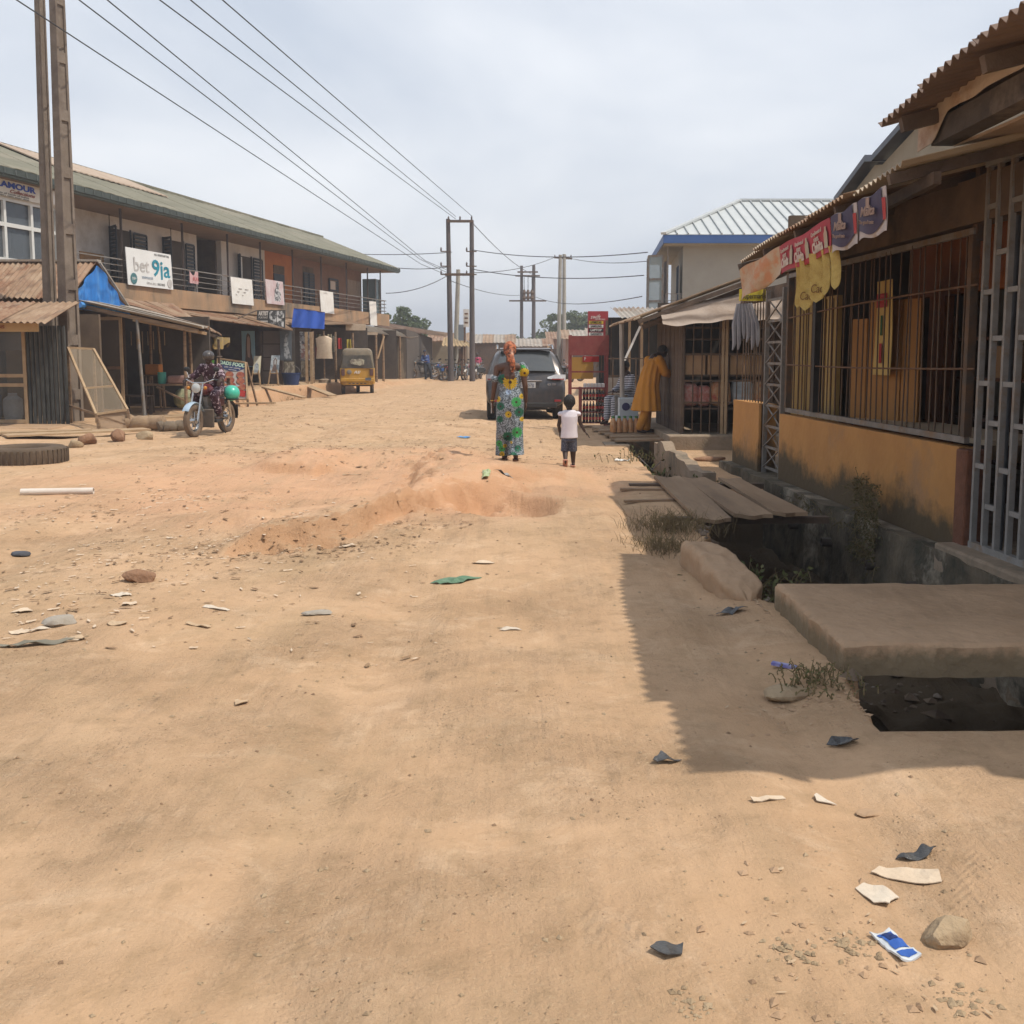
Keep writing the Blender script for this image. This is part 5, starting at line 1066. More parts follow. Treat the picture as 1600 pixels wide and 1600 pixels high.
# 4 brown-roofed stall with green buckets
k4 = thing('bucket_stall', 'open stall with rusty roof and green buckets behind the porch', 'stall', (-8.5, 29, .15))
sheet(k4, (-10.6, 26.4, 2.98), (-10.2, 31.0, 3.02), (-8.55, 30.4, 2.08), (-7.8, 26.45, 2.17), 5, (M_ZR, M_ZB, M_ZB), jit=.03)
MB().box2((-10.4, 26.9, .1), (-10.3, 31.2, 2.8)).build('back_wall', M_DARK, k4); MB().bar((-7.95, 26.5, 2.10), (-8.6, 30.2, 2.02), .06, .08).build('beam', M_WOODD, k4)
for px, Y in ((332, 30.0), (312, 27.5)): post(k4, px, Y, 2.0, .08, M_WOODD)
def fringe(u, v): return (-8.5 + .2 * math.sin(9 * u), 29.4 + 1.0 * u, 2.02 - .35 * v * (.7 + .3 * math.sin(13 * u)))
MB().grid(fringe, 20, 4, .02, (1, 0, 0)).build('cloth_fringe', mat('fringe_olive', (.25, .20, .12), (.36, .25, .08), 8, .9), k4, smooth=True)
def bucket(label, c, r, h, m):
    t = thing('bucket', label, 'bucket', c); MB().lathe([(r * .78, 0), (r, h), (r * 1.06, h), (r * 1.06, h - .03), (r * .95, h - .03), (r * .75, .02)], 16).build('pail', m, t, smooth=True, local=True)
    MB().tube([(r * math.cos(a), 0, h - .02 + r * .9 * math.sin(a)) for a in np.linspace(0, math.pi, 9)], .008, 5).build('handle', M_STEEL, t, local=True); return t
M_LIME = mat('plastic_lime', (.10, .50, .04), (.08, .44, .03), 4, .4)
sh = thing('bucket_shelf', 'dark timber rack holding the two green buckets', 'rack', (-8.8, 29.3, .15))
for z in (.95, 1.45): MB().box2((-9.3, 29.0, z), (-8.3, 29.5, z + .03)).build('shelf', M_WOODD, sh)
for x in (-9.28, -8.32): MB().box2((x - .03, 29.2, .1), (x + .03, 29.26, 1.95)).build('post', M_WOODD, sh)
bucket('upper green bucket on the dark rack', (-8.98, 29.2, 1.483), .15, .32, M_LIME); bucket('lower green bucket on the dark rack', (-8.62, 29.15, .983), .18, .38, M_LIME)
o = MB().box((-8.9, 27.6, 1.0), (.7, .3, .22)).build('cloth_heap', mat('cloth_red', (.45, .07, .05)), bevel=.08); tag(o, 'bright red cloth heap in the bucket stall', 'cloth'); o2 = MB().box2((-9.3, 27.4, .1), (-8.5, 27.9, .888)).build('crate', M_WOODD); tag(o2, 'dark crate under the red cloth heap', 'crate')
o = MB().lathe([(.1, 0), (.24, .16), (.27, .35), (.18, .5), (.1, .55)], 12, (-8.55, 26.7, gz(-8.55, 26.7))).build('patterned_sack', mat('sack_floral', (.32, .30, .18), (.18, .20, .12), 12, .8)); tag(o, 'patterned olive sack on the ground by the porch', 'sack')
o = MB().box((-8.95, 25.7, 1.15), (.35, .3, .26)).build('orange_crate', mat('plastic_orange', (.52, .20, .05)), bevel=.02); tag(o, 'orange plastic crate on the high stool in the porch', 'crate')
o = thing('high_stool', 'high stool under the orange crate', 'stool', (-8.95, 25.7, .1)); MB().box((-8.95, 25.7, 1.0), (.4, .35, .03)).build('seat', M_WOOD, o); 
for sx in (-.16, .16):
    for sy in (-.13, .13): MB().bar((-8.95 + sx * 1.2, 25.7 + sy, .1), (-8.95 + sx, 25.7 + sy, .985), .04).build('leg', M_WOOD, o)
# 5 art stall under the long brown roof
k5 = thing('art_stall', 'artist stall with brown roof, painted panels and dark shutter', 'stall', (-8.5, 36, .3))
sheet(k5, lp(-.3, .0, 2.98), lp(10.5, .0, 2.98), at(458, 516, 38.6), at(318, 497, 30.8), 7, (M_ZB, M_ZR, M_ZB), jit=.03, sag=.04)
MB().box2((-12, 31.3, .1), (-9.6, 31.4, 2.6)).build('side_wall', M_DARK, k5)
def panel(parent, px0, px1, py0, py1, Y, m, name='panel', dy=.04, lean=0):
    a, b = at(px0, py0, Y), at(px1, py1, Y); v = [(a.x, Y + lean, a.z), (b.x, Y + lean, a.z), (b.x, Y, b.z), (a.x, Y, b.z)]
    return MB().add([Vector(p) + Vector((0, k, 0)) for k in (0, dy) for p in v], [(0, 1, 2, 3), (7, 6, 5, 4), (1, 0, 4, 5), (2, 1, 5, 6), (3, 2, 6, 7), (0, 3, 7, 4)]).build(name, m, parent)
panel(k5, 325, 409, 505, 596, 39.8, M_SHADE, 'back_panel'); panel(k5, 404, 462, 512, 600, 39.7, M_DARK, 'back_panel')
M_TAUPE = mat('shutter_taupe', (.22, .18, .16), (.18, .15, .13), 2, .8)
for k in range(4): panel(k5, 411, 439, 517 + k * 21, 536.5 + k * 21, 39.2, M_TAUPE, 'shutter_panel')
for px in (409, 441): 
    p = at(px, 600, 39.1); MB().bar((p.x, 39.1, .2), (p.x, 39.1, 2.4), .10).build('shutter_post', M_WOODD, k5)
for px in (480, 487.5): 
    p = at(px, 600, 40.0); MB().bar((p.x, 40.0, .2), (p.x, 40.0, 2.4), .10).build('post', M_WOODL, k5)
M_SKY = mat('paint_skyblue', (.22, .40, .52), (.30, .46, .55), 2, .7); M_FIG = mat('paint_figure', (.10, .07, .06), (.16, .11, .09), 3, .8); M_FACE = mat('paint_face', (.50, .34, .26), (.42, .28, .22), 3, .8)
def painting(name, label, px0, px1, py0, py1, Y, ground, shapes, lean=0, easel=False, frame_m=None):
    c = at((px0 + px1) / 2, py1, Y); t = thing(name, label, 'painting', (c.x, Y, gz(c.x, Y)))
    panel(t, px0, px1, py0, py1, Y, ground, 'canvas', .03, lean)
    for k, (m, poly) in enumerate(shapes):
        a, b = at(px0, py0, Y), at(px1, py1, Y)
        v = [Vector((a.x + (b.x - a.x) * u, Y + lean * (1 - w) - .008 - .004 * k, a.z + (b.z - a.z) * w)) for u, w in poly]
        MB().add(v, [tuple(range(len(v)))]).build('painted_shape', m, t)
    if easel:
        a, b = at(px0, py1, Y), at(px1, py1, Y); w = b.x - a.x; zg_ = gz(c.x, Y)
        for x in (a.x + w * .15, b.x - w * .15): MB().bar((x + (.08 if x > c.x else -.08), Y - .12, zg_), (x, Y - .02, b.z + .1), .04).build('easel_leg', M_WOODL, t)
        MB().bar((c.x, Y + .6, zg_), (c.x, Y + .12 + lean, at(px0, py0, Y).z - .15), .04).build('easel_leg', M_WOODL, t)
        MB().bar((a.x, Y - .05, b.z - .02), (b.x, Y - .05, b.z - .02), .05, .04).build('easel_tray', M_WOODL, t)
    return t
fig = [(.32, .35), (.38, .12), (.5, .05), (.66, .12), (.72, .35), (.72, .6), (.95, .98), (.2, .98), (.28, .7)]
painting('portrait_panel', 'tall sky blue panel painting of a robed figure', 377, 399, 517, 573, 38.7, M_SKY, ((M_FIG, fig), (M_FACE, [(.42, .3), (.44, .18), (.54, .13), (.64, .2), (.64, .4), (.6, .75), (.45, .72), (.4, .5)])))
M_GREYP = mat('paint_greyblue', (.14, .17, .20), (.36, .40, .43), 5, .8, contrast=(.44, .58)); 
painting('portrait_panel', 'dark slate panel painting with white crowned figure', 437, 456, 517, 563, 38.9, mat('paint_slate', (.10, .12, .14), (.14, .16, .18), 3), ((mat('paint_chalk', (.42, .45, .47), (.15, .17, .19), 7, contrast=(.45, .55)), [(.35, .95), (.3, .5), (.45, .15), (.65, .05), (.75, .2), (.7, .5), (.95, .95)]),))
painting('easel_painting', 'slim yellow and white painting on an easel behind the food board', 394, 406, 556, 583, 36.6, mat('paint_cream', (.60, .56, .34), (.62, .60, .55), 2), ((M_GREYP, [(.2, .5), (.5, .35), (.8, .55), (.85, .95), (.15, .95)]),), .25, True)
painting('easel_painting', 'grey pencil portrait on an easel before the taupe shutter', 421, 435, 555, 582, 37.4, M_GREYP, ((M_FIG, [(.3, .3), (.5, .12), (.75, .3), (.7, .6), (.85, .95), (.15, .95), (.35, .6)]), (mat('paint_greyface', (.36, .37, .37)), [(.42, .3), (.55, .22), (.65, .35), (.6, .55), (.45, .52)])), .3, True)
painting('mural_panel', 'black and white painted panel by the stall posts', 468, 484, 518, 563, 40.3, mat('paint_mural', (.42, .40, .38), (.14, .12, .12), 9, contrast=(.46, .54)), ((mat('paint_sepia', (.25, .13, .11), (.42, .40, .38), 8, contrast=(.45, .55)), [(.1, .45), (.9, .4), (.95, .95), (.1, .95)]),))
M_TREL = mat('trellis_cream', (.42, .38, .29), (.20, .17, .13), 9, .8, contrast=(.46, .54), stretch=(1, 1, .5))
t = thing('lattice_screen', 'low cream lattice screen under the painted panel', 'screen', at(478, 588, 40)); panel(t, 470, 490, 564, 589, 40.1, M_TREL, 'lattice')
t = thing('lattice_screen', 'low cream lattice screen beside the taupe shutter', 'screen', at(450, 590, 39.4)); panel(t, 444, 460, 565, 589, 39.4, M_TREL, 'lattice')
bucket('dark blue tub before the lattice screens', ground_at(at(455, 590, 38.6)), .35, .45, mat('tub_navy', (.03, .05, .14)))
# art sign on the roof edge
sg = thing('art_sign', 'black and white art sign board propped on the brown roof edge', 'sign', at(423, 513, 37.8)); panel(sg, 400, 445, 484, 512.5, 37.8, mat('sign_blackboard', (.05, .05, .05), (.07, .065, .06), 3), 'board', .05, .15)
def sgp(u, v): a, b = at(400, 484, 37.8), at(445, 512.5, 37.8); return Vector((a.x + (b.x - a.x) * u, 37.75 + .15 * (1 - v), a.z + (b.z - a.z) * v))
text('ARTIST', .2, M_WHITE, sg, frame(sgp(.24, .2), (1, 0, 0), (0, 0, 1)), width=.36, bold=.01); text('PORTRAIT', .1, M_WHITE, sg, frame(sgp(.24, .42), (1, 0, 0), (0, 0, 1)), width=.34)
for k in range(3): MB().box(sgp(.24, .62 + .1 * k), (.34, .01, .035)).build('print_line', M_WHITE, sg)
for u0, u1 in ((.46, .70), (.72, .97)):
    MB().add([sgp(u0, .06), sgp(u1, .06), sgp(u1, .94), sgp(u0, .94)], [(0, 1, 2, 3)]).build('print_picture', mat('print_photo', (.55, .55, .54), (.06, .06, .06), 6, contrast=(.44, .56)), sg)
MB().bar(at(372, 497, 36.5), at(401, 485, 37.9), .04).build('stay', M_WOODD, sg); MB().bar(sgp(.5, 0) + Vector((0, .1, 0)), sgp(.5, 0) + Vector((0, .9, -.5)), .04).build('stay', M_WOODD, sg)
# food board (A-frame)
fb = thing('food_board', 'leaning wooden signboard lettered DADS FOOD with dish pictures', 'sign', ground_at(at(370, 625, 32)))
Yb = 32.0; a, b, c, d = at(341, 560, Yb + .45), at(384, 566, Yb + .45), at(387, 624, Yb), at(338, 622, Yb)
bl_ = lambda u, v: lerp(lerp(a, b, u), lerp(d, c, u), v)
MB().grid(lambda u, v: bl_(u, v), 2, 2, .03, (0, 1, 0)).build('board', mat('board_pale', (.45, .42, .40), (.40, .36, .34), 3), fb)
for p, q in ((a, b), (b, c), (c, d), (d, a)): MB().bar(p + Vector((0, -.02, 0)), q + Vector((0, -.02, 0)), .06, .05).build('frame_bar', M_WOODL, fb)
MB().bar(b + Vector((.02, 0, 0)), Vector((c.x + .12, Yb + 1.0, gz(c.x, Yb + 1))), .05).build('strut', M_WOOD, fb); MB().bar(c, Vector((c.x, Yb, gz(c.x, Yb) - .02)), .06).build('foot', M_WOOD, fb); MB().bar(d, Vector((d.x, Yb, gz(d.x, Yb) - .02)), .06).build('foot', M_WOOD, fb)
nf = (b - a).cross(d - a).normalized(); nf = nf if nf.y < 0 else -nf
MB().add([bl_(.02, .02) + nf * .012, bl_(.98, .02) + nf * .012, bl_(.98, .16) + nf * .012, bl_(.7, .27) + nf * .012, bl_(.4, .29) + nf * .012, bl_(.02, .2) + nf * .012], [(0, 1, 2, 3, 4, 5)]).build('print_header', mat('print_navy', (.04, .06, .16)), fb)
ff = lambda u, v, o=.02: frame(bl_(u, v) + nf * o, b - a, a - d)
text('DADS FOOD', .17, mat('letters_mint', (.45, .62, .50)), fb, ff(.52, .10), width=.82, bold=.008); text('joint  and  catering', .07, M_WHITE, fb, ff(.52, .19), width=.5); text('services', .06, M_WHITE, fb, ff(.52, .25), width=.25)
M_DISH = mat('dish_red', (.26, .06, .045), (.40, .16, .08), 10, .7)
for u, v in ((.42, .38), (.80, .36), (.45, .52), (.8, .52), (.5, .66), (.84, .68), (.2, .5), (.25, .7)):
    MB().lathe([(.13, 0), (.13, .008)], 14, M=ff(u, v).to_3x3() @ Matrix.Diagonal((1, .8, 1)), c=ff(u, v).translation).build('print_dish', M_DISH, fb)
MB().box((0, 0, 0), (.24, .2, .006)).xf(ff(.82, .85)).build('print_block', M_RED, fb); MB().box((0, 0, 0), (.5, .14, .006)).xf(ff(.4, .88)).build('print_block', M_TEAL, fb)
# 6 blue cloth and clothes stall
k6 = thing('clothes_stall', 'clothes stall with tan roof and hanging garments left of the tricycle', 'stall', (-8.2, 43, .4))
sheet(k6, lp(9.5, .0, 2.95), lp(17.5, .0, 3.02), at(572, 507, 45.5), at(445, 507, 40.2), 5, (M_ZB, M_ZR, M_ZB), jit=.02)
panel(k6, 540, 571, 506, 516, 44.6, M_PAPER, 'fascia_board')
panel(k6, 486, 575, 512, 592, 45.0, M_DARK, 'back_panel')
for px, Y in ((491, 41.2), (526, 42.0), (553, 44.0)): post(k6, px, Y, 2.45, .10, M_WOOD)
for k, (px, py0, py1, m) in enumerate(((498, 522, 552, mat('garm_olive', (.20, .19, .10))), (507, 524, 548, M_PAPER), (515, 522, 552, mat('garm_sand', (.34, .28, .18))), (521, 525, 550, mat('garm_grey', (.25, .24, .2))), (530, 528, 545, M_RED), (545, 530, 545, mat('garm_gold', (.42, .33, .05))), (497, 541, 558, mat('garm_maroon', (.30, .06, .06))))):
    a_, b_ = at(px - 3.5, py0, 43), at(px + 3.5, py1, 43)
    g = MB().grid(lambda u, v: (a_.x + (b_.x - a_.x) * u * (1 + .1 * v), 43 + .06 * math.sin(8 * u + 2 * k), a_.z + (b_.z - a_.z) * v), 8, 4, .05, (0, 1, 0)).build('hanging_garment', m, smooth=True)
    tag(g, ('olive garment at the left end of the clothes stall', 'cream garment left of the middle in the clothes stall', 'sand coloured garment in the middle of the clothes stall', 'grey garment beside the tall stall post', 'bright red garment right of the stall post', 'gold garment above the tricycle roof', 'maroon garment low at the left of the stall')[k], 'garment')
ds = thing('dress_stand', 'pale shirt hung on a pole stand before the clothes stall', 'clothes stand', ground_at(at(506, 590, 41.5))); zg_ = gz(at(506, 590, 41.5).x, 41.5); q = at(506, 525, 41.5)
MB().bar((q.x, 41.5, zg_), (q.x, 41.5, q.z + .2), .05).build('pole', M_WOOD, ds); MB().lathe([(.25, 0), (.25, .12), (.1, .16)], 10, (q.x, 41.5, zg_)).build('base', M_CONC, ds)
MB().loft([[Vector((q.x + w * math.cos(t_) + .03 * math.sin(3 * t_), 41.5 + .12 * math.sin(t_), z)) for t_ in np.linspace(0, 2 * math.pi, 11)[:-1]] for w, z in ((.14, q.z), (.34, q.z - .1), (.30, q.z - .5), (.34, q.z - .9))]).build('shirt', M_PAPER, ds, smooth=True)
bc_ = thing('blue_cloth', 'bright blue cloth sheet hung from the roof edge above the art stall', 'cloth', at(482, 514, 40.3)); c0, c1 = at(459, 481, 40.6), at(508, 488, 40.6); d0_, d1_ = at(455, 511, 40.2), at(507, 514, 40.2)
MB().grid(lambda u, v: lerp(lerp(c0, c1, u), lerp(d0_, d1_, u), v) + Vector((0, .03 * math.sin(17 * u + v), 0)), 30, 6, .008, (0, 1, 0)).build('cloth', mat('cloth_blue', (.02, .075, .36), (.018, .065, .32), 2, .8), bc_, smooth=True)
MB().tube([c0, lerp(c0, c1, .5) + Vector((0, 0, .02)), c1], .015, 5).build('hem_pole', M_WOOD, bc_)
# trench plank bridges on the left
for k, (p0, p1, w, lb) in enumerate(((at(466, 604, 40), at(520, 613, 36.5), .3, 'plank sloping down to the road left of the tricycle'), (at(412, 618, 35.0), at(475, 620, 34.6), .3, 'pale plank lying along the trench edge'), (at(366, 628, 31.4), at(430, 628, 31.4), .22, 'pale plank on the earth below the food board'))):
    p0.z = gz(p0.x, p0.y) + .06; p1.z = gz(p1.x, p1.y) + .07; o = MB().bar(p0, p1, w, .05).build('plank', M_WOODL); tag(o, lb, 'plank')
# 7 sheds further on
k7 = thing('low_shed', 'low open shed with pale tin eave behind the tricycle', 'shed', (-7, 49, .3))
sheet(k7, at(571, 508, 50), at(660, 524, 62), at(641, 528, 57), at(568, 517, 46.2), 5, (M_ZG, M_ZB), jit=.02)
panel(k7, 568, 620, 516, 592, 51.5, M_DARK, 'back_panel')
for px, Y in ((589, 47.2), (600, 49), (626, 54)): post(k7, px, Y, 2.5, .12, M_WOOD)
MB().bar(at(590, 560, 47.4), at(600, 525, 47.6), .07).build('brace', M_WOODL, k7); panel(k7, 570, 590, 519, 523, 46.4, M_PAPER, 'fascia_board')
panel(k7, 621, 634, 528, 591, 55.2, mat('stained_wall', (.26, .21, .15), (.12, .095, .07), 1.5, .9, stretch=(3, 1, .5), contrast=(.42, .56)), 'wall')
k8 = thing('dark_shed', 'long dark brown shed beyond the tricycle with flat tin roof', 'shed', (-6, 58, .2))
pa, pb = at(636, 592, 56), at(676, 590, 66)
MB().add([Vector((pa.x, 56, .1)), Vector((pb.x, 66, .1)), Vector((pb.x, 66, 2.6)), Vector((pa.x, 56, 2.9))], [(0, 1, 2, 3)]).build('wall', mat('shed_brown', (.105, .085, .07), (.085, .07, .06), 1, .9), k8)
MB().add([Vector((pa.x - 5, 56, .1)), Vector((pa.x, 56, .1)), Vector((pa.x, 56, 2.9)), Vector((pa.x - 5, 56, 3.0))], [(0, 1, 2, 3)]).build('wall', MATS['shed_brown'], k8)
sheet(k8, at(570, 500, 60), at(700, 520, 74), at(697, 526, 66), at(590, 513, 53), 6, (M_ZB, M_ZR), jit=.01)
k9 = thing('thatch_awning', 'small awning of straw coloured sheeting beside the twin wooden poles', 'awning', (-4, 62, 0))
sheet(k9, at(694, 527, 66), at(726, 531, 66), at(735, 541, 61), at(690, 540, 61), 4, (mat('straw', (.42, .31, .18), (.34, .24, .13), 3, .95, .3),), amp=.04, wave=.25)
panel(k9, 676, 700, 535, 575, 67, mat('wall_cream', (.40, .33, .24), (.33, .27, .19), 2), 'wall'); panel(k9, 705, 722, 545, 585, 66, M_SHADE, 'wall')
for px, px2 in ((722, 722), (712, 722)): MB().bar(at(px, 585, 62), at(px2, 542, 62), .13).build('post', M_RUST, k9)
# ------------------------------------------------------------------ grey car seen from behind
def mirror_ring(half, y):
    r = [Vector((x, y, z)) for x, z in half]; return r + [Vector((-x, y, z)) for x, z in half[::-1] if x > 1e-6]
car = thing('grey_car', 'dusty dark grey sport utility car parked facing away in mid street', 'car', (.33, 23.95, gz(.3, 24.5) - .02), R(1.5))
M_CAR = mat('car_paint', (.075, .078, .088), (.06, .062, .07), 2, .3, metal=.5, dust=.22, spec=.5)
ST_ = [(0.0, [(.60, .34), (.78, .40), (.86, .56), (.84, .72), (.74, .77), (.4, .785), (0, .79)]),
       (.05, [(.64, .31), (.84, .38), (.91, .56), (.90, .80), (.80, .90), (.45, .93), (0, .94)]),
       (.12, [(.70, .30), (.90, .38), (.935, .62), (.915, .98), (.82, 1.10), (.46, 1.13), (0, 1.14)]),
       (.32, [(.72, .30), (.92, .40), (.945, .70), (.925, 1.06), (.80, 1.34), (.5, 1.40), (0, 1.42)]),
       (.56, [(.72, .30), (.92, .40), (.945, .72), (.925, 1.08), (.73, 1.56), (.58, 1.645), (0, 1.685)]),
       (1.2, [(.72, .30), (.92, .38), (.945, .72), (.925, 1.08), (.72, 1.60), (.58, 1.685), (0, 1.72)]),
       (2.5, [(.72, .30), (.92, .38), (.945, .72), (.92, 1.06), (.72, 1.59), (.58, 1.67), (0, 1.70)]),
       (3.2, [(.72, .30), (.92, .38), (.945, .72), (.915, 1.05), (.74, 1.42), (.58, 1.48), (0, 1.50)]),
       (3.8, [(.72, .30), (.92, .38), (.94, .72), (.90, 1.00), (.82, 1.05), (.58, 1.09), (0, 1.11)]),
       (4.5, [(.70, .32), (.88, .40), (.90, .68), (.84, .90), (.74, .95), (.5, .98), (0, 1.0)]),
       (4.75, [(.55, .36), (.70, .42), (.74, .62), (.68, .76), (.6, .80), (.4, .82), (0, .83)])]
body = MB().loft([mirror_ring(h, y) for y, h in ST_]).build('body', M_CAR, car, smooth=True, local=True, sharp=50); body.modifiers.new('s', 'SUBSURF').render_levels = 2
M_GLASSC = mat('car_glass', (.035, .045, .05), (.05, .06, .065), 2, .07, spec=.9, dust=.08)
def rear_glass(u, v):
    w = (.70 - .12 * v); x = (u - .5) * 2 * w; y = .085 + .435 * v + .05 * abs(u - .5) ** 2 * 4; z = 1.145 + .475 * v
    return (x, y - .03, z + .02 - .02 * (abs(u - .5) * 2) ** 3)
MB().grid(rear_glass, 14, 8, .02, (0, .78, -.6)).build('rear_window', M_GLASSC, car, smooth=True, local=True)
MB().loft([[Vector((x, y, z)) for x in (-.60, .60) for y, z in ((.38, 1.665), (.60, 1.69))][k:k + 1] * 1 for k in range(0)] or [[Vector((sx * .60, .60, 1.70)), Vector((sx * .60, .39, 1.665)), Vector((sx * .60, .41, 1.635)), Vector((sx * .60, .60, 1.65))] for sx in (-1, -.5, 0, .5, 1)]).build('spoiler', M_CAR, car, smooth=True, local=True)
for sx in (-1, 1):
    MB().tube([(sx * .66, .62, 1.66), (sx * .655, .72, 1.755), (sx * .655, 2.2, 1.77), (sx * .655, 2.6, 1.69)], .024, 8).build('roof_rail', M_CHROME, car, smooth=True, local=True)
    for (ya, yb) in ((.75, 1.5), (1.58, 2.5)):
        MB().add([(sx * .935, ya, 1.12), (sx * .935, yb, 1.11), (sx * .765, yb - .05, 1.545), (sx * .775, ya + .1, 1.54)], [(0, 1, 2, 3)]).build('side_window', M_GLASSC, car, local=True)
    # tail lamp wrapped round the corner
    def lamp(u, v, sx=sx):
        x = .50 + .44 * u; y = .045 + .03 * v + (.0 if x < .8 else (x - .8) * 1.3); z0 = .93 + .05 * (1 - u); z1 = 1.09 - .02 * u + .0
        return (sx * x, y - .045 + .02 * v, z0 + (z1 - z0) * v * (.35 + .65 * min(1, u * 2.2)))
    MB().grid(lamp, 10, 5, .05, (0, 1, 0)).build('tail_lamp', mat('lamp_clear', (.50, .50, .50), (.34, .33, .34), 9, .12, spec=.8), car, smooth=True, local=True)
    MB().grid(lambda u, v, sx=sx: (sx * (.60 + .30 * u), -.012 + max(0, (.5 + .44 * (u * .68 + .23) - .8)) * 1.3, .955 + .025 * v), 6, 2, .02, (0, 1, 0)).build('lamp_stripe', mat('lamp_red', (.30, .02, .02), (.24, .02, .02), 5, .15, spec=.8), car, local=True)
    MB().box((sx * .74, .012, .465), (.16, .03, .05)).build('reflector', MATS['lamp_red'], car, local=True, bevel=.01)
    mi = MB().ell((sx * 1.06, 3.0, 1.14), (.12, .09, .085), 12, 8).build('mirror', M_CAR, car, smooth=True, local=True)
    MB().add([(sx * 1.06 + q[0] * .095, 2.905, 1.14 + q[1] * .06) for q in ((-1, -1), (1, -1), (1, 1), (-1, 1))], [(0, 1, 2, 3)]).build('mirror_glass', M_GLASSC, mi, local=True)
    for y in (.98, 3.72):
        Mx = Matrix.Rotation(math.pi / 2, 3, 'Y'); wl = tyre_mesh(.365, .115, 32); wl.v = [tuple(Mx @ Vector(p) + Vector((sx * .80, y, .345))) for p in wl.v]
        w_ = wl.build('wheel', M_RUBBER, car, smooth=True, local=True)
        MB().lathe([(.04, .09), (.22, .06), (.25, .085), (.25, -.06)], 20, (sx * .80, y, .345), Matrix.Rotation(sx * math.pi / 2, 3, 'Y')).build('rim', M_CHROME, w_, smooth=True, local=True)
        MB().lathe([(.42, 0), (.42, .06)], 24, (sx * .87 - (.03), y, .36), Matrix.Rotation(math.pi / 2, 3, 'Y')).build('wheel_arch', M_BLACK, car, local=True)
MB().box((0, .0, .935), (.74, .03, .03)).build('chrome_strip', M_CHROME, car, local=True, bevel=.008)
MB().box((0, .018, .83), (.62, .03, .15)).build('plate_recess', M_CAR, car, local=True, bevel=.01)
pl = MB().box((0, -.004, .83), (.44, .012, .13)).build('number_plate', mat('plate_white', (.55, .56, .55)), car, local=True); text('BDG 57JJ', .1, mat('plate_ink', (.10, .12, .2)), car, WM[car.name] @ frame((0, -.016, .83), (1, 0, 0), (0, 0, 1)), width=.36)
text('RX 350', .06, M_CHROME, car, WM[car.name] @ frame((.60, -.02, .845), (1, 0, 0), (0, 0, 1)), width=.20, bold=.002)
MB().lathe([(.055, -.006), (.055, .006), (.04, .006), (.04, -.006)], 20, (0, .0, 1.02), Matrix.Rotation(math.pi / 2, 3, 'X') @ Matrix.Diagonal((1, .75, 1)), closed=True).build('emblem', M_CHROME, car, local=True)
MB().box((0, .05, .36), (1.45, .12, .12)).build('bumper_valance', M_BLACK, car, local=True, bevel=.02)
MB().box((0, 2.3, .30), (1.3, 3.4, .16)).build('underbody', M_BLACK, car, local=True)
for sx in (-1, 1): MB().tube([(sx * .52, .02, .33), (sx * .52, .4, .33)], .045, 10).build('exhaust_tip', M_CHROME, car, local=True)
MB().tube([(.0, .49, 1.60), (.05, .30, 1.36)], .012, 6).build('wiper', M_BLACK, car, local=True)
# ------------------------------------------------------------------ yellow tricycle taxi seen from behind
kk_ = thing('tricycle_taxi', 'yellow three wheeled taxi with dark canvas hood seen from behind', 'tricycle', (-6.05, 40.2, gz(-6.05, 40.3) - .02), R(8))
M_YEL = mat('taxi_yellow', (.50, .27, .025), (.44, .23, .022), 3, .45, dust=.4); M_HOOD = mat('hood_canvas', (.15, .135, .10), (.12, .105, .08), 3, .8, .2, dust=.4)
def rring(hb, ht, z0, z1, r, y, n=6):
    h = [(hb, z0)]
    for k in range(n + 1):
        a = math.pi / 2 * k / n; h.append((ht - r + r * math.cos(a), z1 - r + r * math.sin(a)))
    h.append((0, z1)); return mirror_ring(h, y)
MB().loft([rring(.64, .52, 1.0, 1.66, .18, -.0), rring(.66, .58, .98, 1.76, .20, .08), rring(.66, .60, .98, 1.80, .20, .5), rring(.66, .60, .98, 1.80, .2, 1.45), rring(.62, .52, 1.0, 1.70, .2, 1.75)]).build('hood', M_HOOD, kk_, smooth=True, local=True)
MB().grid(lambda u, v: ((u - .5) * 1.14 * (1 - .08 * v), -.02 + .02 * math.sin(5 * u), 1.02 + .50 * v), 10, 6, .01, (0, 1, 0)).build('rear_flap', mat('flap_dark', (.075, .075, .065), (.06, .06, .055), 2, .6, dust=.35), kk_, smooth=True, local=True)
MB().add([(x, -.05, z) for x, z in ((-.28, 1.30), (-.2, 1.38), (.0, 1.36), (.12, 1.40), (.28, 1.34), (.26, 1.16), (.1, 1.12), (-.08, 1.16), (-.24, 1.20))], [tuple(range(9))]).build('sticker', mat('sticker_mix', (.42, .40, .30), (.20, .17, .14), 9, .7, contrast=(.45, .55)), kk_, local=True)
MB().loft([rring(.52, .56, .36, .50, .04, -.02), rring(.62, .66, .40, 1.02, .05, .0), rring(.68, .68, .40, 1.04, .05, .25), rring(.68, .68, .40, 1.04, .05, 1.2), rring(.66, .60, .42, .9, .1, 1.5), rring(.4, .38, .42, .86, .1, 2.1), rring(.22, .2, .45, .8, .1, 2.45)]).build('body', M_YEL, kk_, smooth=True, local=True)
MB().box((0, -.05, .56), (1.30, .08, .14)).build('bumper', M_YEL, kk_, local=True, bevel=.02); MB().box((0, -.04, .43), (.95, .05, .10)).build('skirt', M_YEL, kk_, local=True, bevel=.015)
for k in range(5): MB().box((-.3 + .15 * k, -.068, .425), (.09, .01, .03)).build('slot', M_BLACK, kk_, local=True)
MB().box((.42, -.09, .60), (.22, .05, .10)).build('grey_patch', mat('patch_bluegrey', (.12, .14, .17)), kk_, local=True)
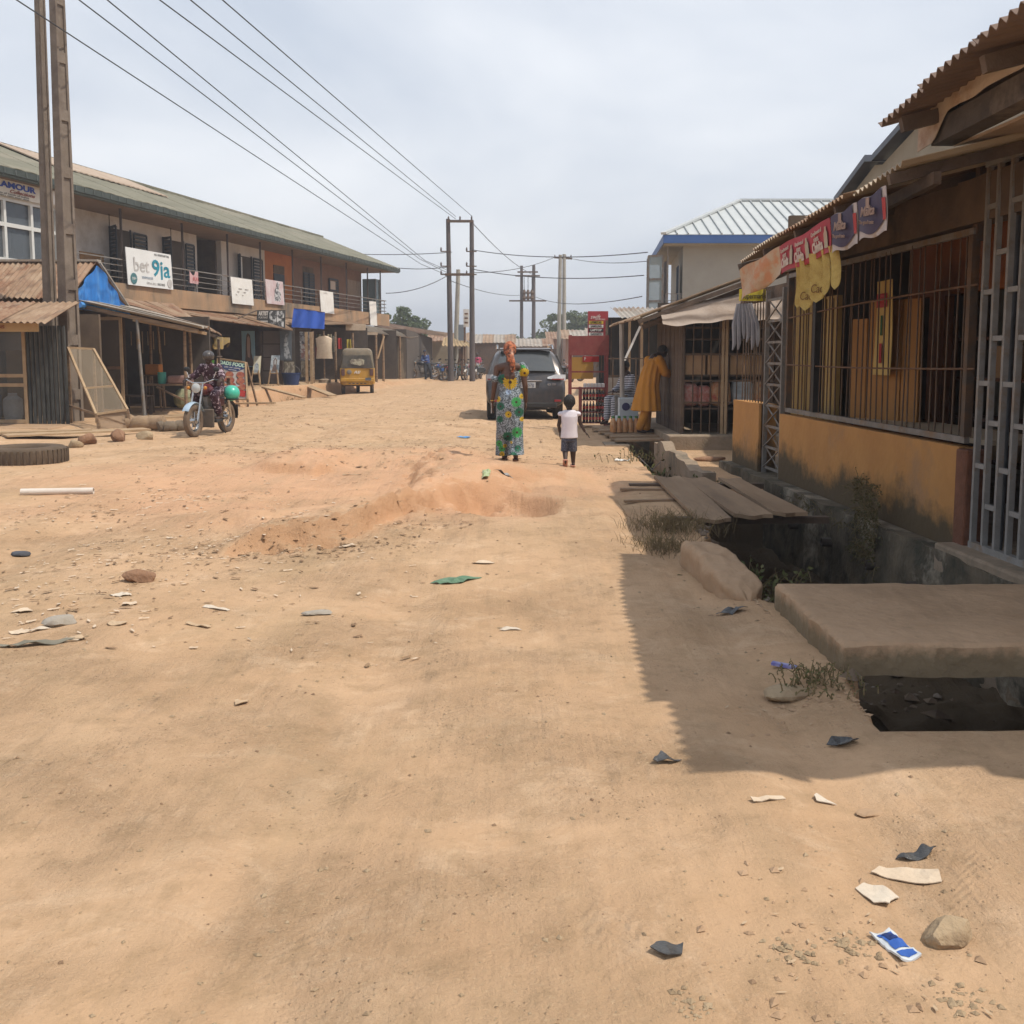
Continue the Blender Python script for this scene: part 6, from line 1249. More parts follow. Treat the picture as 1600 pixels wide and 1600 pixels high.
for sx in (-1, 1): MB().box((sx * .55, -.03, .86), (.14, .08, .26)).build('tail_lamp', mat('lamp_dull', (.12, .05, .04), (.09, .06, .05), 6, .3), kk_, local=True, bevel=.02)
MB().lathe([(.095, 0), (.095, .03), (.06, .04), (.02, .045)], 16, (-.31, -.02, .87), Matrix.Rotation(math.pi / 2, 3, 'X')).build('round_lamp', M_STEEL, kk_, local=True)
text('RE', .14, M_WHITE, kk_, WM[kk_.name] @ frame((-.02, -.03, .86), (1, 0, 0), (0, 0, 1)), width=.26, shear=.3, bold=.004)
for (x, y) in ((-.56, .42), (.56, .42), (0, 2.15)):
    Mx = Matrix.Rotation(math.pi / 2, 3, 'Y'); wl = tyre_mesh(.23, .075, 24); wl.v = [tuple(Mx @ Vector(p) + Vector((x, y, .23))) for p in wl.v]; w_ = wl.build('wheel', M_RUBBER, kk_, smooth=True, local=True)
    MB().lathe([(.14, -.04), (.14, .04), (.04, .05)], 14, (x, y, .23), Mx).build('rim', M_STEEL, w_, local=True)
MB().box((0, .9, .36), (1.0, 1.4, .10)).build('underbody', M_BLACK, kk_, local=True)
# ------------------------------------------------------------------ motorcycles
def wheel_part(parent, y, Rr=.30, r=.052, m=None, name='wheel'):
    Mx = Matrix.Rotation(math.pi / 2, 3, 'Y'); wl = tyre_mesh(Rr, r, 32); wl.v = [tuple(Mx @ Vector(p) + Vector((0, y, Rr))) for p in wl.v]
    w_ = wl.build(name, m or mat('rubber_road', (.17, .12, .08), (.12, .085, .06), 6, .95, .3), parent, smooth=True, local=True)
    rim = MB().lathe([(Rr - r * 2, -.025), (Rr - r * 2, .025), (Rr - r * 2.5, .02), (Rr - r * 2.5, -.02)], 28, (0, y, Rr), Mx, closed=True).lathe([(.05, -.06), (.05, .06)], 12, (0, y, Rr), Mx)
    for k in range(14):
        a = 2 * math.pi * k / 14; rim.bar((.03 if k % 2 else -.03, y, Rr), (0, y + (Rr - r * 2.2) * math.cos(a), Rr + (Rr - r * 2.2) * math.sin(a)), .007)
    rim.build('rim', M_CHROME, w_, local=True, smooth=True)
    return w_
def motorcycle(label, loc, rz, tank, fender, group=None):
    t = thing('motorcycle', label, 'motorcycle', loc, rz, group); B = dict(parent=t, local=True, smooth=True)
    wheel_part(t, .63, name='front_wheel'); wheel_part(t, -.62, name='rear_wheel')
    for sx in (-1, 1):
        MB().tube([(sx * .085, .63, .30), (sx * .085, .53, .60)], .026, 8).build('fork_lower', M_CHROME, **B)
        MB().tube([(sx * .085, .53, .60), (sx * .085, .40, .98)], .019, 8).build('fork_tube', M_CHROME, **B)
        MB().tube([(sx * .10, -.62, .32), (sx * .10, -.52, .70)], .028, 8).build('shock', M_CHROME, **B)
        MB().ell((sx * .30, .28, 1.24), (.07, .02, .045), 10, 6).build('mirror', M_BLACK, **B); MB().tube([(sx * .25, .30, 1.08), (sx * .30, .28, 1.2)], .007, 5).build('mirror_stem', M_CHROME, **B)
        MB().ell((sx * .17, .47, .90), (.035, .04, .035), 8, 6).build('indicator', mat('amber', (.5, .2, .03), None, 4, .3), **B)
    def fend(y, R_, a0, a1, w):
        return lambda u, v: ((u - .5) * w, y + R_ * math.cos(a0 + (a1 - a0) * v), .30 + (R_ + .02 * math.cos((u - .5) * 3)) * math.sin(a0 + (a1 - a0) * v))
    MB().grid(fend(.63, .335, R(35), R(150), .13), 6, 14, .008).build('front_fender', fender, **B); MB().grid(fend(-.62, .34, R(40), R(185), .15), 6, 14, .008).build('rear_fender', M_BLACK, **B)
    MB().tube([(-.36, .20, 1.02), (-.27, .34, 1.05), (-.12, .40, .99), (.12, .40, .99), (.27, .34, 1.05), (.36, .20, 1.02)], .013, 8).build('handlebar', M_CHROME, **B)
    for sx in (-1, 1): MB().tube([(sx * .36, .20, 1.02), (sx * .27, .335, 1.05)], .02, 8).build('grip', M_BLACK, **B)
    MB().lathe([(.02, -.10), (.075, -.06), (.095, .0), (.095, .03)], 14, (0, .47, .90), Matrix.Rotation(-math.pi / 2, 3, 'X')).build('headlamp', M_CHROME, **B); MB().lathe([(.088, 0), (.06, .03), (.01, .04)], 14, (0, .495, .90), Matrix.Rotation(-math.pi / 2, 3, 'X')).build('lamp_glass', mat('lamp_glass', (.55, .58, .58), None, 3, .1), **B)
    MB().loft([[Vector((w * math.cos(a), y, z + h * math.sin(a))) for a in np.linspace(0, 2 * math.pi, 13)[:-1]] for y, z, w, h in ((.36, .86, .05, .05), (.28, .86, .12, .10), (.10, .85, .14, .12), (-.06, .81, .11, .08), (-.12, .79, .05, .04))]).build('fuel_tank', tank, **B)
    MB().loft([[Vector((w * math.cos(a), y, z + h * math.sin(a))) for a in np.linspace(0, 2 * math.pi, 11)[:-1]] for y, z, w, h in ((-.05, .80, .08, .04), (-.2, .80, .13, .06), (-.6, .82, .13, .06), (-.82, .86, .09, .05))]).build('seat', M_BLACK, **B)
    MB().tube([(-.10, -.75, .88), (-.11, -.98, .90), (.11, -.98, .90), (.10, -.75, .88)], .012, 6).build('rear_rack', M_CHROME, **B)
    MB().box((0, .05, .46), (.20, .30, .22)).build('engine', M_STEEL, parent=t, local=True, bevel=.03); MB().box((0, .12, .64), (.13, .16, .18)).build('cylinder_block', M_STEEL, parent=t, local=True, bevel=.01)
    MB().tube([(.06, .2, .58), (.10, .28, .42), (.12, .1, .28), (.14, -.3, .30), (.15, -.85, .36)], [.018, .018, .02, .035, .045], 8).build('exhaust', M_CHROME, **B)
    MB().tube([(0, .40, .92), (0, .26, .60), (0, .18, .30), (0, -.15, .28), (0, -.25, .55), (0, -.05, .78), (0, .38, .86)], .02, 8).build('frame', M_BLACK, **B); MB().tube([(0, -.22, .5), (.05, -.62, .30)], .02, 6).build('swing_arm', M_BLACK, **B)
    MB().box((0, -.24, .62), (.24, .26, .18)).build('side_cover', tank, parent=t, local=True, bevel=.03); MB().box((0, -.93, .72), (.10, .05, .07)).build('tail_lamp', MATS['lamp_red'], parent=t, local=True, bevel=.01)
    MB().tube([(-.26, -.05, .30), (.26, -.05, .30)], .012, 6).build('foot_bar', M_BLACK, **B); MB().box((0, -.97, .42), (.15, .02, .22)).build('mudflap', M_BLACK, parent=t, local=True)
    MB().tube([(-.05, -.1, .3), (-.2, -.2, .02)], .012, 6).build('side_stand', M_BLACK, **B)
    return t
M_MAROON = mat('tank_maroon', (.13, .025, .03), (.10, .02, .025), 4, .3, spec=.6); M_FENB = mat('fender_pale', (.40, .52, .62), (.46, .56, .64), 4, .25, metal=.3)
_hd = Vector((-.26, -1.22, 0)).normalized(); bx_, by_ = -5.84 - _hd.x * .63, 18.75 - _hd.y * .63; ba = math.atan2(_hd.y, _hd.x) - math.pi / 2
bike = motorcycle('maroon motorcycle with pale blue front fender ridden towards the viewer', (bx_, by_, gz(bx_, by_)), ba, M_MAROON, M_FENB)
MB().box((.0, .28, .33), (.46, .03, .34)).build('leg_shield', mat('shield_grey', (.12, .10, .085), (.09, .075, .06), 3, .8, dust=.4), bike, local=True, bevel=.02)
# parked row
tanks = [mat('tank_black', (.03, .03, .035), None, 3, .3), mat('tank_blue', (.03, .10, .30), None, 3, .3), mat('tank_red', (.30, .03, .03), None, 3, .3), mat('tank_green', (.04, .16, .12), None, 3, .3)]
fends = [M_CHROME, M_WHITE, mat('fender_sky', (.28, .42, .55), None, 3, .3), M_WHITE]
row = [(662, 595, 58.6, 100, 'black motorcycle under the man in the blue jacket', 0, 0), (686, 594, 59.5, 150, 'white fendered motorcycle right of the man in the blue jacket', 1, 1), (697, 592, 61.0, 155, 'second white fendered motorcycle from the man in the row', 2, 1), (707, 591, 62.0, 160, 'motorcycle with a blue tank in the middle of the parked row', 1, 2), (717, 591, 62.2, 158, 'motorcycle with sky blue fender in the parked row', 3, 2), (733, 590, 63.0, 165, 'white fendered motorcycle left of the car mirror in the row', 2, 3), (741, 589, 63.8, 168, 'motorcycle second nearest the car in the parked row', 0, 3), (748, 588, 64.6, 170, 'motorcycle nearest the car at the end of the parked row', 3, 1)]
for px, py, Y, ang, lb_, a_, b_ in row:
    p = at(px, py, Y); c = copy_tree(bike); c.location = (p.x, Y, gz(p.x, Y)); c.rotation_euler = (0, 0, R(ang)); c['label'] = lb_; c['group'] = 'motorcycles parked in a row'
    for ch in list(c.children):
        nm = ch.name.split('.')[0]
        if nm == 'leg_shield': bpy.data.objects.remove(ch); continue
        mm_ = {'fuel_tank': tanks[a_], 'side_cover': tanks[a_], 'front_fender': fends[b_]}.get(nm)
        if mm_: ch.material_slots[0].link = 'OBJECT'; ch.material_slots[0].material = mm_
# ------------------------------------------------------------------ people
def cap(mb, pts, rad, n=12):
    pts = [Vector(p) for p in pts]
    for i, p in enumerate(pts):
        mb.ell(p, rad[i], n, 8)
        if i: mb.tube([pts[i - 1], p], [rad[i - 1], rad[i]], n)
    return mb
def rings(mb, rows, n=24, fold=0, nf=7, tilt=0):
    """rows of (x, y, z, rx, ry)"""
    out = []
    for x, y, z, rx, ry in rows:
        out.append([Vector((x + rx * math.cos(a) * (1 + fold * math.sin(nf * a + z * 4)), y + ry * math.sin(a) * (1 + fold * math.sin(nf * a + z * 4)), z + tilt * rx * math.cos(a))) for a in [2 * math.pi * k / n for k in range(n)]])
    return mb.loft(out)
def hand(mb, w, d, nrm, s=1.0, thumb=1, curl=.35):
    """palm, four unequal fingers and a thumb; w wrist, d direction, nrm palm normal"""
    d = Vector(d).normalized(); n = Vector(nrm).normalized(); side = d.cross(n).normalized(); w = Vector(w)
    rot = Matrix((side, n, d)).transposed()
    mb.ell(w + d * .045 * s, (.038 * s, .016 * s, .05 * s), 10, 8, rot)
    for k, ln in enumerate((.062, .072, .068, .052)):
        o = w + d * .082 * s + side * ((k - 1.5) * .019 * s); m1 = o + d * ln * .55 * s + n * curl * .015 * s; m2 = m1 + d * ln * .4 * s + n * curl * .045 * s
        cap(mb, [o, m1, m2], [.0088 * s, .008 * s, .0068 * s], 8)
    o = w + d * .03 * s - side * thumb * .032 * s; cap(mb, [o, o + d * .03 * s - side * thumb * .02 * s + n * .01, o + d * .055 * s - side * thumb * .02 * s + n * .02 * s], [.011 * s, .0095 * s, .008 * s], 8)
def head(mb, c, s=1.0, yaw=0, tilt=0):
    Rm = Matrix.Rotation(yaw, 3, 'Z') @ Matrix.Rotation(tilt, 3, 'X'); f = lambda p: Vector(c) + Rm @ (Vector(p) * s)
    mb.ell(f((0, 0, .01)), (.076 * s, .094 * s, .105 * s), 16, 12, Rm); mb.ell(f((0, .025, -.055)), (.056 * s, .062 * s, .06 * s), 12, 8, Rm)
    cap(mb, [f((0, .088, .005)), f((0, .102, -.022))], [.010 * s, .015 * s], 8); mb.ell(f((0, .083, -.055)), (.024 * s, .012 * s, .009 * s), 8, 6, Rm)
    for sx in (-1, 1): mb.ell(f((sx * .078, -.005, -.005)), (.012 * s, .022 * s, .032 * s), 8, 6, Rm)
    return f
def eyes(t, f, s=1.0):
    for sx in (-1, 1): MB().ell(f((sx * .031, .082, .018)), .011 * s, 8, 6).build('eye', mat('eye_white', (.6, .56, .52), (.5, .47, .43), 3, .3), t, local=True, smooth=True)
def placed(name, label, x, y, rz, z=None): return thing(name, label, 'person', (x, y, gz(x, y) if z is None else z), rz)
# woven print with sunflowers
def flower_mat():
    m = mat('print_dress', (.035, .05, .055), (.36, .40, .44), 90, .75, contrast=(.44, .60), detail=2, stretch=(1, 1, .7)); t = m.node_tree; N = t.nodes; l = t.links.new; b = N['Principled BSDF']
    cur = b.inputs['Base Color'].links[0].from_socket
    co = N.new('ShaderNodeTexCoord'); sp = N.new('ShaderNodeSeparateXYZ'); l(co.outputs['Object'], sp.inputs[0])
    def mth(op, a, c=None):
        x = N.new('ShaderNodeMath'); x.operation = op
        for i, q in enumerate((a, c)):
            if q is None: continue
            if isinstance(q, (int, float)): x.inputs[i].default_value = q
            else: l(q, x.inputs[i])
        return x.outputs[0]
    def over(f, col):
        nonlocal cur
        x = N.new('ShaderNodeMix'); x.data_type = 'RGBA'; l(f, x.inputs[0]); l(cur, x.inputs[6]); x.inputs[7].default_value = (*col, 1); cur = x.outputs[2]
    YE, GR, DG = (.56, .36, .02), (.05, .30, .08), (.02, .12, .07)
    def flower(cx, cz, r, col, n=14):
        dx = mth('SUBTRACT', sp.outputs[0], cx); dz = mth('SUBTRACT', sp.outputs[2], cz); ln = mth('SQRT', mth('ADD', mth('MULTIPLY', dx, dx), mth('MULTIPLY', dz, dz)))
        an = mth('ARCTAN2', dz, dx); pet = mth('ABSOLUTE', mth('SINE', mth('MULTIPLY', an, n / 2)))
        edge_ = mth('ADD', mth('MULTIPLY', pet, .28 * r), .72 * r)
        over(mth('LESS_THAN', ln, edge_), col); over(mth('MULTIPLY', mth('LESS_THAN', pet, .22), mth('LESS_THAN', ln, .8 * r)), tuple(q * .25 for q in col)); over(mth('LESS_THAN', ln, r * .22), (.05, .02, .02))
    for cx, cz, r, col in ((-.13, .78, .06, DG), (-.10, 1.16, .07, DG), (.17, 1.30, .06, GR), (.09, .84, .075, GR), (-.14, .60, .05, DG), (.13, .70, .07, DG), (.10, .42, .078, GR), (-.03, .36, .075, DG), (-.15, .25, .05, GR), (.11, .20, .05, DG), (.05, .10, .06, DG), (-.11, .18, .05, GR), (-.02, .98, .04, (.35, .45, .6))): flower(cx, cz, r, col, 12)
    for cx, cz, r in ((.005, 1.115, .105), (.205, 1.24, .075), (-.17, .88, .045), (-.02, .67, .05), (.17, .92, .04), (-.11, .10, .04), (-.07, .22, .03), (.17, .60, .035), (.02, .28, .02)): flower(cx, cz, r, YE, 16)
    l(cur, b.inputs['Base Color']); return m
M_DRESS = flower_mat()
wx_, wy_ = -.03, 14.37
wm = placed('person', 'woman in sunflower print dress and orange headscarf walking away', wx_, wy_, 0)
b = MB(); cap(b, [(0, .0, 1.2), (0, .0, 1.30), (0, .005, 1.36), (0, .01, 1.46)], [.13, .10, .055, .052]); cap(b, [(-.165, 0, 1.315), (0, 0, 1.33), (.165, 0, 1.315)], [.052, .075, .052])
cap(b, [(-.175, 0, 1.31), (-.215, -.03, 1.06), (-.245, .04, .835)], [.047, .038, .024]); cap(b, [(.175, 0, 1.31), (.215, -.03, 1.06), (.225, .05, .84)], [.047, .038, .024])
hand(b, (-.245, .045, .825), (-.02, .12, -1), (1, 0, 0), 1.0, 1); hand(b, (.225, .055, .83), (.0, .1, -1), (-1, 0, 0), 1.0, -1)
head(b, (0, .01, 1.54), 1.0); cap(b, [(-.07, .12, .5), (-.075, .18, .10)], [.06, .04]); cap(b, [(.07, -.02, .5), (.08, -.16, .15)], [.06, .04])
cap(b, [(-.075, .13, .05), (-.08, .27, .035)], [.04, .032]); cap(b, [(.08, -.16, .10), (.085, -.04, .04)], [.036, .03])
remesh('body', b, .0065, M_SKIN, wm, 3, True)
b = MB(); rings(b, [(0, 0, 1.245, .165, .105), (0, 0, 1.19, .172, .118), (0, 0, 1.08, .15, .112), (0, 0, 1.0, .145, .112), (0, -.01, .90, .18, .15), (0, -.01, .78, .192, .165), (0, 0, .60, .188, .16), (0, .01, .42, .18, .16), (0, .02, .36, .165, .14)], 60, .035, 10, .20)
rings(b, [(-.085, .06, .60, .09, .12), (-.09, .08, .38, .098, .125), (-.092, .11, .22, .10, .125), (-.09, .16, .07, .11, .14)], 44, .09, 8); rings(b, [(.085, -.03, .60, .09, .12), (.085, -.04, .38, .095, .12), (.088, -.08, .2, .098, .12), (.09, -.15, .11, .105, .13)], 44, .09, 8)
b.ell((.195, 0, 1.265), (.075, .085, .095), 16, 10); cap(b, [(.12, 0, 1.33), (.17, 0, 1.34)], [.04, .055]); b.ell((-.205, -.01, 1.155), (.066, .07, .062), 14, 10)
remesh('dress', b, .0075, M_DRESS, wm, 2, True)
M_SCARF = mat('scarf_print', (.50, .16, .07), (.10, .035, .02), 22, .7, c3=(.58, .36, .26), contrast=(.42, .58))
b = MB(); b.ell((0, .0, 1.575), (.092, .108, .112), 16, 12); b.ell((.0, -.06, 1.53), (.072, .06, .07), 12, 8); b.ell((.02, -.10, 1.49), (.04, .03, .035), 10, 6); cap(b, [(.02, -.105, 1.48), (.035, -.13, 1.40), (.04, -.125, 1.31), (.035, -.12, 1.27)], [.035, .04, .036, .02]); cap(b, [(-.01, -.10, 1.48), (-.02, -.12, 1.42)], [.03, .022])
remesh('headscarf', b, .007, M_SCARF, wm, 2, True)
MB().lathe([(.030, -.006), (.034, 0), (.030, .006)], 14, (-.243, .035, .855)).build('bracelet', mat('gold', (.6, .38, .1), None, 3, .3, metal=.8), wm, smooth=True, local=True)
for sx, y in ((-1, .2), (1, -.1)): MB().box((sx * .08, y, .012 if sx < 0 else .03), (.085, .25, .02)).build('sandal', mat('sandal_brown', (.22, .09, .04)), wm, local=True, bevel=.01)
MB().bar((0, -.14, 1.24), (0, -.165, .74), .008).build('zip', M_BLACK, wm, local=True)
o = MB().box((-.262, wy_ + .08 - wy_, .755), (.010, .07, .16)).build('phone', M_WHITE); o.location = (wx_, wy_, gz(wx_, wy_)); tag(o, 'slim white phone held in the left hand of the walking woman', 'phone')
# child
ch_ = placed('person', 'small child in white top and navy shorts walking beside the woman', .79, 14.1, 0)
b = MB(); cap(b, [(0, 0, .45), (0, 0, .66), (0, 0, .76), (0, .005, .82)], [.085, .085, .04, .036]); cap(b, [(-.10, 0, .735), (.10, 0, .735)], [.036, .036]); head(b, (0, .01, .895), .94)
cap(b, [(-.11, 0, .73), (-.145, .01, .58), (-.125, .07, .48)], [.032, .027, .018]); cap(b, [(.11, 0, .73), (.155, .0, .60), (.21, -.02, .50)], [.032, .027, .018]); hand(b, (.213, -.022, .49), (.6, .0, -.6), (-.5, 0, -.5), .72, -1); hand(b, (-.125, .075, .475), (0, .3, -1), (1, 0, 0), .7, 1)
cap(b, [(-.055, .05, .40), (-.055, .03, .25), (-.055, -.10, .10)], [.055, .045, .026]); cap(b, [(.055, .0, .40), (.055, .03, .24), (.06, .05, .06)], [.055, .045, .026]); cap(b, [(-.055, -.12, .10), (-.055, -.04, .03)], [.024, .022]); cap(b, [(.06, .04, .03), (.06, .15, .022)], [.026, .02])
remesh('body', b, .0055, M_SKIND, ch_, 3, True)
b = MB(); rings(b, [(0, 0, .79, .07, .062), (0, 0, .765, .11, .082), (0, 0, .70, .120, .105), (0, 0, .60, .108, .105), (0, 0, .50, .110, .105), (0, 0, .405, .120, .11)], 28, .015, 6); b.ell((-.118, 0, .735), (.045, .05, .035), 12, 8); b.ell((.118, 0, .735), (.045, .05, .035), 12, 8); remesh('white_top', b, .0065, mat('cotton_white', (.72, .68, .72), (.66, .62, .67), 6, .85), ch_, 2, True)
b = MB(); rings(b, [(0, 0, .43, .10, .095), (0, .01, .36, .106, .10)], 24); rings(b, [(-.052, .02, .40, .055, .08), (-.054, .03, .215, .058, .072)], 20, .03, 4); rings(b, [(.052, .01, .40, .055, .08), (.054, .05, .215, .058, .072)], 20, .03, 4); remesh('shorts', b, .006, mat('denim_navy', (.06, .068, .10), (.22, .24, .30), 70, .9, contrast=(.52, .66), detail=2), ch_, 2, True)
b = MB(); b.ell((0, -.014, .91), (.082, .098, .098), 14, 10); remesh('hair', b, .006, M_HAIR, ch_, 1, True)
for sx, y, z, rx in ((-1, -.085, .055, R(-48)), (1, .10, .012, 0)): MB().box((sx * .058, y, z), (.068, .17, .022), (rx, 0, 0)).build('sandal', mat('sandal_pink', (.52, .27, .20), (.46, .23, .17), 6, .7), ch_, local=True, bevel=.01)
# rider
rd = thing('person', 'rider in maroon floral outfit and dark helmet on the motorcycle', 'person', (bx_, by_, gz(bx_, by_)), ba)
M_FLOR = mat('floral_maroon', (.045, .015, .025), (.42, .33, .36), 16, .8, contrast=(.55, .60), detail=3)
b = MB(); cap(b, [(0, -.2, .9), (0, -.12, 1.1), (0, -.07, 1.25), (0, -.03, 1.36)], [.12, .13, .11, .05]); f = head(b, (0, .01, 1.44), 1.0, 0, R(-12))
for sx in (-1, 1):
    cap(b, [(sx * .17, -.06, 1.27), (sx * .29, .02, 1.10), (sx * .345, .22, 1.06)], [.05, .042, .026]); hand(b, (sx * .345, .20, 1.055), (0, .8, -.3), (0, -.3, -1), 1.0, sx, 1.4)
    cap(b, [(sx * .09, -.2, .86), (sx * .19, .2, .74), (sx * .19, .02, .36)], [.085, .062, .042]); cap(b, [(sx * .19, -.02, .33), (sx * .2, .14, .31)], [.04, .035])
remesh('body', b, .008, M_SKIND, rd, 3, True); eyes(rd, f)
b = MB(); rings(b, [(0, -.22, .82, .17, .14), (0, -.16, 1.0, .175, .14), (0, -.10, 1.18, .185, .13), (0, -.06, 1.30, .15, .10), (0, -.04, 1.345, .07, .07)], 28, .03, 7)
for sx in (-1, 1): cap(b, [(sx * .165, -.06, 1.27), (sx * .27, .01, 1.12), (sx * .31, .09, 1.085)], [.075, .068, .062]); cap(b, [(sx * .09, -.2, .84), (sx * .195, .21, .755), (sx * .195, .06, .46)], [.11, .085, .075])
remesh('outfit', b, .009, M_FLOR, rd, 3, True)
b = MB(); b.ell(f((0, -.01, .045)), (.108, .125, .10), 16, 12); remesh('helmet', b, .008, mat('helmet_dark', (.05, .042, .04), (.07, .06, .055), 4, .3, spec=.6), rd, 1, True)
for sx in (-1, 1): MB().box((sx * .2, .09, .275), (.09, .25, .06)).build('shoe', M_BLACK, rd, local=True, bevel=.02)
hp = WM[rd.name] @ Vector((-.30, -.30, .78)); o = thing('teal_helmet', 'teal helmet hanging at the side of the ridden motorcycle', 'helmet', hp); MB().ell((0, 0, 0), (.15, .16, .15), 18, 12).build('shell', mat('helmet_teal', (.05, .42, .30), (.06, .46, .33), 3, .3, spec=.6), o, smooth=True, local=True); MB().lathe([(.12, -.13), (.14, -.11), (.12, -.10)], 16).build('rim', M_BLACK, o, local=True)
# man in blue jacket sitting on a parked motorcycle
p = at(668, 597, 57.9); jm = placed('person', 'man in blue jacket sitting sideways on a parked motorcycle', p.x, 57.9, R(172))
b = MB(); cap(b, [(0, .0, .85), (.06, .0, 1.1), (.12, .02, 1.32), (.13, .03, 1.42)], [.13, .13, .10, .05]); f = head(b, (.14, .05, 1.52), 1.0, R(15), R(-20))
for sx in (-1, 1): cap(b, [(.12 + sx * .16, 0, 1.30), (.12 + sx * .2, .05, 1.08), (.05 + sx * .08, .2, 1.0)], [.05, .042, .026]); hand(b, (.05 + sx * .08, .2, 1.0), (-sx * .5, .5, -.2), (0, 0, -1), 1, sx); cap(b, [(sx * .1, .05, .85), (sx * .14 - .1, .3, .5), (sx * .16 - .16, .38, .08)], [.085, .06, .04])
remesh('body', b, .012, M_SKIN, jm, 3, True); eyes(jm, f)
b = MB(); rings(b, [(0, .0, .84, .17, .13), (.05, 0, 1.05, .18, .13), (.11, .01, 1.28, .17, .11), (.12, .02, 1.37, .07, .07)], 24, .02, 6)
for sx in (-1, 1): cap(b, [(.12 + sx * .155, 0, 1.29), (.12 + sx * .2, .05, 1.08), (.06 + sx * .1, .17, 1.01)], [.07, .06, .045])
remesh('jacket', b, .012, mat('jacket_blue', (.03, .06, .20), (.20, .26, .40), 7, .8, contrast=(.5, .62)), jm, 2, True)
b = MB(); rings(b, [(0, .02, .88, .16, .13), (0, .04, .78, .17, .15)], 20)
for sx in (-1, 1): cap(b, [(sx * .1, .05, .82), (sx * .14 - .1, .3, .5), (sx * .16 - .16, .38, .10)], [.11, .085, .07])
remesh('trousers', b, .012, mat('trouser_black', (.02, .02, .025), (.03, .03, .035), 5, .9), jm, 2, True)
b = MB(); b.ell(f((0, -.015, .05)), (.085, .10, .075), 12, 8); b.ell(f((0, .08, .06)), (.06, .06, .012), 10, 6); remesh('cap', b, .01, mat('cap_navy', (.03, .04, .07)), jm, 1, True)
for sx in (-1, 1): MB().box((sx * .16 - .16, .44, .05), (.09, .25, .08)).build('shoe', M_BLACK, jm, local=True, bevel=.02)
# person in orange kaftan leaning into the store
kx, ky = 2.42, 18.25; km = thing('person', 'person in orange kaftan leaning towards the slatted store wall', 'person', (kx, ky, .12), R(-62))
M_KAF = mat('kaftan_orange', (.48, .21, .03), (.42, .175, .025), 3, .85, .25, c3=(.36, .15, .025))
b = MB(); cap(b, [(0, 0, .85), (0, .06, 1.1), (0, .14, 1.32), (0, .22, 1.40)], [.12, .13, .1, .05]); f = head(b, (0, .30, 1.44), 1, 0, R(-35))
for sx in (-1, 1): cap(b, [(sx * .17, .12, 1.30), (sx * .22, .22, 1.08), (sx * .16, .40, 1.05)], [.05, .04, .026]); hand(b, (sx * .16, .40, 1.05), (-sx * .2, 1, 0), (0, 0, -1), 1, sx)
cap(b, [(-.09, .0, .8), (-.10, .06, .45), (-.10, .05, .07)], [.08, .055, .04]); cap(b, [(.09, .0, .8), (.10, -.08, .45), (.10, -.26, .09)], [.08, .055, .04]); cap(b, [(-.10, .06, .04), (-.10, .2, .03)], [.04, .03]); cap(b, [(.10, -.26, .06), (.10, -.12, .03)], [.04, .03])
remesh('body', b, .008, M_SKIND, km, 3, True); eyes(km, f)
b = MB(); rings(b, [(0, -.04, .40, .30, .24), (0, -.02, .60, .27, .21), (0, .0, .85, .22, .17), (0, .06, 1.08, .20, .16), (0, .12, 1.28, .18, .13), (0, .18, 1.385, .08, .08)], 60, .07, 11)
for sx in (-1, 1): cap(b, [(sx * .165, .12, 1.29), (sx * .22, .20, 1.08), (sx * .18, .32, 1.06)], [.085, .08, .075])
remesh('kaftan', b, .009, M_KAF, km, 2, True)
b = MB(); cap(b, [(-.09, .0, .75), (-.10, .06, .45), (-.10, .05, .10)], [.10, .085, .075]); cap(b, [(.09, .0, .75), (.10, -.08, .45), (.10, -.24, .12)], [.10, .085, .075]); remesh('trousers', b, .009, M_KAF, km, 2, True)
b = MB(); b.ell(f((0, -.015, .03)), (.084, .098, .095), 12, 8); remesh('hair', b, .008, M_HAIR, km, 1, True)
# seated person in striped clothes
sx_, sy_ = 2.34, 20.6; sp_ = thing('person', 'seated person in black and white striped clothes beside the kaftan wearer', 'person', (sx_, sy_, .12), R(120))
M_STR = mat('stripe_bw', (.03, .03, .04), (.55, .55, .58), 5, .8); nt_ = M_STR.node_tree; bw = nt_.nodes.new('ShaderNodeTexWave'); bw.inputs['Scale'].default_value = 9; bw.bands_direction = 'Z'; bw.inputs['Distortion'].default_value = 1.5
tcn = nt_.nodes.new('ShaderNodeTexCoord'); nt_.links.new(tcn.outputs['Object'], bw.inputs['Vector']); rp = nt_.nodes.new('ShaderNodeValToRGB'); rp.color_ramp.elements[0].position = .45; rp.color_ramp.elements[1].position = .55; rp.color_ramp.elements[0].color = (.03, .03, .05, 1); rp.color_ramp.elements[1].color = (.58, .58, .62, 1)
nt_.links.new(bw.outputs['Fac'], rp.inputs[0]); nt_.links.new(rp.outputs[0], nt_.nodes['Principled BSDF'].inputs['Base Color'])
b = MB(); cap(b, [(0, 0, .5), (0, .02, .8), (0, .05, .98), (0, .07, 1.06)], [.12, .13, .1, .045]); f = head(b, (0, .09, 1.15), .95, 0, R(-15))
for q in (-1, 1): cap(b, [(q * .16, .03, .95), (q * .2, .12, .72), (q * .1, .32, .66)], [.045, .038, .025]); hand(b, (q * .1, .32, .66), (-q * .2, 1, -.1), (0, 0, -1), .95, q); cap(b, [(q * .09, .0, .5), (q * .12, .42, .5), (q * .12, .44, .06)], [.08, .06, .035]); cap(b, [(q * .12, .45, .04), (q * .12, .58, .03)], [.035, .028])
remesh('body', b, .009, M_SKIND, sp_, 3, True); eyes(sp_, f, .95)
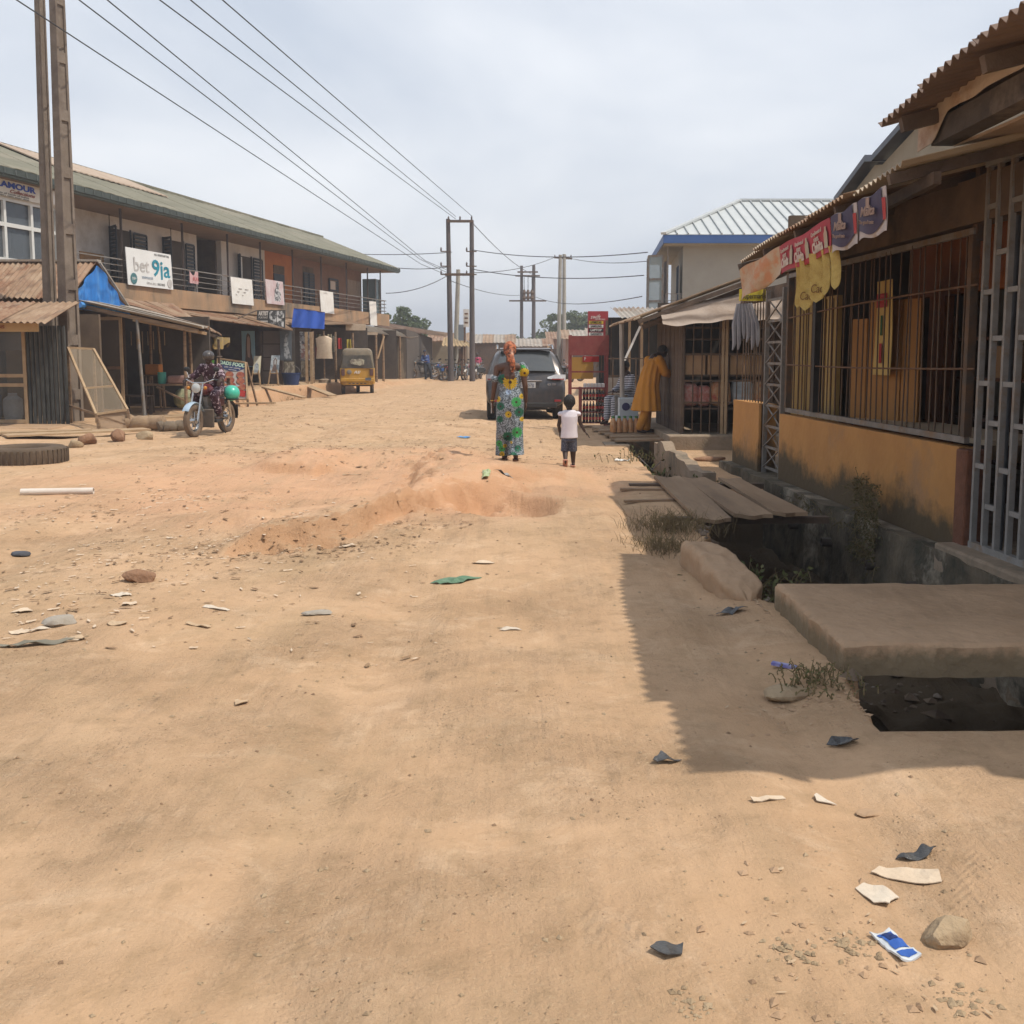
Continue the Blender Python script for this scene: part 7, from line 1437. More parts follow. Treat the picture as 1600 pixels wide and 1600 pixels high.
b = MB(); rings(b, [(0, .0, .46, .18, .16), (0, .01, .7, .17, .14), (0, .04, .93, .17, .11), (0, .06, 1.02, .07, .06)], 24, .02, 6)
for q in (-1, 1): cap(b, [(q * .155, .03, .94), (q * .2, .11, .74), (q * .13, .26, .68)], [.065, .06, .05])
remesh('striped_top', b, .009, M_STR, sp_, 2, True)
b = MB()
for q in (-1, 1): cap(b, [(q * .09, .0, .5), (q * .12, .42, .5), (q * .12, .44, .14)], [.10, .08, .065])
remesh('striped_trousers', b, .009, M_STR, sp_, 2, True)
b = MB(); b.ell(f((0, -.015, .035)), (.08, .094, .09), 12, 8); remesh('hair', b, .008, M_HAIR, sp_, 1, True)
sl_ = thing('stool', 'dark stool under the person in striped clothes', 'stool', (sx_, sy_, .1)); MB().box((sx_, sy_, .36), (.36, .36, .05)).build('seat', M_WOODD, sl_)
for a_ in (-.14, .14):
    for c_ in (-.14, .14): MB().bar((sx_ + a_ * 1.1, sy_ + c_ * 1.1, .06), (sx_ + a_, sy_ + c_, .335), .04).build('leg', M_WOODD, sl_)
o = MB().box2((2.02, 20.2, .06), (2.28, 20.45, .72)).build('metal_drum', M_STEEL, bevel=.02); tag(o, 'grey metal bin left of the seated striped person', 'bin')
# distant person in pink
p = at(746, 592, 66); pk_ = placed('person', 'distant person in pink shirt standing behind the parked motorcycles', p.x, 66, R(180))
b = MB(); cap(b, [(0, 0, .85), (0, 0, 1.1), (0, 0, 1.34), (0, 0, 1.44)], [.13, .13, .1, .05]); f = head(b, (0, .01, 1.54))
for q in (-1, 1): cap(b, [(q * .17, 0, 1.32), (q * .22, 0, 1.08), (q * .22, .06, .85)], [.05, .04, .026]); hand(b, (q * .22, .06, .85), (0, .2, -1), (-q, 0, 0), 1, q); cap(b, [(q * .09, 0, .85), (q * .1, .02, .48), (q * .1, 0, .07)], [.085, .06, .04]); cap(b, [(q * .1, 0, .04), (q * .1, .14, .03)], [.04, .03])
remesh('body', b, .014, M_SKIND, pk_, 2, True); eyes(pk_, f)
b = MB(); rings(b, [(0, 0, .82, .18, .14), (0, 0, 1.1, .18, .13), (0, 0, 1.33, .17, .11), (0, 0, 1.40, .07, .07)], 20)
for q in (-1, 1): cap(b, [(q * .165, 0, 1.31), (q * .215, 0, 1.10)], [.07, .065])
remesh('shirt', b, .014, mat('shirt_pink', (.50, .08, .16)), pk_, 2, True)
b = MB()
for q in (-1, 1): cap(b, [(q * .09, 0, .85), (q * .1, .02, .48), (q * .1, 0, .10)], [.11, .085, .07])
remesh('trousers', b, .014, mat('trouser_grey', (.10, .10, .11)), pk_, 2, True)
b = MB(); b.ell(f((0, -.015, .035)), (.084, .098, .095), 12, 8); remesh('hair', b, .012, M_HAIR, pk_, 1, True)
# ------------------------------------------------------------------ poles and wires in the distance
M_WPOLE = mat('pole_wood', (.12, .10, .095), (.09, .075, .07), 2, .9, .3); M_CPOLE = mat('pole_pale', (.36, .34, .29), (.30, .28, .24), 2, .9)
def bpole(parent, px, py_top, Y, r=.13, m=M_WPOLE, lean=0):
    t = at(px, py_top, Y); g = gz(t.x, Y); MB().tube([(t.x + lean, Y, g - .3), (t.x, Y, t.z)], [r * 1.15, r * .8], 10).build('pole', m, parent, smooth=True); return t
def insulator(parent, c, h=.22): MB().lathe([(.02, 0), (.06, .03), (.04, .08), (.06, .11), (.04, .16), (.02, h)], 8, c).build('insulator', mat('porcelain', (.10, .07, .06), None, 3, .3), parent, smooth=True)
h1 = thing('twin_pole', 'pair of dark wooden power poles joined by a crossbar behind the motorcycles', 'utility pole', at(718, 595, 60)); tA = bpole(h1, 700, 342, 60, .15, lean=.12); tB = bpole(h1, 737, 344, 60, .15)
for py in (429, 393, 416): 
    a_, b_ = at(698, py, 60), at(738, py, 60)
    if py == 429: MB().bar(a_ + Vector((-.1, -.12, 0)), b_ + Vector((.1, -.12, 0)), .12, .14).build('crossbar', M_IRON, h1)
    for q in (a_, b_): MB().bar(q + Vector((-.35, -.1, 0)), q + Vector((.25, -.1, 0)), .06).build('bracket', M_IRON, h1); insulator(h1, q + Vector((-.32, -.1, .02)))
MB().bar(at(699, 346, 60) + Vector((0, -.15, 0)), at(739, 346, 60) + Vector((0, -.15, 0)), .12, .14).build('crossbar', M_IRON, h1)
for k in range(3): insulator(h1, lerp(at(701, 346, 60), at(737, 346, 60), k / 2) + Vector((0, -.15, .07)))
c1_ = thing('concrete_post', 'pale concrete power post between the twin wooden poles', 'utility pole', at(714, 592, 66)); bpole(c1_, 716, 421, 66, .16, M_CPOLE, lean=-.25)
h2 = thing('transformer_pole', 'far pair of poles carrying fuse links in the middle of the street', 'utility pole', at(825, 575, 100)); bpole(h2, 815, 415, 100, .17); bpole(h2, 834, 414, 100, .19)
for py, e in ((470, 1.2), (431, .6), (425, .4)): MB().bar(at(815, py, 100) + Vector((-e, -.15, 0)), at(834, py, 100) + Vector((e, -.15, 0)), .14).build('crossbar', M_IRON, h2)
for k in range(3):
    q = at(819 + k * 6, 469, 100) + Vector((0, -.2, 0)); MB().lathe([(.10, 0), (.22, .2), (.12, .5), (.2, .7), (.08, 1.0)], 8, q).build('fuse_link', M_IRON, h2); MB().tube([q + Vector((0, 0, 1.0)), q + Vector((0, 0, 2.4))], .03, 5).build('lead', M_WIRE, h2)
h3 = thing('pale_twin_pole', 'pair of tall pale lattice posts close together before the right tree', 'utility pole', at(878, 580, 85)); bpole(h3, 875.5, 398, 85, .17, M_CPOLE, lean=-.1); bpole(h3, 881.5, 397, 85, .17, M_CPOLE, lean=.05)
MB().bar(at(866, 402, 85), at(894, 404, 85), .14).build('crossbar', M_IRON, h3)
for k in range(4): insulator(h3, at(867 + k * 8.4, 402, 85))
def wire(label, pts, r=.012, sag=.0, n=24):
    P = [Vector(p) for p in pts]; out = []
    for i in range(len(P) - 1):
        for k in range(n): t_ = k / n; out.append(lerp(P[i], P[i + 1], t_) - Vector((0, 0, sag * 4 * t_ * (1 - t_))))
    out.append(P[-1]); o = MB().tube(out, r, 5).build('power_line', M_WIRE, smooth=True); tag(o, label, 'power line', 'overhead power lines'); return o
nm = ('lowest', 'second lowest', 'third lowest', 'fourth lowest', 'second highest', 'highest')
for k, (p0, p1, s_) in enumerate((((100, 48), (657, 412), .5), ((124, 0), (655, 404), .5), ((168, 0), (664, 407), .4), ((250, 0), (712, 342), .5), ((298, 0), (712, 338), .6), ((348, 0), (738, 338), .7))):
    a_ = at(p0[0], p0[1], 21); b_ = at(p1[0], p1[1], 57 if k < 3 else 60)
    e_ = lerp(b_, a_, 1.75); pts = [b_, a_, e_] if k else [b_, at(100, 48, 21.6), e_]
    if k < 3: pts = [at(697, 429 - 4 * k, 60)] + pts
    wire(nm[k] + ' of the power lines fanning out from the left corner', pts, .014, .0)
for k, (p0, p1, Y0, Y1, s_, lb) in enumerate((((480, 391), (706, 394), 70, 60, .2, 'thin cable from the roof to the twin poles, upper'), ((737, 390), (1012, 394), 60, 45, .3, 'taut cable crossing the street above the tree, upper'), ((580, 412), (700, 417), 65, 60, .2, 'thin cable from the roof to the twin poles, second'), ((737, 420), (1006, 430), 60, 45, .3, 'cable crossing the street below the upper one'), ((603, 458), (700, 430), 56, 60, .25, 'cable rising from the balcony end to the twin poles'), ((700, 437), (812, 461), 60, 100, .3, 'cable from the twin poles down to the far transformer poles'), ((835, 463), (1003, 463), 100, 45, .5, 'lowest cable crossing to the glass bay'), ((738, 426), (866, 402), 60, 85, .3, 'cable from the twin poles to the pale posts'), ((740, 350), (836, 430), 60, 100, .4, 'long cable from the top crossbar to the far poles'), ((894, 404), (1010, 408), 85, 60, .2, 'cable leaving the pale posts to the right'))): wire(lb, (at(p0[0], p0[1], Y0), at(p1[0], p1[1], Y1)), .022, s_)
# ------------------------------------------------------------------ trees
M_LEAF = mat('leaf_green', (.11, .145, .06), (.075, .105, .04), 1.5, .7, c3=(.15, .18, .08)); M_BARK = mat('bark', (.10, .08, .06), (.07, .055, .04), 4, .9, .4)
def tree(label, base, h, blobs, n, leaf=.22, seed=1, trunk=.3):
    rr = np.random.RandomState(seed); t = thing('tree', label, 'tree', base); base = Vector(base)
    tr_ = MB().tube([base, base + Vector((.1, 0, h * .3)), base + Vector((-.1, 0, h * .6))], [trunk, trunk * .8, trunk * .4], 8)
    for c, r in blobs: tr_.tube([base + Vector((-.05, 0, h * .35)), base + Vector(c) * .7 + Vector((0, 0, h * .1)), base + Vector(c)], [trunk * .45, trunk * .25, .03], 6)
    tr_.build('trunk', M_BARK, t, smooth=True)
    V = []; F = []
    tot = sum(r[0] * r[1] * r[2] for c, r in blobs) ; 
    for c, r in blobs:
        m_ = int(n * (r[0] * r[1] * r[2]) / tot); sub = [(rr.randn(3) * .45, rr.uniform(.22, .5)) for _ in range(14)]
        for _ in range(m_):
            sc_, sr = sub[rr.randint(14)]; d = rr.randn(3); d /= np.linalg.norm(d); q = sc_ + d * sr * rr.uniform(.55, 1.0) ** .5
            if np.linalg.norm(q) > 1.25: q *= 1.15 / np.linalg.norm(q)
            p = np.array(base) + np.array(c) + q * np.array(r); a = rr.randn(3); a /= np.linalg.norm(a); b_ = np.cross(a, rr.randn(3)); b_ /= np.linalg.norm(b_); L_ = leaf * rr.uniform(.6, 1.3); k = len(V)
            V += [tuple(p - a * L_ * .5), tuple(p + b_ * L_ * .3), tuple(p + a * L_ * .5), tuple(p - b_ * L_ * .3)]; F.append((k, k + 1, k + 2, k + 3))
    mb = MB(); mb.v = V; mb.f = F; o = mb.build('crown', M_LEAF, t); o['kind'] = 'stuff'; return t
def gp(px, Y): p = at(px, 600, Y); return (p.x, Y, gz(p.x, Y))
tree('broad tree rising behind the right sign and pale posts', gp(898, 115), 7.5, [((-1.4, 0, 5.0), (2.2, 2.2, 1.5)), ((1.0, 0, 5.4), (2.4, 2.3, 1.5)), ((2.6, 0, 4.3), (1.6, 1.8, 1.3)), ((-2.6, 0, 3.6), (1.5, 1.5, 1.1)), ((.2, 0, 3.9), (2.4, 2, 1.3))], 9000, .30, 3)
tree('leafy tree standing behind the dark shed roof', gp(636, 95), 6, [((-.4, 0, 4.3), (1.7, 1.7, 1.3)), ((1.0, 0, 3.9), (1.5, 1.5, 1.2)), ((-1.2, 0, 3.4), (1.2, 1.3, 1.1))], 6000, .26, 4)
tree('low bushy tree right of the one behind the shed', gp(666, 110), 4.5, [((0, 0, 3.0), (1.3, 1.2, .9)), ((1.3, 0, 2.7), (1.2, 1.1, .8))], 3500, .26, 5)
for k, (px, Y, w) in enumerate(((800, 150, 2.4), (850, 140, 3.0), (770, 170, 3.2), (835, 150, 2.0))): tree(('small far tree left of the far transformer poles', 'small far bush between car and right tree', 'far tree behind the woman', 'small far tree right of the transformer poles')[k], gp(px, Y), 4.5, [((0, 0, 3.4), (w, 1.6, 1.0)), ((w * .7, 0, 3.0), (w * .6, 1.4, .9))], 2500, .32, 10 + k)
# ------------------------------------------------------------------ far row of low buildings
def far_house(label, px0, px1, py_top, Y, wallm, roofm, d=6, name='far_house', open_=0):
    a_, b_ = at(px0, py_top, Y), at(px1, py_top, Y); t = thing(name, label, 'house', ((a_.x + b_.x) / 2, Y, 0)); z1 = a_.z
    MB().box2((a_.x, Y, -.1), (b_.x, Y + d, z1 - .35)).build('wall', wallm, t)
    sheet(t, (a_.x - .3, Y + d / 2, z1 + .4), (b_.x + .3, Y + d / 2, z1 + .4), (b_.x + .3, Y - .7, z1 - .35), (a_.x - .3, Y - .7, z1 - .35), 4, roofm, wave=.3, amp=.03, rows=2)
    n = max(1, int((b_.x - a_.x) / 2.4))
    for k in range(n):
        x = a_.x + (b_.x - a_.x) * (k + .5) / n; MB().box2((x - .45, Y - .04, 0), (x + .45, Y - .005, min(2.1, z1 - .8))).build('door', M_DARK if k % 2 else M_WOODD, t)
        if k % 2: MB().box2((x + .7, Y - .04, 1.0), (x + 1.2, Y - .005, 1.8)).build('window', M_DARK, t)
    return t
M_TANB = mat('wall_mud', (.30, .22, .16), (.25, .18, .13), 1, .95, .3)
far_house('dark timber stall row left behind the woman', 742, 800, 529, 84, M_WOODD, (M_ZG, M_ZB)); far_house('tan mud house behind the car roof', 800, 860, 535, 92, M_TANB, (M_ZG, M_ZR)); far_house('reddish block house left of the pale posts', 858, 885, 524, 96, mat('wall_redmud', (.32, .20, .15), (.27, .165, .125), 1), (M_ZB, M_ZR)); far_house('pinkish block house under the right tree', 884, 925, 522, 80, mat('wall_pinkmud', (.36, .23, .18), (.31, .2, .15), 1), (M_ZB, M_ZG)); far_house('tan house behind the twin wooden poles', 672, 730, 526, 88, mat('wall_sand', (.36, .27, .19), (.31, .23, .16), 1), (M_ZB, M_ZR)); far_house('far low house closing the street', 690, 900, 540, 150, M_TANB, (M_ZB, M_ZG), 10); far_house('brown house far right behind the red rack', 925, 990, 520, 70, M_WOODD, (M_ZG, M_ZB)); far_house('long tan house far left behind the sheds', 560, 690, 545, 120, M_TANB, (M_ZB, M_ZG), 8)
nb_ = thing('notice_board', 'tall grey notice board on a post between the twin poles', 'sign', at(729, 592, 63)); panel(nb_, 724, 733, 483, 511, 63, M_WHITE, 'board', .06); panel(nb_, 716, 728, 507, 532, 64, mat('board_steel', (.22, .25, .29)), 'board', .06); MB().bar(at(726, 592, 63.2), at(726, 483, 63.2), .1).build('post', M_RUST, nb_)
for k in range(3): MB().box(at(728.5, 490 + 7 * k, 62.95), (.2, .02, .1)).build('print_line', M_RUST, nb_)
# barred fence by the far stalls
fc = thing('bar_fence', 'dark barred fence behind the parked motorcycles', 'fence', at(760, 590, 78))
for k in range(14): q = at(752 + k * 2.6, 590, 78); MB().bar((q.x, 78, 0), (q.x, 78, 2.1), .06).build('bar', M_IRON, fc)
for z in (.3, 1.2, 2.05): MB().bar((at(751, 590, 78).x, 78, z), (at(788, 590, 78).x, 78, z), .07).build('rail', M_IRON, fc)
for k, (px, Y, m) in enumerate(((886, 58, tanks[0]), (893, 60, tanks[2]))):
    p = at(px, 590, Y); c = copy_tree(bike); c.location = (p.x, Y, gz(p.x, Y)); c.rotation_euler = (0, 0, R(200 + 30 * k)); c['label'] = ('motorcycle parked far off just right of the car', 'motorcycle parked far off behind the maroon rack')[k]; c['group'] = 'motorcycles far to the right'
# hills/trees band far away
def hill(u, v): x = -400 + 800 * u; return (x, 640 + 60 * v, -2 + (7 + 5 * float(vn(u * 9, 2)) + 2 * float(vn(u * 60, 5))) * (1 - v) ** .5)
o = MB().grid(hill, 160, 4).build('hills', mat('far_green', (.10, .12, .07), (.08, .10, .055), .05, .9), smooth=True); tag(o, kind='structure')
# ------------------------------------------------------------------ stones, litter, plants
def gpt(px, py): 
    Y = 1.5 * FP / max(6, (py - 555)); Y = (Y * 1.0)
    for _ in range(4):
        t = (YP - py) / FP; k = (t * CT - ST) / (CT + t * ST); Y = (gz(at(px, py, Y).x, Y) - CAM_H) / k
    p = at(px, py, Y); return Vector((p.x, Y, gz(p.x, Y)))
def stone(px, py, r, seed, m, lb, cat='stone', rz=0): p = gpt(px, py); return boulder(cat, (p.x, p.y, p.z + r[2] * .45), r, seed, m, lb, cat, rz=rz)
stone(1478, 1472, (.085, .055, .045), 3, M_ROCK, 'angular tan stone at the lower right beside the blue sachet', 'stone', .3)
stone(1232, 1088, (.12, .085, .035), 9, M_ROCK, 'flat tan stone in the shade left of the thick slab', 'stone', .2)
stone(222, 908, (.14, .07, .06), 12, M_ROCKB, 'dark brown clod on the sunlit dirt at left', 'clod', .1)
stone(95, 975, (.10, .07, .035), 14, mat('rock_grey', (.36, .32, .27), (.30, .26, .21), 6, .9, .6), 'grey stone beside the paper scraps at left', 'stone', .5)
stone(1110, 720, (.28, .10, .05), 17, M_ROCKB, 'brown log-like stone on the yellow forecourt', 'stone', .1)
stone(495, 960, (.09, .045, .02), 19, MATS['rock_grey'], 'flat grey stone sunk in the middle of the street', 'stone', .2)
stone(32, 867, (.08, .06, .03), 21, mat('rock_slate', (.08, .085, .10)), 'dark slate pebble near the left edge', 'stone')
stone(1360, 1272, (.05, .035, .008), 23, M_SLAB, 'flat round stone just below the roof shadow', 'stone')
def scrap(px, py, poly, m, lb, cat='paper', lift=.012, rz=0, sc_=1.0, crump=.012, name='paper_scrap'):
    """a piece of paper or cloth lying on the ground, crumpled"""
    c = gpt(px, py); t = c.copy(); n = len(poly); cs, sn = math.cos(rz), math.sin(rz); bm = bmesh.new()
    vs_ = [bm.verts.new((x * sc_, y * sc_, 0)) for x, y in poly]; f = bm.faces.new(vs_); bmesh.ops.triangulate(bm, faces=[f])
    bmesh.ops.subdivide_edges(bm, edges=bm.edges[:], cuts=3, use_grid_fill=True)
    for v in bm.verts:
        x, y = v.co.x * cs - v.co.y * sn, v.co.x * sn + v.co.y * cs
        v.co = Vector((c.x + x, c.y + y, gz(c.x + x, c.y + y) + lift * .4 + crump * .6 * (.45 + float(vn(x * 30 + px, y * 30)) * 1.3)))
    r_ = bmesh.ops.extrude_face_region(bm, geom=bm.faces[:]); 
    for g in r_['geom']:
        if isinstance(g, bmesh.types.BMVert): g.co.z -= .003
    me = bpy.data.meshes.new(name); bm.to_mesh(me); bm.free(); me.materials.append(m); o = put(name, me); tag(o, lb, cat); return o
M_PLBLK = mat('plastic_black', (.05, .05, .052), (.09, .088, .085), 12, .4, .3); M_PLGRN = mat('plastic_green', (.10, .19, .11), (.14, .22, .14), 9, .6)
scrap(1417, 1372, [(-.10, .02), (-.06, .06), (.02, .055), (.10, .02), (.085, -.045), (.03, -.05), (-.05, -.015)], M_PAPER, 'long torn brown paper piece at lower right', sc_=1.0)
scrap(1372, 1402, [(-.055, .03), (-.02, .06), (.03, .05), (.06, .0), (.02, -.04), (.01, -.06), (-.03, -.05), (-.045, -.01)], mat('paper_pale', (.60, .52, .42), (.54, .45, .35), 9, .9, .3), 'crumpled pale paper bag beside the long torn paper', crump=.02)
scrap(1430, 1340, [(-.06, 0), (-.02, .03), (.01, .02), (.04, .04), (.07, .015), (.03, -.02), (-.03, -.02)], M_PLBLK, 'black plastic shred behind the torn paper', 'plastic', crump=.04, name='plastic_shred')
scrap(1040, 1490, [(-.04, 0), (-.02, .03), (.02, .025), (.05, .03), (.04, -.01), (0, -.03)], M_PLBLK, 'black plastic shred on the sunlit dirt near the bottom', 'plastic', crump=.035, name='plastic_shred')
scrap(1040, 1190, [(-.05, -.02), (-.01, .06), (.01, .01), (.06, .0), (.02, -.03)], M_PLBLK, 'dark plastic shred at the near corner of the roof shadow', 'plastic', crump=.05, name='plastic_shred')
scrap(1315, 1163, [(-.06, 0), (-.02, .05), (.05, .04), (.06, -.02), (0, -.05)], M_PLBLK, 'dark plastic shred in the shade below the thick slab', 'plastic', crump=.04, name='plastic_shred')
scrap(1142, 958, [(-.09, 0), (-.03, .04), (.06, .05), (.10, 0), (.0, -.04)], M_PLBLK, 'dark plastic heap beside the rounded block', 'plastic', crump=.05, name='plastic_shred')
scrap(712, 908, [(-.18, .02), (-.05, .07), (.18, .05), (.10, -.02), (.04, -.08), (-.08, -.05)], M_PLGRN, 'green cloth rag in the middle of the street', 'rag', crump=.035, name='rag')
scrap(50, 1008, [(-.20, -.02), (.0, .04), (.2, .06), (.12, -.01), (-.05, -.05)], mat('rag_grey', (.22, .20, .15), (.16, .145, .11), 9, .8), 'long grey rag below the paper scraps at left', 'rag', crump=.04, name='rag')
scrap(722, 684, [(-.10, -.1), (.0, .12), (.16, .1), (.12, -.12)], mat('plastic_blue', (.05, .22, .50), (.10, .3, .55), 8, .5), 'bright blue plastic wrap on the dirt left of the woman', 'plastic', crump=.05, name='plastic_wrap')
scrap(970, 720, [(-.10, -.08), (.0, .1), (.14, .06), (.10, -.08)], M_WHITE, 'white crumpled bag at the drain edge beyond the child', 'plastic', crump=.06, name='plastic_bag')
scrap(758, 742, [(-.03, -.2), (.05, -.2), (.06, .2), (-.03, .2)], mat('wrap_green', (.30, .42, .08), (.45, .45, .35), 12, .5), 'green and white wrapper standing in the rut behind the woman', 'plastic', crump=.06, name='wrapper')
scrap(785, 785, [(-.10, -.06), (.0, .08), (.12, .05), (.08, -.08)], mat('wrap_grey', (.40, .38, .36), (.22, .20, .19), 12, .5), 'grey wrapper in the washed rut', 'plastic', crump=.07, name='wrapper')
for k, (px, py, lb) in enumerate(((30, 990, 'curled paper at the lower left edge'), (60, 985, 'square paper flap left of the grey stone'), (180, 975, 'bright torn paper right of the grey stone'), (200, 945, 'folded paper strip below the brown clod'), (190, 930, 'oval paper below the brown clod'), (118, 1000, 'round paper disc at the left'), (35, 955, 'small paper slip at the far left'), (338, 952, 'narrow yellow paper strip on the open dirt'), (310, 978, 'long thin paper sliver at left centre'), (545, 853, 'pale paper scrap at the bank foot'), (800, 985, 'crumpled paper above the street centre'), (375, 1100, 'brown leaf-like paper scrap at lower left'), (1200, 1250, 'paper sliver below the shadow edge'), (1290, 1252, 'torn paper star below the shadow edge'), (550, 742, 'yellow paper slip in the red pit'), (755, 880, 'paper pair above the green rag'))):
    rr = np.random.RandomState(40 + k); s_ = .045 + .00012 * max(0, 1100 - py) ; thin = k in (7, 8, 12, 14)
    poly = [(-1.4, -.25), (1.4, -.25), (1.4, .25), (-1.4, .25)] if thin else [(math.cos(a) * rr.uniform(.7, 1.3), math.sin(a) * rr.uniform(.5, 1.0)) for a in sorted(rr.uniform(0, 6.28, 7))]
    scrap(px, py, [(x * s_, y * s_) for x, y in poly], (M_PAPER, MATS['paper_pale'], mat('paper_tan', (.50, .37, .24), (.44, .31, .19), 9, .9, .3))[k % 3], lb, 'paper', rz=rr.uniform(-.5, .5), crump=.02)
# sachet with blue print
sc0 = gpt(1398, 1480); sa = thing('water_sachet', 'white and blue printed sachet lying by the tan stone', 'sachet', sc0, R(18))
zz = lambda x, y: .012 + .012 * math.cos(x * 60) * math.cos(y * 40) + .006 * float(vn(x * 90, y * 90))
MB().grid(lambda u, v: ((u - .5) * .062, (v - .5) * .125, zz((u - .5) * .062, (v - .5) * .125)), 10, 16, .006).build('wrapper', mat('sachet_white', (.62, .65, .66), (.55, .58, .60), 6, .25), sa, smooth=True, local=True)
MB().grid(lambda u, v: ((u - .5) * .044, -.03 + .075 * v, .002 + zz((u - .5) * .044, -.03 + .075 * v)), 8, 10).build('print_panel', mat('print_blue', (.04, .12, .42)), sa, local=True)
MB().grid(lambda u, v: ((u - .5) * .03, .0 + .035 * v, .004 + zz((u - .5) * .03, .035 * v)), 6, 6).build('print_label', mat('print_navy2', (.02, .04, .14)), sa, local=True)
MB().grid(lambda u, v: ((u - .5) * .05, -.055 + .018 * v, .002 + zz((u - .5) * .05, -.055 + .018 * v)), 6, 6).build('print_panel', MATS['print_blue'], sa, local=True)
# white tube roll, blue packet
p = gpt(90, 772); o = MB().lathe([(.036, -.37), (.036, .37), (.030, .37), (.030, -.37)], 16, (p.x, p.y, p.z + .03), Matrix.Rotation(.12, 3, 'Z') @ Matrix.Rotation(math.pi / 2, 3, 'Y') , closed=True).build('paper_tube', mat('tube_white', (.68, .62, .55), (.6, .52, .44), 4, .7), smooth=True); tag(o, 'white paper tube lying on the dirt at left', 'tube')
p = gpt(1225, 1043); o = MB().box((p.x, p.y, p.z + .012), (.12, .035, .014), (0, .05, -.5)).build('blue_packet', mat('packet_violet', (.10, .10, .40), (.4, .4, .6), 15, .4)); tag(o, 'slim violet packet in the shade at the slab corner', 'packet')
# gravel, chips and leaf litter: countless
def scatter(name, label, n, gen, size, m, seed, flat=.5, leaf=False):
    rr = np.random.RandomState(seed); V = []; F = []
    XY = np.array([gen(rr) for _ in range(n)]); Z = ground_z(XY[:, 0], XY[:, 1])
    oct_ = np.array([(1, 0, 0), (0, 1, 0), (-1, 0, 0), (0, -1, 0), (0, 0, 1), (0, 0, -.6)]); of = [(0, 1, 4), (1, 2, 4), (2, 3, 4), (3, 0, 4), (1, 0, 5), (2, 1, 5), (3, 2, 5), (0, 3, 5)]
    for (x, y), z in zip(XY, Z):
        s = size(rr, y); a = rr.uniform(0, 6.28); k = len(V); c_, s_ = math.cos(a), math.sin(a)
        if leaf:
            pts = np.array([(-1, -.1, 0), (-.2, -.45, .12), (.9, -.15, .05), (1.1, .25, .25), (.1, .5, .1), (-.8, .3, .22)]) * np.array([1, rr.uniform(.35, 1), rr.uniform(.2, 1.2)]); fs = [(0, 1, 4, 5), (1, 2, 3, 4)]
        else: pts = oct_ * rr.uniform(.6, 1.3, (6, 3)) * np.array([1, rr.uniform(.6, 1), flat]); fs = of
        for q in pts: V.append((x + (q[0] * c_ - q[1] * s_) * s, y + (q[0] * s_ + q[1] * c_) * s, z + q[2] * s + s * .12 + (.004 if leaf else 0)))
        F += [tuple(i + k for i in f) for f in fs]
    mb = MB(); mb.v = V; mb.f = F; o = mb.build(name, m); tag(o, label, 'gravel' if not leaf else 'litter', kind='stuff'); return o
def near_gen(r):
    y = 2.0 + 22 * r.rand() ** 1.7; x = r.uniform(-.62 * y - .5, min(1.45, .62 * y)); return (x, y)
psize = lambda r, y: (.0025 + .010 * r.rand() ** 7) * (1 + .05 * y)
scatter('gravel', 'fine tan gravel strewn over the street', 5200, near_gen, psize, M_ROCK, 71); scatter('gravel', 'dark brown grit strewn over the street', 800, near_gen, lambda r, y: (.003 + .009 * r.rand() ** 5) * (1 + .05 * y), mat('grit_dark', (.28, .18, .105), (.20, .125, .075), 5, .95), 72)
def left_gen(r):
    if r.rand() < .5: c = [(-3.2, 6.2), (-2.6, 7.4), (-4.2, 9.5), (-3.5, 11), (-2.2, 8.3)][r.randint(5)]; return (c[0] + r.randn() * .55, c[1] + r.randn() * .45)
    y = 5 + 22 * r.rand(); return (r.uniform(-.45 * y, -.05 * y), y)
scatter('leaf_litter', 'pale paper and husk scraps strewn over the left half of the street', 1300, left_gen, lambda r, y: (.010 + .022 * r.rand() ** 3) * (1 + .03 * y), M_PAPER, 73, leaf=True)
scatter('leaf_litter', 'brown husks and leaf litter in the left half of the street', 1300, left_gen, lambda r, y: (.010 + .022 * r.rand() ** 3) * (1 + .03 * y), mat('husk_brown', (.28, .18, .10), (.20, .12, .065), 5, .9), 74, leaf=True)
def far_gen(r): y = 14 + 30 * r.rand() ** 1.3; return (r.uniform(-.32 * y, .05 * y), y)
scatter('leaf_litter', 'dry debris strewn across the far street', 1100, far_gen, lambda r, y: (.02 + .05 * r.rand() ** 3) * (1 + .01 * y), MATS['husk_brown'], 75, leaf=True)
def right_gen(r):
    c = [(1.35, 8.6), (1.5, 6.2), (1.5, 4.5), (.95, 2.5), (1.3, 13.5), (1.75, 14.5), (1.25, 4.25), (.75, 2.45)][r.randint(8)]; return (min(1.5, c[0] + r.randn() * .14), c[1] + r.randn() * .22)
scatter('leaf_litter', 'crumbs of earth and husks along the drain edge', 320, right_gen, lambda r, y: (.003 + .010 * r.rand() ** 3) * (1 + .10 * y), MATS['paper_tan'], 76, leaf=True); scatter('gravel', 'rubble crumbs along the drain edge', 420, right_gen, lambda r, y: (.004 + .014 * r.rand() ** 4) * (1 + .10 * y), M_SLAB, 77)
def drain_gen(r): y = r.choice([r.uniform(4.1, 4.7), r.uniform(6.1, 8.9)]); return (1.6 + 1.25 * r.rand() ** 1.6, y)
scatter('drain_rubbish', 'rubbish and stones on the floor of the open drain', 800, drain_gen, lambda r, y: .02 + .07 * r.rand() ** 3, mat('rubbish', (.22, .16, .11), (.12, .085, .06), 5, .9, c3=(.36, .31, .26)), 78)
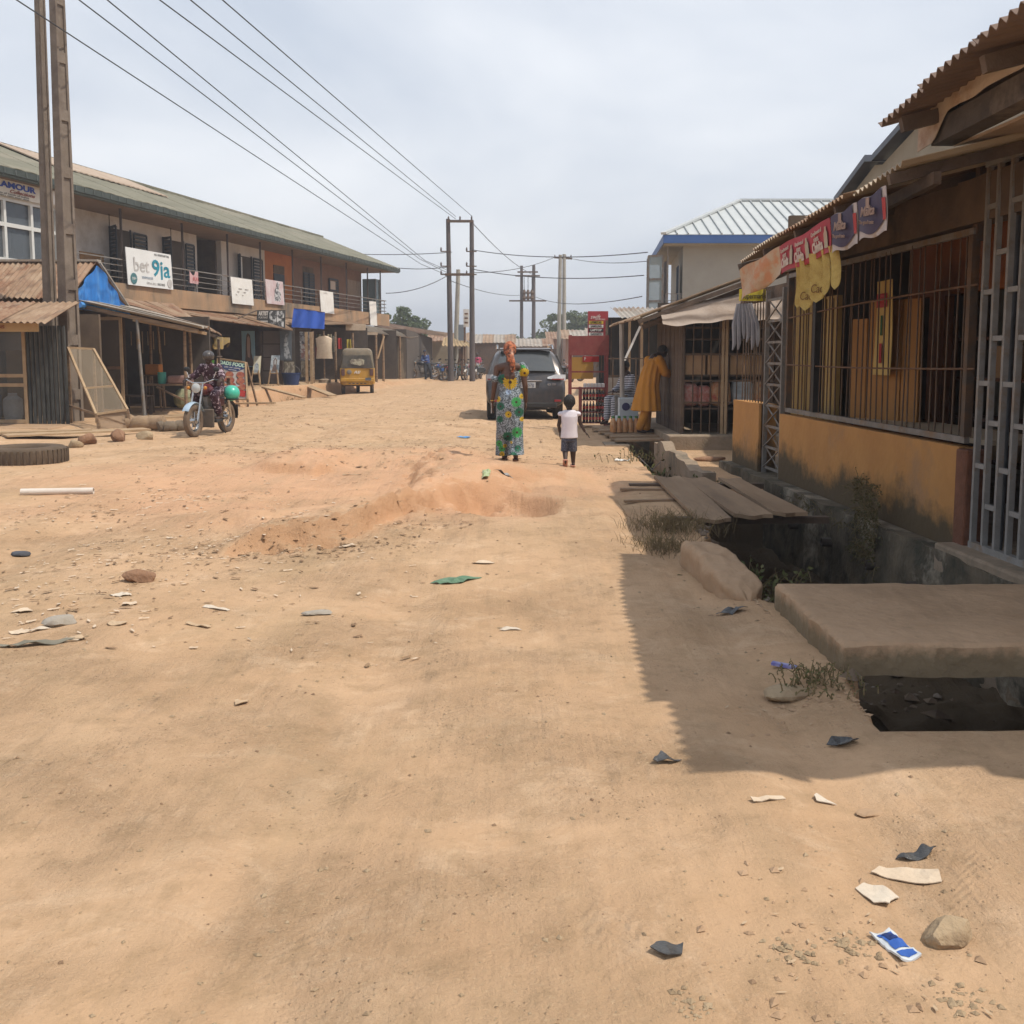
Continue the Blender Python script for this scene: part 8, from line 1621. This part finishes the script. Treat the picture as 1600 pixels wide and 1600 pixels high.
# weeds
M_WEED = mat('weed_green', (.085, .11, .035), (.12, .10, .04), 5, .8); M_DRY = mat('grass_dry', (.22, .16, .08), (.15, .11, .055), 5, .9)
def weed(label, c, n, h, spread, m, seed, leafy=True, name='weed', wall=None):
    rr = np.random.RandomState(seed); V = []; F = []; t = thing(name, label, 'plant', c); c = Vector(c); stem = MB()
    for _ in range(n):
        o = c + Vector((rr.randn() * spread * .4, rr.randn() * spread * .4, 0)); d = Vector((rr.randn() * .5, rr.randn() * .5, 1)).normalized()
        if wall: o = c + Vector((-.02 - .06 * rr.rand(), rr.uniform(-.5, .5) * wall[0], rr.uniform(0, 1) ** .8 * wall[1])); d = Vector((-.6 * rr.rand(), rr.randn() * .5, rr.randn() * .6)).normalized()
        L_ = h * rr.uniform(.4, 1.0); e = o + d * L_ + Vector((rr.randn() * .1 * h, rr.randn() * .1 * h, -.1 * h)); mid = lerp(o, e, .5) + Vector((0, 0, .12 * h)); stem.tube([o, mid, e], [.0025, .002, .001] if not leafy else [.004, .003, .0015], 3)
        if leafy:
            for q in range(6):
                p = lerp(lerp(o, mid, q / 5), lerp(mid, e, q / 5), q / 5); a = Vector(rr.randn(3)).normalized(); b_ = a.cross(Vector(rr.randn(3))).normalized(); s = h * rr.uniform(.05, .11); k = len(V)
                V += [tuple(p), tuple(p + a * s + b_ * s * .45), tuple(p + a * s * 2), tuple(p + a * s - b_ * s * .45)]; F.append((k, k + 1, k + 2, k + 3))
    stem.build('stems', m if not leafy else M_DRY, t)['kind'] = 'stuff'
    if V: mb = MB(); mb.v = V; mb.f = F; mb.build('leaves', m, t)['kind'] = 'stuff'
    return t
weed('leafy creeper hanging on the plinth below the orange wall', (fx(8.95) - .14, 8.95, -.35), 260, .16, .1, mat('creeper', (.075, .085, .03), (.13, .10, .05), 7, .85), 81, wall=(.62, .75), name='creeper')
weed('green weeds growing at the drain wall beyond the planks', (2.2, 15.2, -.45), 40, .55, .5, M_WEED, 82); weed('low green weeds at the left lip of the far drain', (1.75, 14.6, gz(1.7, 14.6)), 30, .22, .5, M_WEED, 83)
weed('dry grass tuft left of the plank bridge', (1.38, 8.75, gz(1.35, 8.75)), 420, .24, .42, M_DRY, 84, leafy=False, name='grass_tuft'); weed('dry grass tuft along the rounded block', (1.20, 8.0, gz(1.22, 8.0)), 300, .18, .36, M_DRY, 85, leafy=False, name='grass_tuft')
weed('small weeds under the corner of the thick slab', (1.42, 4.6, .0), 90, .09, .25, M_WEED, 86); weed('weeds at the near end of the drain wall by the forecourt', (2.35, 12.7, -.2), 40, .28, .3, M_WEED, 88); weed('sparse weeds on the trench bank left of the tricycle', (-7.9, 36.5, gz(-7.9, 36.5)), 40, .3, .8, M_WEED, 89)

weed('straggling green weeds on the earth bank of the open drain', (1.72, 7.3, -.25), 70, .30, .55, M_WEED, 90); weed('green seedlings among rubble below the rounded block', (1.62, 6.35, -.15), 40, .18, .35, M_WEED, 91)
weed('thin moss and weeds along the foot of the orange wall', (fx(10.4) - .16, 10.4, -.1), 60, .10, .1, M_WEED, 92, wall=(2.2, .12), name='moss')
for k, (x, y, r, lb) in enumerate(((1.68, 6.25, .10, 'broken concrete lump in the drain beside the thick slab'), (1.85, 6.5, .07, 'small grey rubble lump on the drain floor'), (1.72, 6.9, .08, 'brown rubble lump under the rounded block'), (1.60, 4.5, .09, 'tan rubble lump under the near corner of the thick slab'))):
    boulder('rubble', (x, y, gz(x, y) + r * .4), (r * 1.2, r, r * .8), 60 + k, (M_SLAB, MATS['rock_grey'], M_ROCKB, M_ROCK)[k], lb, 'rubble', rz=k)

def bank_gen(r): c = [gpt(440, 862), gpt(560, 848), gpt(660, 815)][r.randint(3)]; return (c.x + r.randn() * .30, c.y - .1 + r.randn() * .16)
scatter('leaf_litter', 'dry leaves and husks gathered at the foot of the earth bank', 260, bank_gen, lambda r, y: .010 + .03 * r.rand() ** 2, MATS['husk_brown'], 79, leaf=True)

def corner_gen(r): c = [gpt(1240, 1485), gpt(1330, 1480), gpt(1500, 1560), gpt(1080, 1570)][r.randint(4)]; return (c.x + r.randn() * .035, c.y + r.randn() * .035)
scatter('gravel', 'broken clods gathered in small heaps at the lower right', 170, corner_gen, lambda r, y: .004 + .012 * r.rand() ** 2, M_ROCK, 93)
# ------------------------------------------------------------------ thin dusty air
hz = MB().box2((-440, -70, -4), (440, 950, 30)).build('haze', M_WHITE); hz.data.materials.clear()
hm = bpy.data.materials.new('haze_air'); hm.use_nodes = True; hn = hm.node_tree; hn.nodes.clear()
ho = hn.nodes.new('ShaderNodeOutputMaterial'); hv = hn.nodes.new('ShaderNodeVolumePrincipled'); hv.inputs['Density'].default_value = .0016; hv.inputs['Color'].default_value = (.93, .95, 1.0, 1); hv.inputs['Anisotropy'].default_value = .2
hn.links.new(hv.outputs[0], ho.inputs['Volume']); hz.data.materials.append(hm); tag(hz, kind='stuff')
bpy.data.scenes.remove(TMP)
